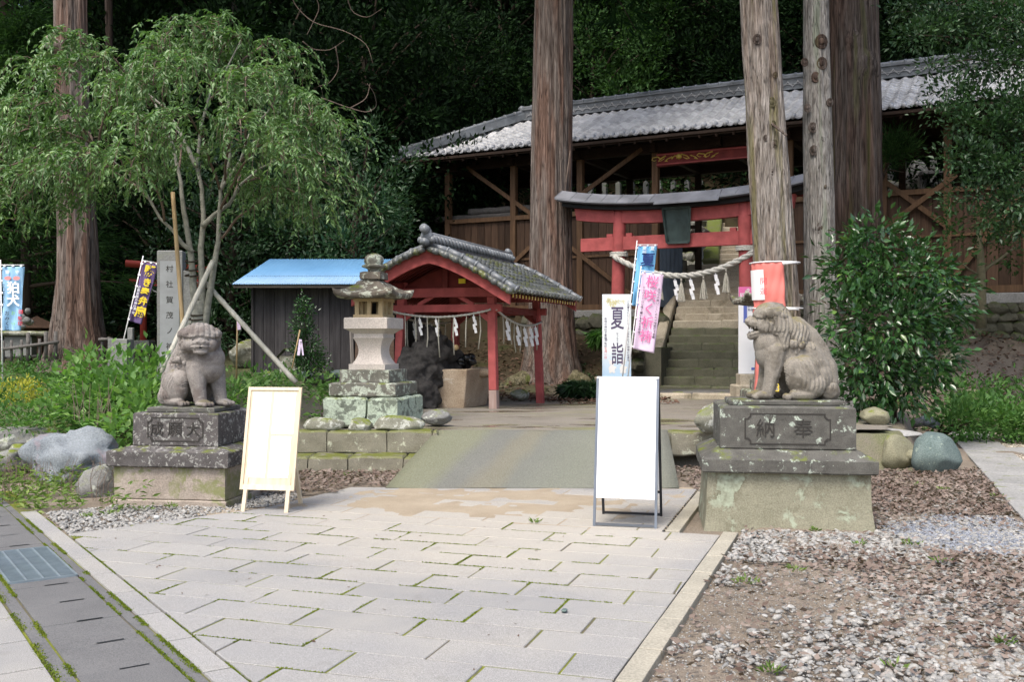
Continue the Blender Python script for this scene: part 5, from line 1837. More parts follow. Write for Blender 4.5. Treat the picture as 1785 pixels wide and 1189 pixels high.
# lava rock pile
mb = MB(); rr = random.Random(11)
lc = PP(-.62, .35, .4)
blobs = [((705, 690, 17.0), .36), ((735, 690, 17.1), .36), ((722, 655, 17.1), .33), ((748, 650, 17.2), .30), ((738, 625, 17.2), .30), ((758, 598, 17.3), .27), ((775, 615, 17.4), .24), ((795, 628, 17.6), .20), ((812, 634, 17.7), .14), ((765, 640, 17.5), .3), ((752, 585, 17.3), .17), ((712, 625, 17.2), .2)]
for (q, r_) in blobs:
    p = W(*q); vs, fs = ico(3)
    sd_ = rr.uniform(0, 50)
    mb.add([Vector(p)+v*r_*.82*(1+.35*fbm(v*1.0, 1.6, sd_, 3)) for v in vs], fs)
    for k in range(5):
        d = Vector((rr.gauss(0, 1), rr.gauss(0, 1), rr.gauss(0, 1))).normalized(); rr2 = r_*rr.uniform(.25, .45)
        mb.add([Vector(p)+d*r_*.75+v*rr2 for v in ico(2)[0]], ico(2)[1])
me = remesh_obj(mb, .028, 1)
displace(me, lambda c: .045*fbm(c, 5.5, 3, 3)+.012*nz(c, 22))
me.name = 'lava_rock'; me.materials.clear(); me.materials.append(M_['lava'])
lav = link('lava_rock', me, None, 'heap of black knobbly lava rock beside the water basin', 'lava rock')
mb = MB(); c = W(795, 612-6, 17.3)
mb.tube([c, c-Vector((0, .12, 0))], .05, 12); mb.build('bamboo_spout', M_['bamboo'], label='cut bamboo water spout set in the black lava rock', cat='water spout')
# dragon-like dark basin fittings kept plain
mb = MB(); c = W(812, 628, 17.6)
for k in range(7): rock_into(mb, c+Vector((rr.uniform(-.16, .22), rr.uniform(-.1, .1), rr.uniform(-.06, .06))), (.1, .08, .07), k+200, .3, 4, 2)
mb.build('black_stones', M_['lava_black'], label='wet black stones heaped on the rim of the water basin', cat='stones')
# ------------------------------------------------------------ pedestals of the guardian dogs
def ped_tier(mb, w, d, z0, z1, taper=0.0, bev=.012, c=(0, 0)):
    """square block, taper = how much wider the foot is"""
    x, y = w/2, d/2
    ring = lambda k, z: [(c[0]-x-k, c[1]-y-k, z), (c[0]+x+k, c[1]-y-k, z), (c[0]+x+k, c[1]+y+k, z), (c[0]-x-k, c[1]+y+k, z)]
    rings = []
    if taper:
        for i in range(9):
            u = i/8; rings.append(ring(taper*(1-u)**2.2, z0+(z1-z0)*u))
    else:
        rings = [ring(-bev, z0), ring(0, z0+bev), ring(0, z1-bev), ring(-bev, z1)]
    vs = [p for r_ in rings for p in r_]; n = len(rings); fs = [(3, 2, 1, 0), tuple(range((n-1)*4, n*4))]
    for i in range(n-1):
        for k in range(4): fs.append((i*4+k, i*4+(k+1) % 4, (i+1)*4+(k+1) % 4, (i+1)*4+k))
    mb.add(vs, fs)
def panel(mb, w, h, notch, z, y, t=.012, inner=True):
    """raised outline of a panel with indented corners, lying on the front face"""
    x, hh, n = w/2, h/2, notch
    def outline(s):
        a, b = x-s, hh-s
        return [(-a+n, -b), (a-n, -b), (a-n, -b+n*.5), (a-n*.5, -b+n), (a, -b+n), (a, b-n), (a-n*.5, b-n), (a-n, b-n*.5), (a-n, b), (-a+n, b), (-a+n, b-n*.5), (-a+n*.5, b-n), (-a, b-n), (-a, -b+n), (-a+n*.5, -b+n), (-a+n, -b+n*.5)]
    o, i_ = outline(0), outline(t)
    N = len(o)
    vs = [(p[0], y-.004, z+p[1]) for p in o]+[(p[0], y-.004, z+p[1]) for p in i_]+[(p[0], y+.01, z+p[1]) for p in o]+[(p[0], y+.01, z+p[1]) for p in i_]
    fs = []
    for k in range(N):
        j = (k+1) % N
        fs += [(k, j, N+j, N+k), (2*N+k, 2*N+j, j, k), (N+k, N+j, 3*N+j, 3*N+k)]
    mb.add(vs, fs)
# right pedestal
RPc = (2.335+.09, 8.40+.60)
RP = empty('pedestal', (RPc[0], RPc[1], 0), R(-8), 'wide stepped stone pedestal carved with two large characters, under the open-mouthed guardian', 'pedestal')
mb = MB(); ped_tier(mb, 1.35, 1.10, -.06, .475, .04); o = mb.build('base', M_['ped_base2'], RP); roughen(o, .006, 5, .12)
mb = MB(); ped_tier(mb, 1.45, 1.24, .475, .60, 0, .012); 
x, y = .725, .62
vs = [(-x+.012, -y+.012, .60), (x-.012, -y+.012, .60), (x-.012, y-.012, .60), (-x+.012, y-.012, .60), (-.58, -.50, .668), (.58, -.50, .668), (.58, .50, .668), (-.58, .50, .668)]
mb.add(vs, [(k, (k+1) % 4, 4+(k+1) % 4, 4+k) for k in range(4)]+[(4, 5, 6, 7)])
o = mb.build('cap', M_['ped_dark2'], RP); roughen(o, .007, 6, .1)
mb = MB(); ped_tier(mb, 1.13, .98, .665, 1.036, 0, .014); blk = mb.build('inscribed_block', M_['ped_dark2'], RP); roughen(blk, .004, 7, .1)
mb = MB(); ped_tier(mb, .98, .56, 1.036, 1.082, 0, .01, (.01, -.06)); o = mb.build('plinth', M_['ped_dark2'], RP); roughen(o, .004, 7, .1)
mb = MB(); panel(mb, .72, .27, .045, .845, -.49); mb.build('panel_border', M_['engraved'], blk)
# characters, read from the right
Mx = Matrix(((1, 0, 0, 0), (0, 0, -1, -.4945), (0, 1, 0, 0), (0, 0, 0, 1)))
text_mesh([('納', -.185, .94, .17), ('奉', .13, .94, .17)], 0, Mx, M_['engraved'], 'inscription', blk, .003, bold=-.004)
# left pedestal
u_ = Vector((math.cos(R(8)), -math.sin(R(8)), 0)); v_ = Vector((math.sin(R(8)), math.cos(R(8)), 0))
LPc = Vector((-2.738, 9.5, 0))-u_*.57+v_*.57
LP = empty('pedestal', LPc, -R(8), 'dark lichened pedestal with three carved characters, under the closed-mouthed guardian', 'pedestal')
mb = MB(); ped_tier(mb, 1.16, 1.16, -.06, .065); ped_tier(mb, 1.13, 1.13, .068, .385, 0, .008); o = mb.build('base', M_['ped_base'], LP); roughen(o, .006, 5, .12)
mb = MB(); ped_tier(mb, 1.24, 1.24, .385, .54, 0, .012)
x = .62; y = .62
vs = [(-x+.012, -y+.012, .54), (x-.012, -y+.012, .54), (x-.012, y-.012, .54), (-x+.012, y-.012, .54), (-.45, -.45, .572), (.45, -.45, .572), (.45, .45, .572), (-.45, .45, .572)]
mb.add(vs, [(k, (k+1) % 4, 4+(k+1) % 4, 4+k) for k in range(4)]+[(4, 5, 6, 7)])
o = mb.build('cap', M_['ped_dark'], LP); roughen(o, .008, 6, .1)
mb = MB(); ped_tier(mb, .88, .88, .57, .895, 0, .012); blk = mb.build('inscribed_block', M_['ped_dark'], LP); roughen(blk, .004, 7, .1)
mb = MB(); ped_tier(mb, .70, .62, .893, .945, 0, .01, (.02, -.06)); o = mb.build('plinth', M_['ped_dark2'], LP); roughen(o, .004, 7, .1)
mb = MB(); panel(mb, .58, .24, .04, .735, -.44); mb.build('panel_border', M_['engraved'], blk)
Mx = Matrix(((1, 0, 0, 0), (0, 0, -1, -.4445), (0, 1, 0, 0), (0, 0, 0, 1)))
text_mesh([('成', -.19, .815, .145), ('願', .0, .815, .155), ('大', .185, .815, .15)], 0, Mx, M_['engraved'], 'inscription', blk, .003, bold=-.004)

# ------------------------------------------------------------ guardian dogs
def sph(mb, c, r, rot=None, sub=3):
    vs, fs = ico(sub)
    r = r if hasattr(r, '__len__') else (r, r, r)
    out = []
    for v in vs:
        p = Vector((v.x*r[0], v.y*r[1], v.z*r[2]))
        if rot is not None: p = rot @ p
        out.append(p+Vector(c))
    mb.add(out, fs)
def cap_(mb, pts, rad, n=12):
    for p, r_ in zip(pts, rad): sph(mb, p, r_, sub=2)
    mb.tube(pts, rad, n)
def RX(a): return Matrix.Rotation(R(a), 3, 'X')
def RY(a): return Matrix.Rotation(R(a), 3, 'Y')
def RZ(a): return Matrix.Rotation(R(a), 3, 'Z')

def guardian(name, loc, rz, label, mat, open_mouth, head_yaw, head_scale=1.0, hs=1.0):
    """x forward, z up, unit metres. body sits; head turned by head_yaw degrees"""
    root = empty(name, loc, rz, label, 'guardian statue', 'pair of stone guardian dogs')
    mb = MB()
    # trunk
    sph(mb, (-.02, 0, .40), (.20, .165, .25), RY(18))
    sph(mb, (.14, 0, .43), (.155, .165, .19), RY(-10))
    sph(mb, (.17, 0, .50), (.14, .155, .16))
    sph(mb, (-.16, 0, .30), (.22, .17, .25), RY(20))
    sph(mb, (-.23, 0, .19), (.17, .175, .19))
    sph(mb, (-.06, 0, .57), (.16, .135, .17), RY(35))
    sph(mb, (.05, 0, .62), (.14, .12, .15))
    cap_(mb, [(-.08, 0, .66), (-.20, 0, .56), (-.30, 0, .42), (-.365, 0, .28), (-.39, 0, .14)], [.08, .085, .085, .08, .07])
    sph(mb, (-.40, 0, .06), (.07, .09, .07)); sph(mb, (-.36, 0, .08), (.1, .13, .09))
    for s in (-1, 1):
        # fore legs
        cap_(mb, [(.13, s*.095, .42), (.15, s*.105, .30), (.175, s*.11, .18), (.205, s*.112, .06)], [.10, .085, .067, .058])
        sph(mb, (.245, s*.115, .035), (.085, .066, .042))
        for k in (-1, 0, 1): sph(mb, (.315, s*.115+k*.036, .026), (.034, .021, .03), sub=2)
        # elbow fringe
        for k in range(7):
            z = .40-.05*k; cap_(mb, [(.09+.012*k, s*.135, z), (.055+.016*k, s*.14, z-.045)], [.022, .009], 6)
        # haunch
        sph(mb, (-.10, s*.15, .21), (.155, .085, .185), RY(-8))
        sph(mb, (-.03, s*.155, .27), (.10, .07, .11))
        sph(mb, (-.16, s*.15, .12), (.15, .08, .12))
        # hind foot
        cap_(mb, [(-.16, s*.165, .05), (-.02, s*.17, .045)], [.06, .05])
        for k in (-1, 0, 1): sph(mb, (.045, s*.17+k*.034, .026), (.036, .021, .032), sub=2)
    # neck
    hy = R(head_yaw)
    nb = Vector((.10, 0, .60))
    Hc = Vector((.20*math.cos(hy)*.65+.045, .20*math.sin(hy)*.65, .70))
    cap_(mb, [(.06, 0, .52), tuple(nb), tuple(Hc)], [.15, .14, .13])
    Hm = RZ(head_yaw)
    def hp(x, y, z): return Hm @ Vector((x*hs, y*hs, z*hs))+Hc
    def hs_(c, r_, rot=None, sub=3):
        vs, fs = ico(sub); rr_ = r_ if hasattr(r_, '__len__') else (r_,)*3
        out = []
        for v in vs:
            p = Vector((v.x*rr_[0]*hs, v.y*rr_[1]*hs, v.z*rr_[2]*hs))
            if rot is not None: p = rot @ p
            out.append(Hm @ p+hp(*c))
        mb.add(out, fs)
    def hc(pts, rad, n=8):
        q = [hp(*p) for p in pts]
        for p, r_ in zip(q, rad): sph(mb, p, r_*hs, sub=2)
        mb.tube(q, [r_*hs for r_ in rad], n)
    # skull and brow
    hs_((-.02, 0, .03), (.155, .145, .125)); hs_((-.06, 0, .05), (.14, .14, .10))
    # cheeks
    for s in (-1, 1):
        hs_((.045, s*.075, -.045), (.09, .062, .075))
        hs_((.092, s*.060, .002), (.026, .030, .026), sub=2)      # eye
        hs_((.112, s*.058, .001), (.014, .019, .015), sub=2)
        hc([(.04, s*.10, .022), (.09, s*.085, .032), (.115, s*.05, .026), (.12, s*.02, .018)], [.014, .018, .017, .013])   # brow ridge
        # ear flap, like a little roof
        hs_((-.015, s*.115, .058), (.085, .05, .045), RX(-s*18)); hs_((-.055, s*.14, .035), (.07, .022, .032), RX(-s*25))
        # whisker tufts
        for k in range(5):
            a = -.035-.022*k
            hc([(.06-.01*k, s*.125, a+.02), (.02-.012*k, s*.142, a+.0), (-.02-.01*k, s*.135, a+.012)], [.011, .012, .006], 6)
    if open_mouth:
        hs_((.115, 0, -.018), (.105, .068, .040), RY(4)); hs_((.19, 0, -.006), (.038, .045, .030)); hs_((.165, 0, .008), (.05, .04, .025))
        hs_((.095, 0, -.125), (.10, .062, .034), RY(12)); hs_((.160, 0, -.142), (.040, .048, .032)); hs_((.05, 0, -.13), (.08, .07, .05))
        hs_((.055, 0, -.07), (.05, .05, .05))
        for s in (-1, 1):
            hs_((.205, s*.026, -.008), (.016, .018, .015), sub=2)
            hc([(.185, s*.035, -.04), (.12, s*.058, -.048), (.055, s*.072, -.062)], [.012, .012, .012])
            hc([(.185, s*.038, -.125), (.12, s*.055, -.108), (.055, s*.072, -.085)], [.012, .012, .012])
            hc([(.172, s*.034, -.045), (.170, s*.034, -.070)], [.013, .008], 6)
            hc([(.172, s*.032, -.12), (.172, s*.032, -.095)], [.011, .006], 6)
            for k in range(4): hs_((.145-.024*k, s*.052, -.066), (.010, .007, .014), sub=2)
            for k in range(4): hs_((.145-.024*k, s*.05, -.103), (.010, .007, .012), sub=2)
        hs_((.10, 0, -.10), (.07, .028, .012))
    else:
        hs_((.095, 0, -.030), (.085, .075, .042)); hs_((.135, 0, -.022), (.045, .045, .028)); hs_((.15, 0, -.005), (.025, .034, .02))
        hs_((.09, 0, -.100), (.075, .065, .03)); hs_((.14, 0, -.115), (.03, .05, .022))
        for s in (-1, 1):
            hs_((.17, s*.022, -.018), (.014, .016, .013), sub=2)
            hc([(.175, s*.012, -.062), (.155, s*.045, -.063), (.11, s*.082, -.068)], [.010, .012, .010])
            hc([(.160, s*.012, -.082), (.142, s*.042, -.085), (.10, s*.075, -.088)], [.010, .010, .010])
            hs_((.155, s*.045, -.072), (.009, .008, .016), sub=2)
        for k in range(-3, 4):
            hc([(.155-.004*abs(k), k*.014, -.095), (.15-.005*abs(k), k*.017, -.135+.004*abs(k))], [.010, .006], 6)
    # fringe over the brow
    for k in range(-6, 7):
        y = k*.0195
        hc([(-.03, y*.8, .135-.006*abs(k)), (.05, y, .108-.005*abs(k)), (.105-.004*abs(k), y*1.05, .062-.0015*abs(k)), (.115-.005*abs(k), y*1.08, .036)], [.012, .014, .013, .008], 6)
    # mane: a thick fall of hair on both sides of the neck, carved into locks afterwards
    for s in (-1, 1):
        side = hp(-.03, s*.105, .02)
        cap_(mb, [side, side.lerp(Vector((.03, s*.125, .52)), .5)+Vector((0, s*.012, 0)), (.055, s*.130, .45)], [.062, .060, .042])
        side = hp(-.10, s*.07, .03)
        cap_(mb, [side, side.lerp(Vector((-.07, s*.11, .52)), .5)+Vector((-.0, s*.015, 0)), (-.08, s*.115, .50)], [.07, .065, .05])
        for (cx_, cz_, r_) in ((-.015, .488, .036), (.065, .455, .026), (-.10, .475, .028)):
            c = Vector((cx_, s*.165, cz_)); sph(mb, c, r_, sub=2)
            ring = [c+Vector((r_*.62*math.cos(t_)*(1-t_/16), s*r_*.72, r_*.62*math.sin(t_)*(1-t_/16))) for t_ in np.linspace(0, 9, 16)]
            mb.tube(ring, .0065, 6)
    me = remesh_obj(mb, .0055, 2, .5)
    me.name = 'body'; me.materials.clear(); me.materials.append(mat)
    Hi = Hm.inverted()
    def lobes(ph): return abs(math.sin(ph))**.7
    def carve(c):
        h = Hi @ (c-Hc); h = h/hs
        d = .0014*fbm(c, 30, 1, 2)
        ay = abs(c.y)
        # cap of hair on the skull with a raised rim above the eyes
        rim = .040+.012*math.cos(h.y*26)
        cap = sst(rim-.006, rim+.004, h.z-max(0, -h.x-.02)*.9+max(0, h.x)*.12)*sst(-.22, -.16, h.x)
        if c.z < .60: cap = 0
        if cap > 0:
            ph = math.atan2(h.y, .20+h.x*.4)*19+h.x*6
            d += cap*(.011+.009*(lobes(ph)-.7))
        # locks of the mane
        edge = .425+.035*math.sin(c.x*38)+.25*max(0, -c.x)
        mane = sst(edge-.012, edge+.004, c.z)*sst(.075, .105, ay)*sst(-.30, -.24, c.x)*(1-sst(.055, .10, h.x if c.z > .6 else c.x-.01))*(1-cap)
        if mane > 0:
            ph = (c.x+.10*(c.z-.6)+.012*math.sin(c.z*22))*PI/.036
            d += mane*(.008+.015*(lobes(ph)-.7))
        # hair down the spine
        sp_ = (1-sst(.05, .09, ay))*sst(.34, .44, c.z)*(1-sst(-.12, -.04, c.x))*(1-cap)
        if sp_ > 0: d += sp_*.010*(lobes(c.y*PI/.034)-.6)
        # tufts streaming over the haunch
        hq = sst(.09, .12, ay)*sst(.07, .12, c.z)*(1-sst(.33+.02*math.sin(c.x*40), .36, c.z))*(1-sst(-.075, -.035, c.x-.25*(c.z-.2)))
        if hq > 0:
            cc = c.x-.42*c.z-.9*max(0, .2-c.z)**1.3
            d += hq*(.004+.013*(lobes(cc*PI/.040)-.65))
        # tail
        tl_ = sst(.27, .33, -c.x)*(1-sst(.30, .38, c.z))*(1-sst(.09, .13, ay))
        if tl_ > 0: d += tl_*(.012+.010*(lobes(c.y*PI/.038)-.6))
        # feathering behind the fore legs
        fl = sst(.10, .14, c.z)*(1-sst(.40, .44, c.z))*(1-sst(.0, .035, c.x-(.245-.28*c.z)))*sst(-.06, 0, c.x-.03)*sst(.06, .09, ay)
        fl *= sst(-.02, .03, c.x-.03)*(1-sst(.04, .075, c.x-.02-.25*(.4-c.z)))
        if fl > 0: d += fl*.006*(lobes((c.z-.9*c.x)*PI/.022)-.5)
        # toes and cheek hair
        ck = (1-sst(.025, .06, abs(h.x-.02)))*(1-sst(.04, .07, abs(h.z+.045)))*sst(.09, .11, abs(h.y))
        if ck > 0 and c.z > .5: d += ck*.006*(lobes((h.z+.6*h.x)*PI/.016)-.5)
        return d
    displace(me, carve)
    link('body', me, root)
    mb = MB()
    for s in (-1, 1):
        vs, fs = ico(2)
        mb.add([Hm @ Vector((v.x*.004*hs, v.y*.006*hs, v.z*.006*hs))+hp(.1262, s*.058, .001) for v in vs], fs, 0, True)
    mb.build('eye', M_['engraved'], root)
    return root
# right: profile, facing -x (towards the picture's left)
gR = guardian('guardian_dog', (RPc[0]+.035, RPc[1]-.10, 1.083), PI+R(0), 'grey stone guardian dog with open mouth sitting in profile on the facing pedestal', M_['komainu_warm'], True, 6)
gR.scale = (.97, .92, 1.0)
# left: sits towards the lower right, head turned to the visitor
gL = guardian('guardian_dog', (LPc[0]+.02, LPc[1]-.04, .946), R(-34), 'grey stone guardian dog with closed mouth, its face turned to the visitor', M_['komainu'], False, -36, hs=1.12)
gL.scale = (1.08, 1.12, .95)

# ------------------------------------------------------------ main stone lantern
ltr = R(14)
LC = Vector((W(652, 700, 13.62).x, 13.62, .60))
Ln = empty('stone_lantern', LC, -ltr, 'tall square stone lantern with lichened spreading roof on crusted stone tiers', 'stone lantern')
Ln.scale = (1, 1, .93)
def sq(mb, w0, w1, z0, z1, bev=.0):
    ped_tier(mb, w0, w0, z0, z1, 0, .008) if abs(w0-w1) < 1e-5 else mb.lathe([(w0/math.sqrt(2), z0), (w1/math.sqrt(2), z1)], (0, 0, 0), 4, rot=PI/4, smooth=False)
# two tiers of large rough blocks
mb = MB()
for (x, w_) in ((-.24, .60), (.30, .42)): mb.box((x+.02, -.0, .06), (w_, 1.02, .42), bev=.03)
o = mb.build('lower_tier', M_['block_pale'], Ln); roughen(o, .018, 5, .1)
mb = MB(); mb.box((0, 0, .375), (.94, .86, .20), bev=.02); o = mb.build('upper_tier', M_['lantern_base'], Ln); roughen(o, .012, 6, .1)
mb = MB(); sq(mb, .70, .70, .475, .66); o = mb.build('foot_slab', M_['lantern_base'], Ln); roughen(o, .008, 6, .08)
def sqprof(mb, prof):
    rings = []
    for w_, z in prof: rings.append([(-w_/2, -w_/2, z), (w_/2, -w_/2, z), (w_/2, w_/2, z), (-w_/2, w_/2, z)])
    vs = [p for r_ in rings for p in r_]; n = len(rings); fs = [(3, 2, 1, 0), tuple(range((n-1)*4, n*4))]
    for i in range(n-1):
        for k in range(4): fs.append((i*4+k, i*4+(k+1) % 4, (i+1)*4+(k+1) % 4, (i+1)*4+k))
    mb.add(vs, fs)
# shaft with concave, octagonal waist
prof = [(.52, .66), (.52, .74)]
for i in range(13):
    u = i/12; prof.append((.50-.18*math.sin(PI*min(1, .06+u*.86))**.8 if True else 0, .742+.38*u))
prof += [(.42, 1.13), (.42, 1.18)]
mb = MB(); sqprof(mb, prof); o = mb.build('shaft', M_['lantern'], Ln)
mb = MB(); sqprof(mb, [(.42, 1.18), (.50, 1.215), (.52, 1.225), (.60, 1.25), (.62, 1.255), (.62, 1.40), (.60, 1.415)]); mb.build('platform', M_['lantern'], Ln)
mb = MB()
w_ = .40
mb.box((0, 0, 1.435), (w_+.03, w_+.03, .05)); mb.box((0, 0, 1.672), (w_+.03, w_+.03, .045))
for a in (-1, 1):
    for b in (-1, 1): mb.box((a*(w_/2-.03), b*(w_/2-.03), 1.555), (.06, .06, .20))
for a in (-1, 1):
    mb.box((0, a*(w_/2-.03), 1.555), (.055, .04, .2)); mb.box((a*(w_/2-.03), 0, 1.555), (.04, .055, .2))
o = mb.build('light_chamber', M_['lantern_chamber'], Ln); roughen(o, .005, 9, .08)
# roof
n = 12
V = []; Fq = []
def roofz(x, y, k=0):
    r_ = max(abs(x), abs(y)); m = min(abs(x), abs(y))/(r_+1e-6)
    H_ = .43; u = r_/H_
    z = 1.77+.30*(1-u)**1.5+.075*(m**4)*u**3
    return z
N = 33
for j in range(N):
    for i in range(N):
        x = -.43+.86*i/(N-1); y = -.43+.86*j/(N-1)
        V.append((x, y, roofz(x, y)+.012*fbm((x, y, 0), 7, 2, 3)))
nt = len(V)
for j in range(N):
    for i in range(N):
        x = -.43+.86*i/(N-1); y = -.43+.86*j/(N-1); r_ = max(abs(x), abs(y))/.43; m = min(abs(x), abs(y))/(r_*.43+1e-6)
        s_ = .965
        V.append((x*s_, y*s_, 1.695+.065*(m**4)*r_**3-.0*r_))
for j in range(N-1):
    for i in range(N-1):
        a = j*N+i; Fq.append((a, a+1, a+N+1, a+N)); Fq.append((nt+a, nt+a+N, nt+a+N+1, nt+a+1))
for i in range(N-1):
    for (a, b) in ((i, i+1), ((N-1)*N+i+1, (N-1)*N+i), ((i+1)*N, i*N), (i*N+N-1, (i+1)*N+N-1)):
        Fq.append((a, b, nt+b, nt+a))
mb = MB(); mb.add(V, Fq, 0, True); mb.build('roof', M_['lantern_roof'], Ln)
mb = MB(); sqprof(mb, [(.30, 1.98), (.29, 2.08), (.22, 2.09)]); o = mb.build('roof_collar', M_['lantern_roof'], Ln); roughen(o, .008, 8, .06)
mb = MB(); mb.lathe([(.085, 2.08), (.085, 2.13), (.10, 2.14), (.155, 2.16), (.165, 2.185), (.12, 2.20), (.12, 2.21), (.135, 2.25), (.125, 2.31), (.085, 2.345), (.03, 2.365), (.0, 2.37)], (0, 0, 0), 18)
o = mb.build('finial', M_['lantern_base'], Ln); roughen(o, .008, 12, .05)

# the other lantern, mostly behind the tree
e = empty('stone_lantern', (W(1347, 600, 18.6).x, 18.6, .42), 0, 'stone lantern with upturned mossy roof standing behind the grey cypress', 'stone lantern')
mb = MB(); mb.box((0, 0, .12), (1.0, 1.0, .3), bev=.03); mb.box((0, 0, .36), (.7, .7, .2), bev=.02); mb.build('base', M_['lantern_base'], e)
mb = MB(); mb.lathe([(.2, .45), (.14, .6), (.13, 1.1), (.2, 1.25), (.3, 1.3), (.3, 1.42), (.2, 1.45)], (0, 0, 0), 12); mb.build('shaft', M_['lantern_base'], e)
mb = MB()
for a in (-1, 1):
    for b in (-1, 1): mb.box((a*.17, b*.17, 1.62), (.09, .09, .36))
mb.box((0, 0, 1.45), (.48, .48, .05)); mb.box((0, 0, 1.81), (.48, .48, .06)); mb.build('light_chamber', M_['lantern_chamber'], e)
V = []; Fq = []; N = 25; H_ = .66
for (top) in (1, 0):
    for j in range(N):
        for i in range(N):
            x = -H_+2*H_*i/(N-1); y = -H_+2*H_*j/(N-1); r_ = max(abs(x), abs(y))/H_; m = min(abs(x), abs(y))/(r_*H_+1e-6)
            V.append((x, y, (1.94+.32*(1-r_)**1.4 if top else 1.80+.06*r_)+.16*(m**3)*r_**4+.01*fbm((x, y, 0), 6, 4, 2)))
nt = N*N
for j in range(N-1):
    for i in range(N-1):
        a = j*N+i; Fq.append((a, a+1, a+N+1, a+N)); Fq.append((nt+a, nt+a+N, nt+a+N+1, nt+a+1))
for i in range(N-1):
    for (a, b) in ((i, i+1), ((N-1)*N+i+1, (N-1)*N+i), ((i+1)*N, i*N), (i*N+N-1, (i+1)*N+N-1)): Fq.append((a, b, nt+b, nt+a))
mb = MB(); mb.add(V, Fq, 0, True); rf = mb.build('roof', M_['lantern_roof'], e)
mb = MB(); mb.lathe([(.1, 2.2), (.1, 2.3), (.18, 2.35), (.12, 2.42), (.13, 2.5), (.0, 2.6)], (0, 0, 0), 12); mb.build('finial', M_['lantern_base'], e)

# ------------------------------------------------------------ boards and signs
# folding board (right)
ar = R(-13)
Ab = empty('folding_board', G(1089, 922), ar, 'blank white folding board on a dark metal frame before the ramp', 'sign board')
fw = .50
def leanbar(mb, x, y0, z0, y1, z1, w_=.022): mb.bar((x, y0, z0), (x, y1, z1), w_, w_)
H_ = 1.27
mb = MB()
for s in (-1, 1): leanbar(mb, s*(fw/2+.012), -.0, .0, .235, H_)
mb.bar((-fw/2, .005, .03), (fw/2, .005, .03), .02, .02)
mb.build('front_frame', M_['frame_grey'], Ab)
mb = MB()
for s in (-1, 1): leanbar(mb, s*(fw/2+.012), .60, .0, .275, H_)
mb.bar((-fw/2, .595, .03), (fw/2, .595, .03), .02, .02); mb.bar((-fw/2, .545, .24), (fw/2, .545, .24), .02, .02)
mb.build('back_frame', M_['frame_black'], Ab)
def leanpanel(mb, x0, x1, z0, z1, ya, yb, off, th):
    """slab between lean lines; ya/yb = y at z=0 and z=H_"""
    y = lambda z: ya+(yb-ya)*z/H_
    mb.extr([(x0, y(z0)+off, z0), (x1, y(z0)+off, z0), (x1, y(z1)+off, z1), (x0, y(z1)+off, z1)], (0, th, 0))
mb = MB(); leanpanel(mb, -fw/2, fw/2, .25, H_-.01, 0, .235, -.012, .02); fp = mb.build('front_panel', M_['board_white'], Ab)
mb = MB(); leanpanel(mb, -fw/2+.02, fw/2-.02, .27, .36, 0, .235, -.020, .012); mb.build('lower_pocket', simple('clear_pocket', (.72, .76, .84), .2, .5, .02), fp)
mb = MB(); leanpanel(mb, -fw/2, fw/2, .26, H_-.01, .60, .275, -.012, .02); mb.build('back_panel', M_['board_white'], Ab)
mb = MB(); mb.bar((-fw/2-.02, .255, H_+.005), (fw/2+.02, .255, H_+.005), .06, .022); mb.build('top_hinge', M_['board_white'], Ab)
# faint printing
zz = Vector((0, .235, H_)).normalized()
Mx = frame_matrix((0, -.026+.235*.30/H_, .335), (1, 0, 0), zz)
text_mesh([(c_, -.17+.068*k, .0, .034) for k, c_ in enumerate('受付時間')], 0, Mx, M_['ink_pale'], 'lettering', fp, .0006)

# easel board (left)
Ez = empty('easel_board', G(462, 895), R(-10), 'cream paper notice on a pale pine easel beside the closed-mouthed guardian pedestal', 'sign board')
H_ = 1.16
ew = .535
yl = lambda z: .24*z/H_
mb = MB()
for s in (-1, 1):
    mb = MB(); mb.bar((s*(ew/2-.055)-.0, -.01, 0), (s*(ew/2-.055)*.98, yl(.5)+.02, .5), .035, .028); mb.build('leg', M_['easel'], Ez)
mb = MB(); mb.bar((.14, .52, 0), (.10, .25, 1.05), .035, .028); mb.build('rear_leg', M_['easel'], Ez)
mb = MB()
def lp(x0, x1, z0, z1, off, th): mb.extr([(x0, yl(z0)+off, z0), (x1, yl(z0)+off, z0), (x1, yl(z1)+off, z1), (x0, yl(z1)+off, z1)], (0, th, 0))
lp(-ew/2, ew/2, .21, H_, .0, .012)
bd = mb.build('board', M_['easel'], Ez)
mb = MB(); f_ = .028
lp(-ew/2, -ew/2+f_, .21, H_, -.012, .014); lp(ew/2-f_, ew/2, .21, H_, -.012, .014); lp(-ew/2+f_, ew/2-f_, H_-f_, H_, -.012, .014); lp(-ew/2+f_, ew/2-f_, .21, .21+f_*1.6, -.012, .014)
mb.build('board_frame', M_['easel'], bd)
mb = MB(); lp(-.215, -.03, .32, H_-.05, -.004, .002); mb.build('paper_sheet', M_['board_paper'], bd)
mb = MB(); lp(.0, .215, .72, H_-.05, -.004, .002); mb.build('paper_sheet', M_['board_paper'], bd)
mb = MB(); lp(.0, .20, .32, .70, -.004, .002); mb.build('paper_sheet', M_['board_paper'], bd)
zz = Vector((0, .24, H_)).normalized()
Mx = frame_matrix((0, -.0062+yl(.9), .9), (1, 0, 0), zz)
text_mesh([('夏詣', .10, .03, .10), ('御祈祷', -.12, .12, .12)], 0, Mx, M_['ink_pale'], 'lettering', bd, .0005)

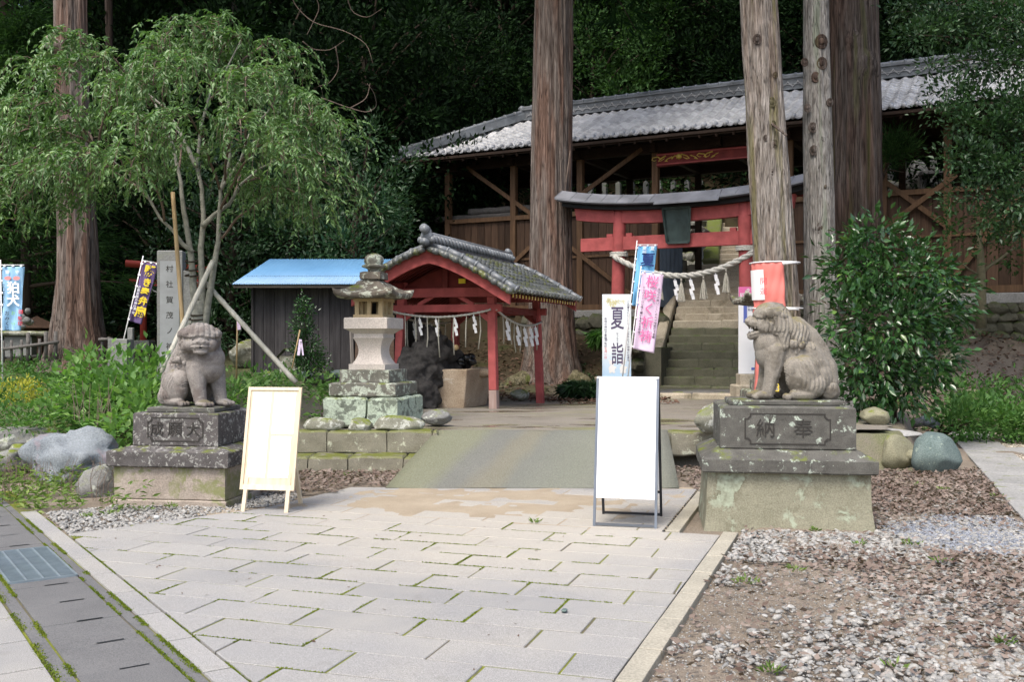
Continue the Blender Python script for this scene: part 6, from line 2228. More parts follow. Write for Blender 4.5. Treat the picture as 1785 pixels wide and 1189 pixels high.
# tall board 夏詣 on a mossy stone block
def upright_sign(px0, px1, pyt, pyb, Y, name, label, face):
    a, b = W(px0, pyb, Y), W(px1, pyb, Y); top = W(px0, pyt, Y).z
    w_ = b.x-a.x; h = top-a.z
    e = empty(name, ((a.x+b.x)/2, Y, a.z), R(-4), label, 'sign board')
    mb = MB(); mb.box((0, .03, h/2), (w_, .05, h), bev=.004); o = mb.build('board', face, e)
    return e, o, w_, h, a.z
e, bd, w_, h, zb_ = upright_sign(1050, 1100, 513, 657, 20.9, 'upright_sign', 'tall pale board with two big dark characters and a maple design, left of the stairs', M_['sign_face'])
Mx = Matrix(((1, 0, 0, 0), (0, 0, -1, .0035), (0, 1, 0, 0), (0, 0, 0, 1)))
text_mesh([('夏', .015, h*.86, .52), ('詣', .015, h*.42, .48)], 0, Mx, M_['ink_purple'], 'lettering', bd, .002, bold=.012, sx=.55)
text_mesh([('なつもうで', .015, h*.54, .05), ('この夏もいいことたくさんあるように神様にお参り', w_/2-.06, h*.92, .053), ('各地の神社で夏詣御朱印', -w_/2+.07, h*.72, .055)], 0, Mx, M_['ink_purple'], 'small_lettering', bd, .002, bold=.004)
text_mesh([('七月一日', -w_/2+.07, h*.36, .06)], 0, Mx, M_['ink_red'], 'red_lettering', bd, .002)
pos = []; rs = np.random.RandomState(2)
dd = []
for k in range(9):
    cx_, cz_ = rs.uniform(-w_/2+.06, w_/2-.12), h*rs.uniform(.86, .965)
    for j in range(7):
        a_ = j/7*2*PI; pos.append((cx_, .0035, cz_)); dd.append((math.cos(a_), 0, math.sin(a_)))
V, Fc = leaf_arrays(pos, dd, .075, .3, 0, rs, 0); V[:, 1] = .003
link('maple_print', npmesh('maple_print', V, Fc, leafmat('maple_ink', [(0, (.62, .60, .25)), (1, (.75, .66, .35))], .8, 0, .1)), bd)
mb = MB()
for cx_ in (-.10, .13):
    cx_ *= w_/.6
    for (dx, dz, r_) in ((0, .0, .07), (0, .12, .055), (-.05, .17, .02), (.05, .17, .02), (-.03, -.07, .03), (.04, -.07, .03), (.07, .02, .025)):
        mb.add([(cx_+dx+r_*math.cos(t_), .0025-.0001*len(mb.v)/20, h*.10+dz+r_*math.sin(t_)) for t_ in np.linspace(0, 2*PI, 16, endpoint=False)], [tuple(range(16))])
mb.build('white_dog_print', M_['paper'], bd)
mb = MB(); c_ = W(1072, 672, 20.95); mb.box((c_.x+.03, 21.05, .58), (.86, .42, (zb_-.33)*1.0), bev=.02)
o = mb.build('stone_block', M_['step'], label='mossy squared block that carries the tall two-character board', cat='stone block'); roughen(o, .015, 4, .12)
# right sign with pink head
e, bd, w_, h, zb_ = upright_sign(1288, 1342, 500, 652, 19.9, 'upright_sign', 'white notice board with a pink heading beside the statue facing left', M_['board_white'])
mb = MB(); mb.box((0, .0, h*.93), (w_, .008, h*.14)); mb.build('pink_heading', simple('pink_print', (.75, .16, .38), .6, .3, .03), bd)
Mx = Matrix(((1, 0, 0, 0), (0, 0, -1, -.0065), (0, 1, 0, 0), (0, 0, 0, 1)))
text_mesh([(c_, -.12+.10*k, h*.985, .08) for k, c_ in enumerate('令和')]+[(c_, -w_/2+.07+.105*k, h*.93, .11) for k, c_ in enumerate('厄除・方位')], 0, Mx, M_['ink_white'], 'lettering', bd, .002, bold=.01)
text_mesh([('年回り', -.0, h*.84, .05)]+[(c_, -w_/2+.2+.055*k, h*.79, .05) for k, c_ in enumerate('前厄本厄後厄')]+[(c_, -w_/2+.2+.055*k, h*.75, .05) for k, c_ in enumerate('男性女性方位')], 0, Mx.copy() @ Matrix.Translation((0, 0, -.006)), M_['ink_blue'], 'small_lettering', bd, .001)
mb = MB(); mb.box((-w_/2+.13, -.0, h*.70), (.07, .004, h*.22)); mb.box((-w_/2+.35, .0, h*.06), (.2, .004, .05)); mb.box((.1, 0, h*.40), (.03, .004, h*.3)); mb.build('blue_bars', simple('blue_print', (.12, .17, .5), .6, .3, .03), bd)
c_ = W(1318, 676, 19.95); mb = MB(); mb.box((c_.x-.02, 20.1, (zb_+.40)/2+.1), (.62, .4, zb_-.6+.0), bev=.02); mb.box((c_.x-.0, 20.1, .55), (.86, .62, .34), bev=.03)
o = mb.build('stone_block', M_['step'], label='greenish squared block below the pink-headed notice board', cat='stone block'); roughen(o, .015, 4, .12)

# banners
def banner(name, corners, Y, label, mat, cols, hem=None, pole_side=0, wave=.03, letters=None, pole_top=None):
    """corners TL TR BR BL in pixels; cloth hung from a bamboo pole"""
    TL, TR, BR, BL = [W(x, y, Y) for x, y in corners]
    base = (TL if pole_side == 0 else TR).copy()
    gzz = terr_h(base.x, Y)
    # the pole leans with the cloth
    top = TL if pole_side == 0 else TR; bot = BL if pole_side == 0 else BR
    d = (top-bot).normalized(); k = (bot.z-gzz)/d.z
    foot = bot-d*k
    e = empty(name, foot, 0, label, 'banner')
    mb = MB(); nx, ny = 14, 44
    vs = []
    for j in range(ny+1):
        v = j/ny; l = TL.lerp(BL, v); r_ = TR.lerp(BR, v)
        for i in range(nx+1):
            p = l.lerp(r_, i/nx); p.y += wave*math.sin(i*.5+j*.13)*(.3+.7*v)+wave*.6*math.sin(i*1.0-j*.2); vs.append(p)
    mb.add(vs, [(j*(nx+1)+i, j*(nx+1)+i+1, (j+1)*(nx+1)+i+1, (j+1)*(nx+1)+i) for j in range(ny) for i in range(nx)], 0, True)
    o = mb.build('cloth', mat, e, world=True, fixn=False)
    o.data.transform(Matrix.Translation((0, 0, 0)))
    so = o.modifiers.new('s', 'SOLIDIFY'); so.thickness = .004
    side = (TR-TL).normalized()*(-.03 if pole_side == 0 else .03)
    mb = MB(); mb.tube([foot+side, top+side+d*.12], [.014, .011], 8)
    mb.tube([top+side+d*.03-(TR-TL)*0, (TR if pole_side == 0 else TL)+d*.03], [.008, .008], 6)
    mb.build('pole', M_['bamboo_pale'] if False else M_['paper'], e, world=True)
    mb = MB()
    for v in np.linspace(.03, .97, 6):
        p = top.lerp(bot, v); mb.box(p+side*.6, (.05, .03, .035))
    for v in (.12, .5, .88): p = TL.lerp(TR, v); mb.box(p+d*.02, (.035, .03, .04))
    mb.build('tab', M_['paper'], e, world=True)
    u = (TR-TL).normalized(); vv = (TL-BL).normalized(); 
    wv = u.cross(vv); wv.normalize()
    # letters stay in the plane of the banner, just in front of its ripples
    up_ = (vv-u*vv.dot(u)*0).normalized()
    M = Matrix((u, up_, -Vector((0, 1, 0)))).transposed().to_4x4(); M.translation = TL+Vector((0, -wave*1.15-.012, 0))
    for nm, c_, m_, bold in cols:
        t = text_mesh(c_, 0, M, M_[m_], nm, o, .0015, bold=bold, world=True)
    return e, o, (TL-BL).length, (TR-TL).length
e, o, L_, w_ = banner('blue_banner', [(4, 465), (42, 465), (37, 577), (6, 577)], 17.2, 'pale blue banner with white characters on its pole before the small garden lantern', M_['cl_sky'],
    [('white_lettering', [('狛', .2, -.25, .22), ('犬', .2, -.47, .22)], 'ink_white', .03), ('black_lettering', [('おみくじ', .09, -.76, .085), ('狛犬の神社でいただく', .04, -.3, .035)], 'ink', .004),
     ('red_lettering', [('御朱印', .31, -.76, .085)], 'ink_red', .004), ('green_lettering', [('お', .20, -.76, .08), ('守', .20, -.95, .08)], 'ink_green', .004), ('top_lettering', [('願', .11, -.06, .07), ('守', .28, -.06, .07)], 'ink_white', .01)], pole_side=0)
mb = MB()
for cx_ in (.12, .27):
    TLp = W(4, 465, 17.2)
    mb.add([TLp+Vector((cx_+.06*math.cos(t_), -.05, -.20+.035*math.sin(t_))) for t_ in np.linspace(0, 2*PI, 14, endpoint=False)], [tuple(range(14))])
mb.build('red_mask_print', simple('salmon_print', (.75, .3, .3), .7, .2, .03), o, world=True)
banner('purple_banner', [(250, 457), (276, 462), (247, 566), (226, 560)], 19.0, 'purple banner with yellow characters hanging before the small red gate', M_['cl_purple'],
    [('yellow_lettering', [('勝', .17, -.03, .22), ('き', .17, -.28, .17), ('奉', .17, -.46, .17), ('弁', .17, -.64, .17), ('扇', .17, -.83, .22)], 'ink_yellow', .035), ('white_lettering', [('必勝祈願の神社御守', .045, -.45, .06)], 'ink_white', .004)], wave=.02)
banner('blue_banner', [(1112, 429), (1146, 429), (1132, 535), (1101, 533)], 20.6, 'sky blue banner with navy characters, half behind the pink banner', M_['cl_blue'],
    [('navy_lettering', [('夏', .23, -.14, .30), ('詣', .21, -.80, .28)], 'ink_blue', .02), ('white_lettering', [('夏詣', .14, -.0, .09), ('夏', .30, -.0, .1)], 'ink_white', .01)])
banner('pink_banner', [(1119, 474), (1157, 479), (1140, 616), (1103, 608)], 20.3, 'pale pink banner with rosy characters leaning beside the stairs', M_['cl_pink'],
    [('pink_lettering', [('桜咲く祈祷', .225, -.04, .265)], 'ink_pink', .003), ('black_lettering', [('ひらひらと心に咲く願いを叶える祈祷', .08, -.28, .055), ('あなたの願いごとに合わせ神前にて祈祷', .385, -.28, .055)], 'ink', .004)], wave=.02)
# coral banner tied round the cypress is built with that tree

# ------------------------------------------------------------ shed
S0 = W(440, 650, 20.0); S1 = W(612, 657, 19.9)
zS = .93; hS = 1.98
Sh = empty('storage_shed', ((S0.x+S1.x)/2+.2, 21, zS), 0, 'dark boarded shed with a sky blue metal roof behind the stone lantern', 'shed')
def SP(px, Y, z): return Vector(((px-CX)/F*Y, Y, z))
x0 = S0.x; x1 = x0+3.35
sw_end = S1.x
mb = MB(); n = 9
wb = (sw_end-x0)/n
for i in range(n):
    mb.box((x0+wb*(i+.5), 20+rnd.uniform(-.008, .008), zS+hS*.44), (wb-.008, .025, hS*.88))
wc = M_['wood_char']
mb.build('board_wall', wc, Sh, world=True)
mb = MB(); mb.box((x0+.02, 20.9, zS+hS*.44), (.025, 1.9, hS*.88)); mb.box(((x0+x1)/2, 21.9, zS+hS*.5), (x1-x0, .03, hS)); mb.box((x1, 20.9, zS+hS*.5), (.03, 1.9, hS)); mb.build('side_wall', wc, Sh, world=True)
for x in (x0+.02, x0+1.05, sw_end, x1):
    mb = MB(); mb.box((x, 20.04, zS+hS/2), (.09, .09, hS)); mb.build('post', wc, Sh, world=True)
mb = MB(); mb.bar((x0-.1, 20.02, zS+hS-.05), (x1+.1, 20.02, zS+hS-.05), .08, .1); mb.build('header', wc, Sh, world=True)
# corrugated roof
ze = zS+hS+.0; a0 = W(404, 495, 19.5); 
zf, zbk = a0.z, a0.z+.62
mb = MB(); nw = 220; X0, X1 = a0.x, x1+.5
vs = []
for (y, z) in ((19.5, zf), (21.1, zbk), (22.4, zf+.1)):
    for i in range(nw+1):
        xx = X0+(X1-X0)*i/nw
        if y != 19.5 and xx < X0+.0: pass
        vs.append((xx+(0 if y == 19.5 else 0.35*(1-i/nw)), y, z+.012*math.sin(i*PI*2/2.5)))
mb.add(vs, [(j*(nw+1)+i, j*(nw+1)+i+1, (j+1)*(nw+1)+i+1, (j+1)*(nw+1)+i) for j in range(2) for i in range(nw)], 0, True)
o = mb.build('metal_roof', M_['blue_roof'], Sh, world=True); so = o.modifiers.new('s', 'SOLIDIFY'); so.thickness = .01
mb = MB(); mb.bar((X0+.02, 19.56, zf-.04), (X1, 19.56, zf-.04), .03, .06); mb.build('fascia', wood('grey_fascia', (.1, .085, .07), (.2, .17, .14), 0), Sh, world=True)
mb = MB()
x = X0+.2
while x < X1: mb.bar((x, 19.56, zf-.06), (x, 20.4, zf+.22), .05, .06); x += .75
mb.build('rafters', M_['wood_char'], Sh, world=True)
# interior boards glimpsed at the open end
mb = MB(); mb.extr([(sw_end+.05, 19.95, zS), (sw_end+.85, 19.95, zS), (sw_end+.85, 19.95, zS+1.05), (sw_end+.1, 19.95, zS+1.1)], (0, .03, 0)); o = mb.build('leaning_panel', wood('brown_panel', (.08, .055, .04), (.16, .11, .085), 0), None, label='brown panel leaning in the open end of the shed', cat='panel')
mb = MB(); mb.bar((sw_end+.03, 19.92, zS-.02), (sw_end-.02, 19.97, zS+1.15), .06, .03); mb.build('plank', wood('grey_plank', (.22, .2, .18), (.36, .33, .3), 2), None, label='narrow grey plank standing at the corner of the shed', cat='plank')

# small red gate at the back left
t2 = empty('torii_gate', (W(250, 600, 24).x, 24, 1.3), 0, 'small red shrine gate of round poles at the wooded edge behind the name pillar', 'torii gate')
r2 = -R(12)
def Q(px, py, Y=24.0): return W(px, py, Y)
for px in (250, 345):
    b = Q(px, 602); t_ = Q(px, 462); mb = MB(); mb.tube([(b.x, 24, b.z-.1), (t_.x, 24, t_.z)], [.08, .075], 14); mb.build('pillar', M_['red_orange'], t2, world=True)
    mb = MB(); mb.box((b.x, 24, b.z-.0), (.42, .42, .24), bev=.02); mb.build('pillar_base', M_['wallrock'], t2, world=True)
a, b = Q(219, 459, 23.9), Q(372, 470, 24.3); mb = MB(); mb.tube([a, b], .085, 16); mb.build('main_beam', M_['red_orange'], t2, world=True)
a, b = Q(226, 490, 24.0), Q(368, 500, 24.2); mb = MB(); mb.bar(a, b, .08, .15); mb.build('tie_beam', M_['red_orange'], t2, world=True)
rr3 = empty('thin_rope', Q(300, 505, 23.8), 0, 'thin rope with white paper streamers on the small red gate', 'rope')
q = sag_pts(Q(250, 495, 23.85), Q(345, 492, 23.85), .28); mb = MB(); mb.tube(q, .02, 6); mb.build('rope', M_['rope'], rr3, world=True)
for u in (.32, .58, .78): shide(rr3, pick(q, u), .5, int(u*10), Vector((1, 0, 0)))

# name pillar of the shrine
Np = empty('name_pillar', (W(297, 640, 18.3).x, 18.3, .85), R(6), 'tall inscribed grey stone pillar naming the shrine, behind the cherry tree', 'stone pillar')
hN = W(297, 437, 18.3).z-.85
mb = MB(); mb.box((0, .1, hN/2), (.45, .32, hN), bev=.015)
o = mb.build('pillar', M_['pillar'], Np); roughen(o, .008, 3, .2)
mb = MB(); mb.box((-.0, -.062, hN*.47), (.34, .012, hN*.90)); mb.build('inscribed_face', simple('smooth_grey_face', (.26, .275, .28), .7, .3, .12, 4, .1), Np)
Mx = Matrix(((1, 0, 0, 0), (0, 0, -1, -.0695), (0, 1, 0, 0), (0, 0, 0, 1)))
cs = '村社賀茂ノ神社'
text_mesh([(c_, 0, hN*.89-k*.285, .135) for k, c_ in enumerate(cs)], 0, Mx, M_['engraved'], 'inscription', Np, .002)
mb = MB(); mb.box((.31, .12, 1.0), (.17, .3, 2.1), bev=.02); o = mb.build('side_slab', M_['pillar'], Np); roughen(o, .02, 3, .2)

# concrete stub, low garden fence, far small lantern
mb = MB(); c_ = W(210, 612, 18.0); mb.box((c_.x, 18, c_.z-.15), (.34, .3, .74), bev=.015); o = mb.build('stone_post', M_['pillar'], label='short square grey stone stub between the big tree and the name pillar', cat='stone post'); roughen(o, .01, 4, .12)
mb = MB(); c_ = W(228, 590, 18.4); mb.box((c_.x, 18.4, c_.z-.3), (.09, .09, 1.0), bev=.01); mb.build('stone_post', M_['pillar'], label='slim pale stone post just behind the square grey stub', cat='stone post')
Fn = empty('bamboo_fence', (W(60, 620, 18.5).x, 18.5, .95), 0, 'low fence of pale bamboo rails and short posts at the garden lantern', 'fence')
for k, px in enumerate([6, 20, 38, 49, 69, 80, 97, 178, 190]):
    b = W(px, 622-k*.8, 18.4); mb = MB(); tall = (px in (49, 80, 97, 182)); mb.tube([(b.x, 18.4, b.z-.1), (b.x, 18.4, b.z+(.42 if tall else .30))], .035 if tall else .025, 8); mb.build('fence_post', M_['wood_grey'], Fn, world=True)
mb = MB()
mb = MB(); mb.tube([W(4, 609, 18.35), W(102, 596, 18.35)], .03, 8); mb.build('rail', M_['wood_grey'], Fn, world=True)
mb = MB(); mb.tube([W(8, 624, 18.45), W(72, 620, 18.45)], .022, 8); mb.build('rail', M_['wood_grey'], Fn, world=True)
mb = MB(); mb.tube([W(172, 592, 18.35), W(196, 591, 18.35)], .028, 8); mb.build('rail', M_['wood_grey'], Fn, world=True)
mb = MB(); mb.tube([W(172, 610, 18.35), W(196, 611, 18.35)], .024, 8); mb.build('rail', M_['wood_grey'], Fn, world=True)
b = W(45, 622, 20.0)
Sl = empty('stone_lantern', (b.x-.1, 20.0, b.z), .2, 'low white stone lantern with a flat mossy roof in the garden corner', 'stone lantern')
mb = MB(); mb.box((0, 0, .2), (.5, .4, .45), bev=.03); o = mb.build('base', M_['pillar'], Sl); roughen(o, .01, 5, .1)
mb = MB(); mb.box((.08, 0, .47), (.95, .62, .08), bev=.03); o = mb.build('flat_roof', M_['rock_mossy'], Sl); roughen(o, .02, 5, .1)
mb = MB()
rr = random.Random(4)
for k in range(9): rock_into(mb, (.03+rr.uniform(-.13, .13), rr.uniform(-.08, .08), .56+k*.045), (.12-.008*k, .1, .07), k+40, .4, 3, 2)
mb.build('carved_top', M_['pillar'], Sl)
mb = MB(); p = W(64, 572, 21.0); mb.lathe([(.55, 0), (.0, .26)], (p.x, 21.0, p.z), 4, smooth=False); mb.box((p.x, 21, p.z-.3), (.4, .4, .6)); mb.build('little_shrine', M_['wood'], label='tiny brown roofed shrine box behind the garden lantern', cat='shrine box')

# rocks
def rock(px, py, Y, size, mat, label, seed, rough=.22, cuts=6, sub=4, zs=.75, rot=None, z=None):
    p = W(px, py, Y)
    if z is None: z = p.z
    if seed in (70, 71, 72): z = terr_h(p.x, Y)+.04
    mb = MB(); rock_into(mb, (p.x, Y, z), size, seed, rough, cuts, sub, rot)
    return mb.build('rock', M_[mat], label=label, cat='rock')
rock(130, 803, 11.2, (.52, .42, .36), 'rock_blue', 'big smooth blue-grey boulder at the garden edge beside the pedestal', 27, .5, 5, 4, rot=.3)
rock(172, 842, 10.4, (.22, .22, .24), 'rock_grey', 'mottled grey stone wedged against the corner of the left-hand pedestal', 22, .3, 7)
rock(30, 768, 12.2, (.62, .35, .17), 'rock_grey', 'long flat grey stone under the flowering garden plants', 23, .2, 7, rot=.1)
rock(62, 800, 11.6, (.16, .16, .15), 'rock_mossy', 'small rounded cream stone left of the blue-grey boulder', 24, .2, 5)
rock(18, 812, 11.3, (.22, .2, .2), 'rock_grey', 'weathered brown-grey stone at the picture edge in the weeds', 25, .3, 7)
rock(38, 790, 11.9, (.2, .16, .13), 'rock_mossy', 'flat mossy stone between the garden stones', 26, .2, 6)
rock(566, 741, 12.75, (.27, .2, .125), 'rock_mossy', 'smooth pale green stone lying left of the lantern tiers', 31, .12, 5, rot=0)
rock(628, 743, 12.72, (.18, .16, .11), 'rock_mossy', 'rounded lichened stone under the lantern, second from the smooth pale one', 32, .15, 6, rot=0)
rock(694, 741, 12.75, (.33, .17, .125), 'rock_mossy', 'broad white-crusted stone with moss under the lantern tiers', 33, .15, 6, rot=0)
rock(762, 728, 13.2, (.20, .16, .11), 'rock_grey', 'plain grey stone right of the lantern tiers at the forecourt edge', 34, .2, 7, rot=.3)
rock(906, 689, 19.8, (.24, .18, .12), 'rock_mossy', 'low green mossy stone at the foot of the biggest cedar', 35, .15, 5)
rock(1524, 728, 13.6, (.25, .2, .14), 'rock_olive', 'olive boulder at the rear of the rock group under the glossy bush', 41, .15, 5)
rock(1552, 757, 13.2, (.42, .3, .07), 'slab', 'flat grey-green slab laid across the rock group', 42, .12, 5, rot=.1)
rock(1540, 775, 12.9, (.25, .2, .075), 'rock_green', 'dark green slab stone under the flat slab', 43, .15, 6)
rock(1560, 790, 12.7, (.27, .22, .24), 'rock_olive', 'large olive boulder next to the upright blue-green stone', 44, .12, 5)
rock(1512, 771, 12.8, (.13, .12, .08), 'rock_mossy', 'pale round stone jammed between slab and pedestal', 45, .15, 5)
rock(1588, 795, 12.6, (.10, .1, .08), 'rock_olive', 'fist-sized round stone left of the upright blue-green stone', 46, .12, 4)
rock(1488, 800, 12.9, (.16, .5, .12), 'ledge', 'low edging stone just behind the facing pedestal', 47, .2, 6, rot=.1)
rock(1236, 728, 12.3, (.12, .22, .2), 'rock_mossy', 'pale upright stone peeping out left of the facing pedestal', 48, .2, 6)
p = W(1634, 790, 12.2)
mb = MB(); rock_into(mb, (p.x, 12.2, .18), (.33, .30, .32), 53, .10, 9, 4, .2)
o = mb.build('rock', M_['rock_green'], label='upright blue-green boulder with squared faces beside the path', cat='rock')
for k, (px, py, s_) in enumerate([(1598, 735, .14), (1628, 738, .12), (1614, 732, .16)]):
    rock(px, py+2, 15.6, (s_, s_*.8, s_*.5), 'rock_blue' if k else 'slab_dark', ['flat bluish stone lying leftmost behind the upright boulder', 'small blue-grey stone lying rightmost behind the upright boulder', 'dark chunk between two small bluish stones'][k], 60+k, .2, 7)
for k, (px, py, Y, s_) in enumerate([(1662, 588, 20.5, .32), (1700, 628, 18.6, .3), (1500, 690, 16, .2)]):
    rock(px, py, Y, (s_, s_*.7, s_*.6), 'rock_olive', ['half buried stone on the leafy slope below the wall', 'grey stone showing through the low ferns', 'stone in the shade under the glossy bush'][k], 70+k, .2, 6)
# mossy rocks left of the shed, stones at its foot
rock(432, 610+8, 21.0, (.48, .35, .32), 'rock_mossy', 'big mossy boulder at the left corner of the shed', 81, .15, 6)
rl = random.Random(9)
names = ['slate stone at the foot of the shed wall, nearest its corner', 'pale cobble at the foot of the shed wall', 'flat dark stone under the small trimmed shrub', 'long green-grey stone in the shed edging', 'angular stone in the shed edging right of the shrub', 'low grey stone at the end of the shed edging']
for k, px in enumerate([470, 484, 505, 535, 560, 590]):
    rock(px, 655+rl.uniform(-4, 4), 19.3, (rl.uniform(.16, .3), .2, rl.uniform(.08, .14)), 'rock_green' if k % 2 else 'rock_grey', names[k], 90+k, .2, 6, 3)
mb = MB(); c_ = W(497, 632, 19.2)
mb.add([c_+Vector(v) for v in ((-.22, 0, .05), (0, -.1, .27), (.0, .25, .27), (-.22, .25, .05), (.35, -.05, .2), (.35, .25, .18))], [(0, 1, 2, 3), (1, 4, 5, 2)])
mb.box(c_+Vector((.05, .1, -.05)), (.3, .25, .35)); mb.build('little_shrine', M_['rock_mossy'], label='tiny mossy-roofed stone shrine at the foot of the shed', cat='shrine box')
# ------------------------------------------------------------ trees
def rot_basis(d):
    d = Vector(d).normalized(); a = d.orthogonal().normalized(); return a, d.cross(a)
def bark_mesh(pts, rad, n=72, step=.09, amp=.05, freq=5.5, seed=0, flare=None, fine=.35, knots=()):
    """trunk with long vertical ridges and furrows; pts from the foot upwards"""
    P = [Vector(p) for p in pts]; cum = [0]
    for a, b in zip(P, P[1:]): cum.append(cum[-1]+(b-a).length)
    L = cum[-1]; m = int(L/step)+1
    V = np.zeros((m*n, 3)); 
    for i in range(m):
        s = L*i/(m-1)
        k = max(j for j in range(len(cum)) if cum[j] <= s+1e-6); k = min(k, len(P)-2)
        f = (s-cum[k])/(cum[k+1]-cum[k]+1e-9)
        c = P[k].lerp(P[k+1], f); r0 = rad[k]*(1-f)+rad[k+1]*f
        for j in range(n):
            a = 2*PI*j/n; ca_, sa_ = math.cos(a), math.sin(a)
            tw = a+s*.05
            q = (math.cos(tw)*r0*freq, math.sin(tw)*r0*freq, s*.28)
            rd = 1-abs(noise.noise(Vector((q[0]+seed, q[1], q[2]))))*2
            rd2 = noise.noise(Vector((q[0]*3.1, q[1]*3.1+seed, q[2]*2.2)))
            lob = noise.noise(Vector((ca_*1.1, sa_*1.1+seed, s*.12)))
            r_ = r0*(1+.10*lob)+amp*(rd-.5)+amp*fine*rd2
            if flare:
                fl, num, hgt = flare
                w_ = math.exp(-s/hgt); r_ += fl*w_*(.45+.55*abs(math.sin(a*num/2+seed*.7+.6*math.sin(a*2+seed))))
            for (ka, ks, kr, kh) in knots:
                da = (a-ka+PI) % (2*PI)-PI; dd_ = (da*r0/kr)**2+((s-ks)/kr)**2
                if dd_ < 4: r_ += kh*math.exp(-dd_*1.2)-kh*.8*math.exp(-dd_*7)
            V[i*n+j] = (c.x+ca_*r_, c.y+sa_*r_, c.z)
    idx = np.arange(m*n).reshape(m, n)
    a = idx[:-1]; b = idx[1:]
    Fc = np.stack([a, np.roll(a, -1, 1), np.roll(b, -1, 1), b], 2).reshape(-1, 4)
    return V, Fc
def px_trunk(name, label, Y, rows, mat, top_z=20.0, group=None, lean_base=0, crown=None, **kw):
    """rows of (px centre, py, width px) from the foot upwards"""
    pts = []; rad = []
    for (px, py, w_) in rows:
        p = W(px, py, Y); pts.append(p); rad.append(w_/2/F*Y-kw.get('amp', 0)*.45)
    d = (pts[-1]-pts[-2]).normalized(); k = (top_z-pts[-1].z)/max(.2, d.z)
    pts.append(pts[-1]+d*k); rad.append(rad[-1]*.45)
    base = pts[0].copy()
    e = empty(name, base, 0, label, 'tree', group)
    V, Fc = bark_mesh([p-base for p in pts], rad, **kw)
    link('trunk', npmesh('trunk', V, Fc, mat, True), e)
    return e, pts, rad

def spray_crown(seed, z0, z1, R0, nb, per, leaf, mat, dark=None, droop=.5, taper=.8, width=.16):
    """conifer crown round the local z axis: branches with drooping sprays"""
    rs = np.random.RandomState(seed); pos = []; dr = []; br = MB()
    for i in range(nb):
        u = (i+.5)/nb; z = z0+(z1-z0)*u; az = i*2.4+rs.uniform(-.4, .4)
        Lb = R0*(1-u*taper)*rs.uniform(.65, 1.15)
        o = np.array([math.cos(az), math.sin(az), 0])
        pts = []
        for k in range(6):
            t = k/5; pts.append(np.array([0, 0, z])+o*Lb*t+np.array([0, 0, Lb*(.18*t-droop*t*t)]))
        br.tube([tuple(p) for p in pts], [.05*(1-.8*k/5)*max(.4, 1-u) for k in range(6)], 4)
        t = rs.uniform(.12, 1, per)**.75
        base = np.array([0, 0, z])+o*Lb*t[:, None]; base[:, 2] += Lb*(.18*t-droop*t*t)
        # clumps along the bough
        ncl = max(4, int(Lb*3.2)); cc = rs.uniform(.15, 1, ncl)**.8
        ci = rs.randint(0, ncl, per); t = cc[ci]
        cen = np.array([0, 0, z])+o*Lb*t[:, None]; cen[:, 2] += Lb*(.18*t-droop*t*t)
        side = np.array([-o[1], o[0], 0]); so = rs.normal(0, .28*Lb*.45+.12, ncl)[ci]*(1.1-t)
        cen = cen+side*so[:, None]; cen[:, 2] -= np.abs(so)*.25
        off = rs.normal(0, 1, (per, 3))*np.array([.20, .20, .13]); pos.append(cen+off)
        d_ = off*2.2+o*.8+side*np.sign(so)[:, None]*.5+rs.normal(0, .35, (per, 3)); d_[:, 2] += .05-.5*rs.uniform(0, 1, per)
        dr.append(d_)
    me = leafmesh('crown', np.concatenate(pos), np.concatenate(dr), leaf, mat, width, .8, seed, .12)
    return me, br

def blob_crown(seed, centers, per, leaf, mat, width=.45, shell=.55, up=.35, droopd=0.0, nup=.7):
    """foliage of leaf clusters: centers = (x, y, z, rx, ry, rz)"""
    rs = np.random.RandomState(seed); pos = []; dr = []
    for (x, y, z, a, b, c) in centers:
        n = int(per*(a*b*c)**(2/3))
        # leaf tufts on the shell
        nt = max(6, n//14)
        q = rs.normal(0, 1, (nt, 3)); q /= np.linalg.norm(q, axis=1, keepdims=True)
        r_ = rs.uniform(shell, 1.05, nt)**.7*(1+.16*np.sin(q[:, 0]*5+seed)*np.cos(q[:, 1]*4+q[:, 2]*5))
        tc_ = q*r_[:, None]
        ti = rs.randint(0, nt, n)
        base = tc_[ti]*np.array([a, b, c])+np.array([x, y, z])
        off = rs.normal(0, 1, (n, 3))*leaf*.9
        pos.append(base+off)
        d_ = q[ti]*.9+off/leaf*.5+rs.normal(0, .4, (n, 3)); d_[:, 2] += up-droopd
        dr.append(d_)
    return leafmesh('crown', np.concatenate(pos), np.concatenate(dr), leaf, mat, width, nup, seed)

# -- the big named trees --------------------------------------------------
crA, brA = spray_crown(3, 0, 13, 4.6, 60, 150, .42, M_['lf_cedar'], droop=.35)
crB, brB = spray_crown(4, 0, 10, 3.2, 50, 110, .40, M_['lf_cedar'], droop=.4)
brAm = brA.build('branches', M_['twig_dark']); brBm = brB.build('branches', M_['twig_dark'])
bmA, bmB = brAm.data, brBm.data
bpy.data.objects.remove(brAm); bpy.data.objects.remove(brBm)
def add_crown(e, x, y, z, me, bm_, sc=1.0, rz=0.0):
    """crown high above, in local coordinates of the tree"""
    o = link('crown', me, e); o.location = (x, y, z); o.scale = (sc,)*3; o.rotation_euler = (0, 0, rz)
    b = link('branches', bm_, o)
    return o
e, pts, rad = px_trunk('cedar_tree', 'giant straight cedar with reddish bark rising between the pavilion and the red gate', 23.4,
    [(955, 690, 92), (958, 640, 84), (960, 560, 76), (960, 400, 72), (963, 200, 69), (965, 0, 65)], M_['bark_red'], 21, amp=.04, freq=9, seed=1.3, flare=(.42, 5, .85), n=170, knots=((-1.0, 5.6, .12, .05), (-.6, 6.6, .1, .04)))
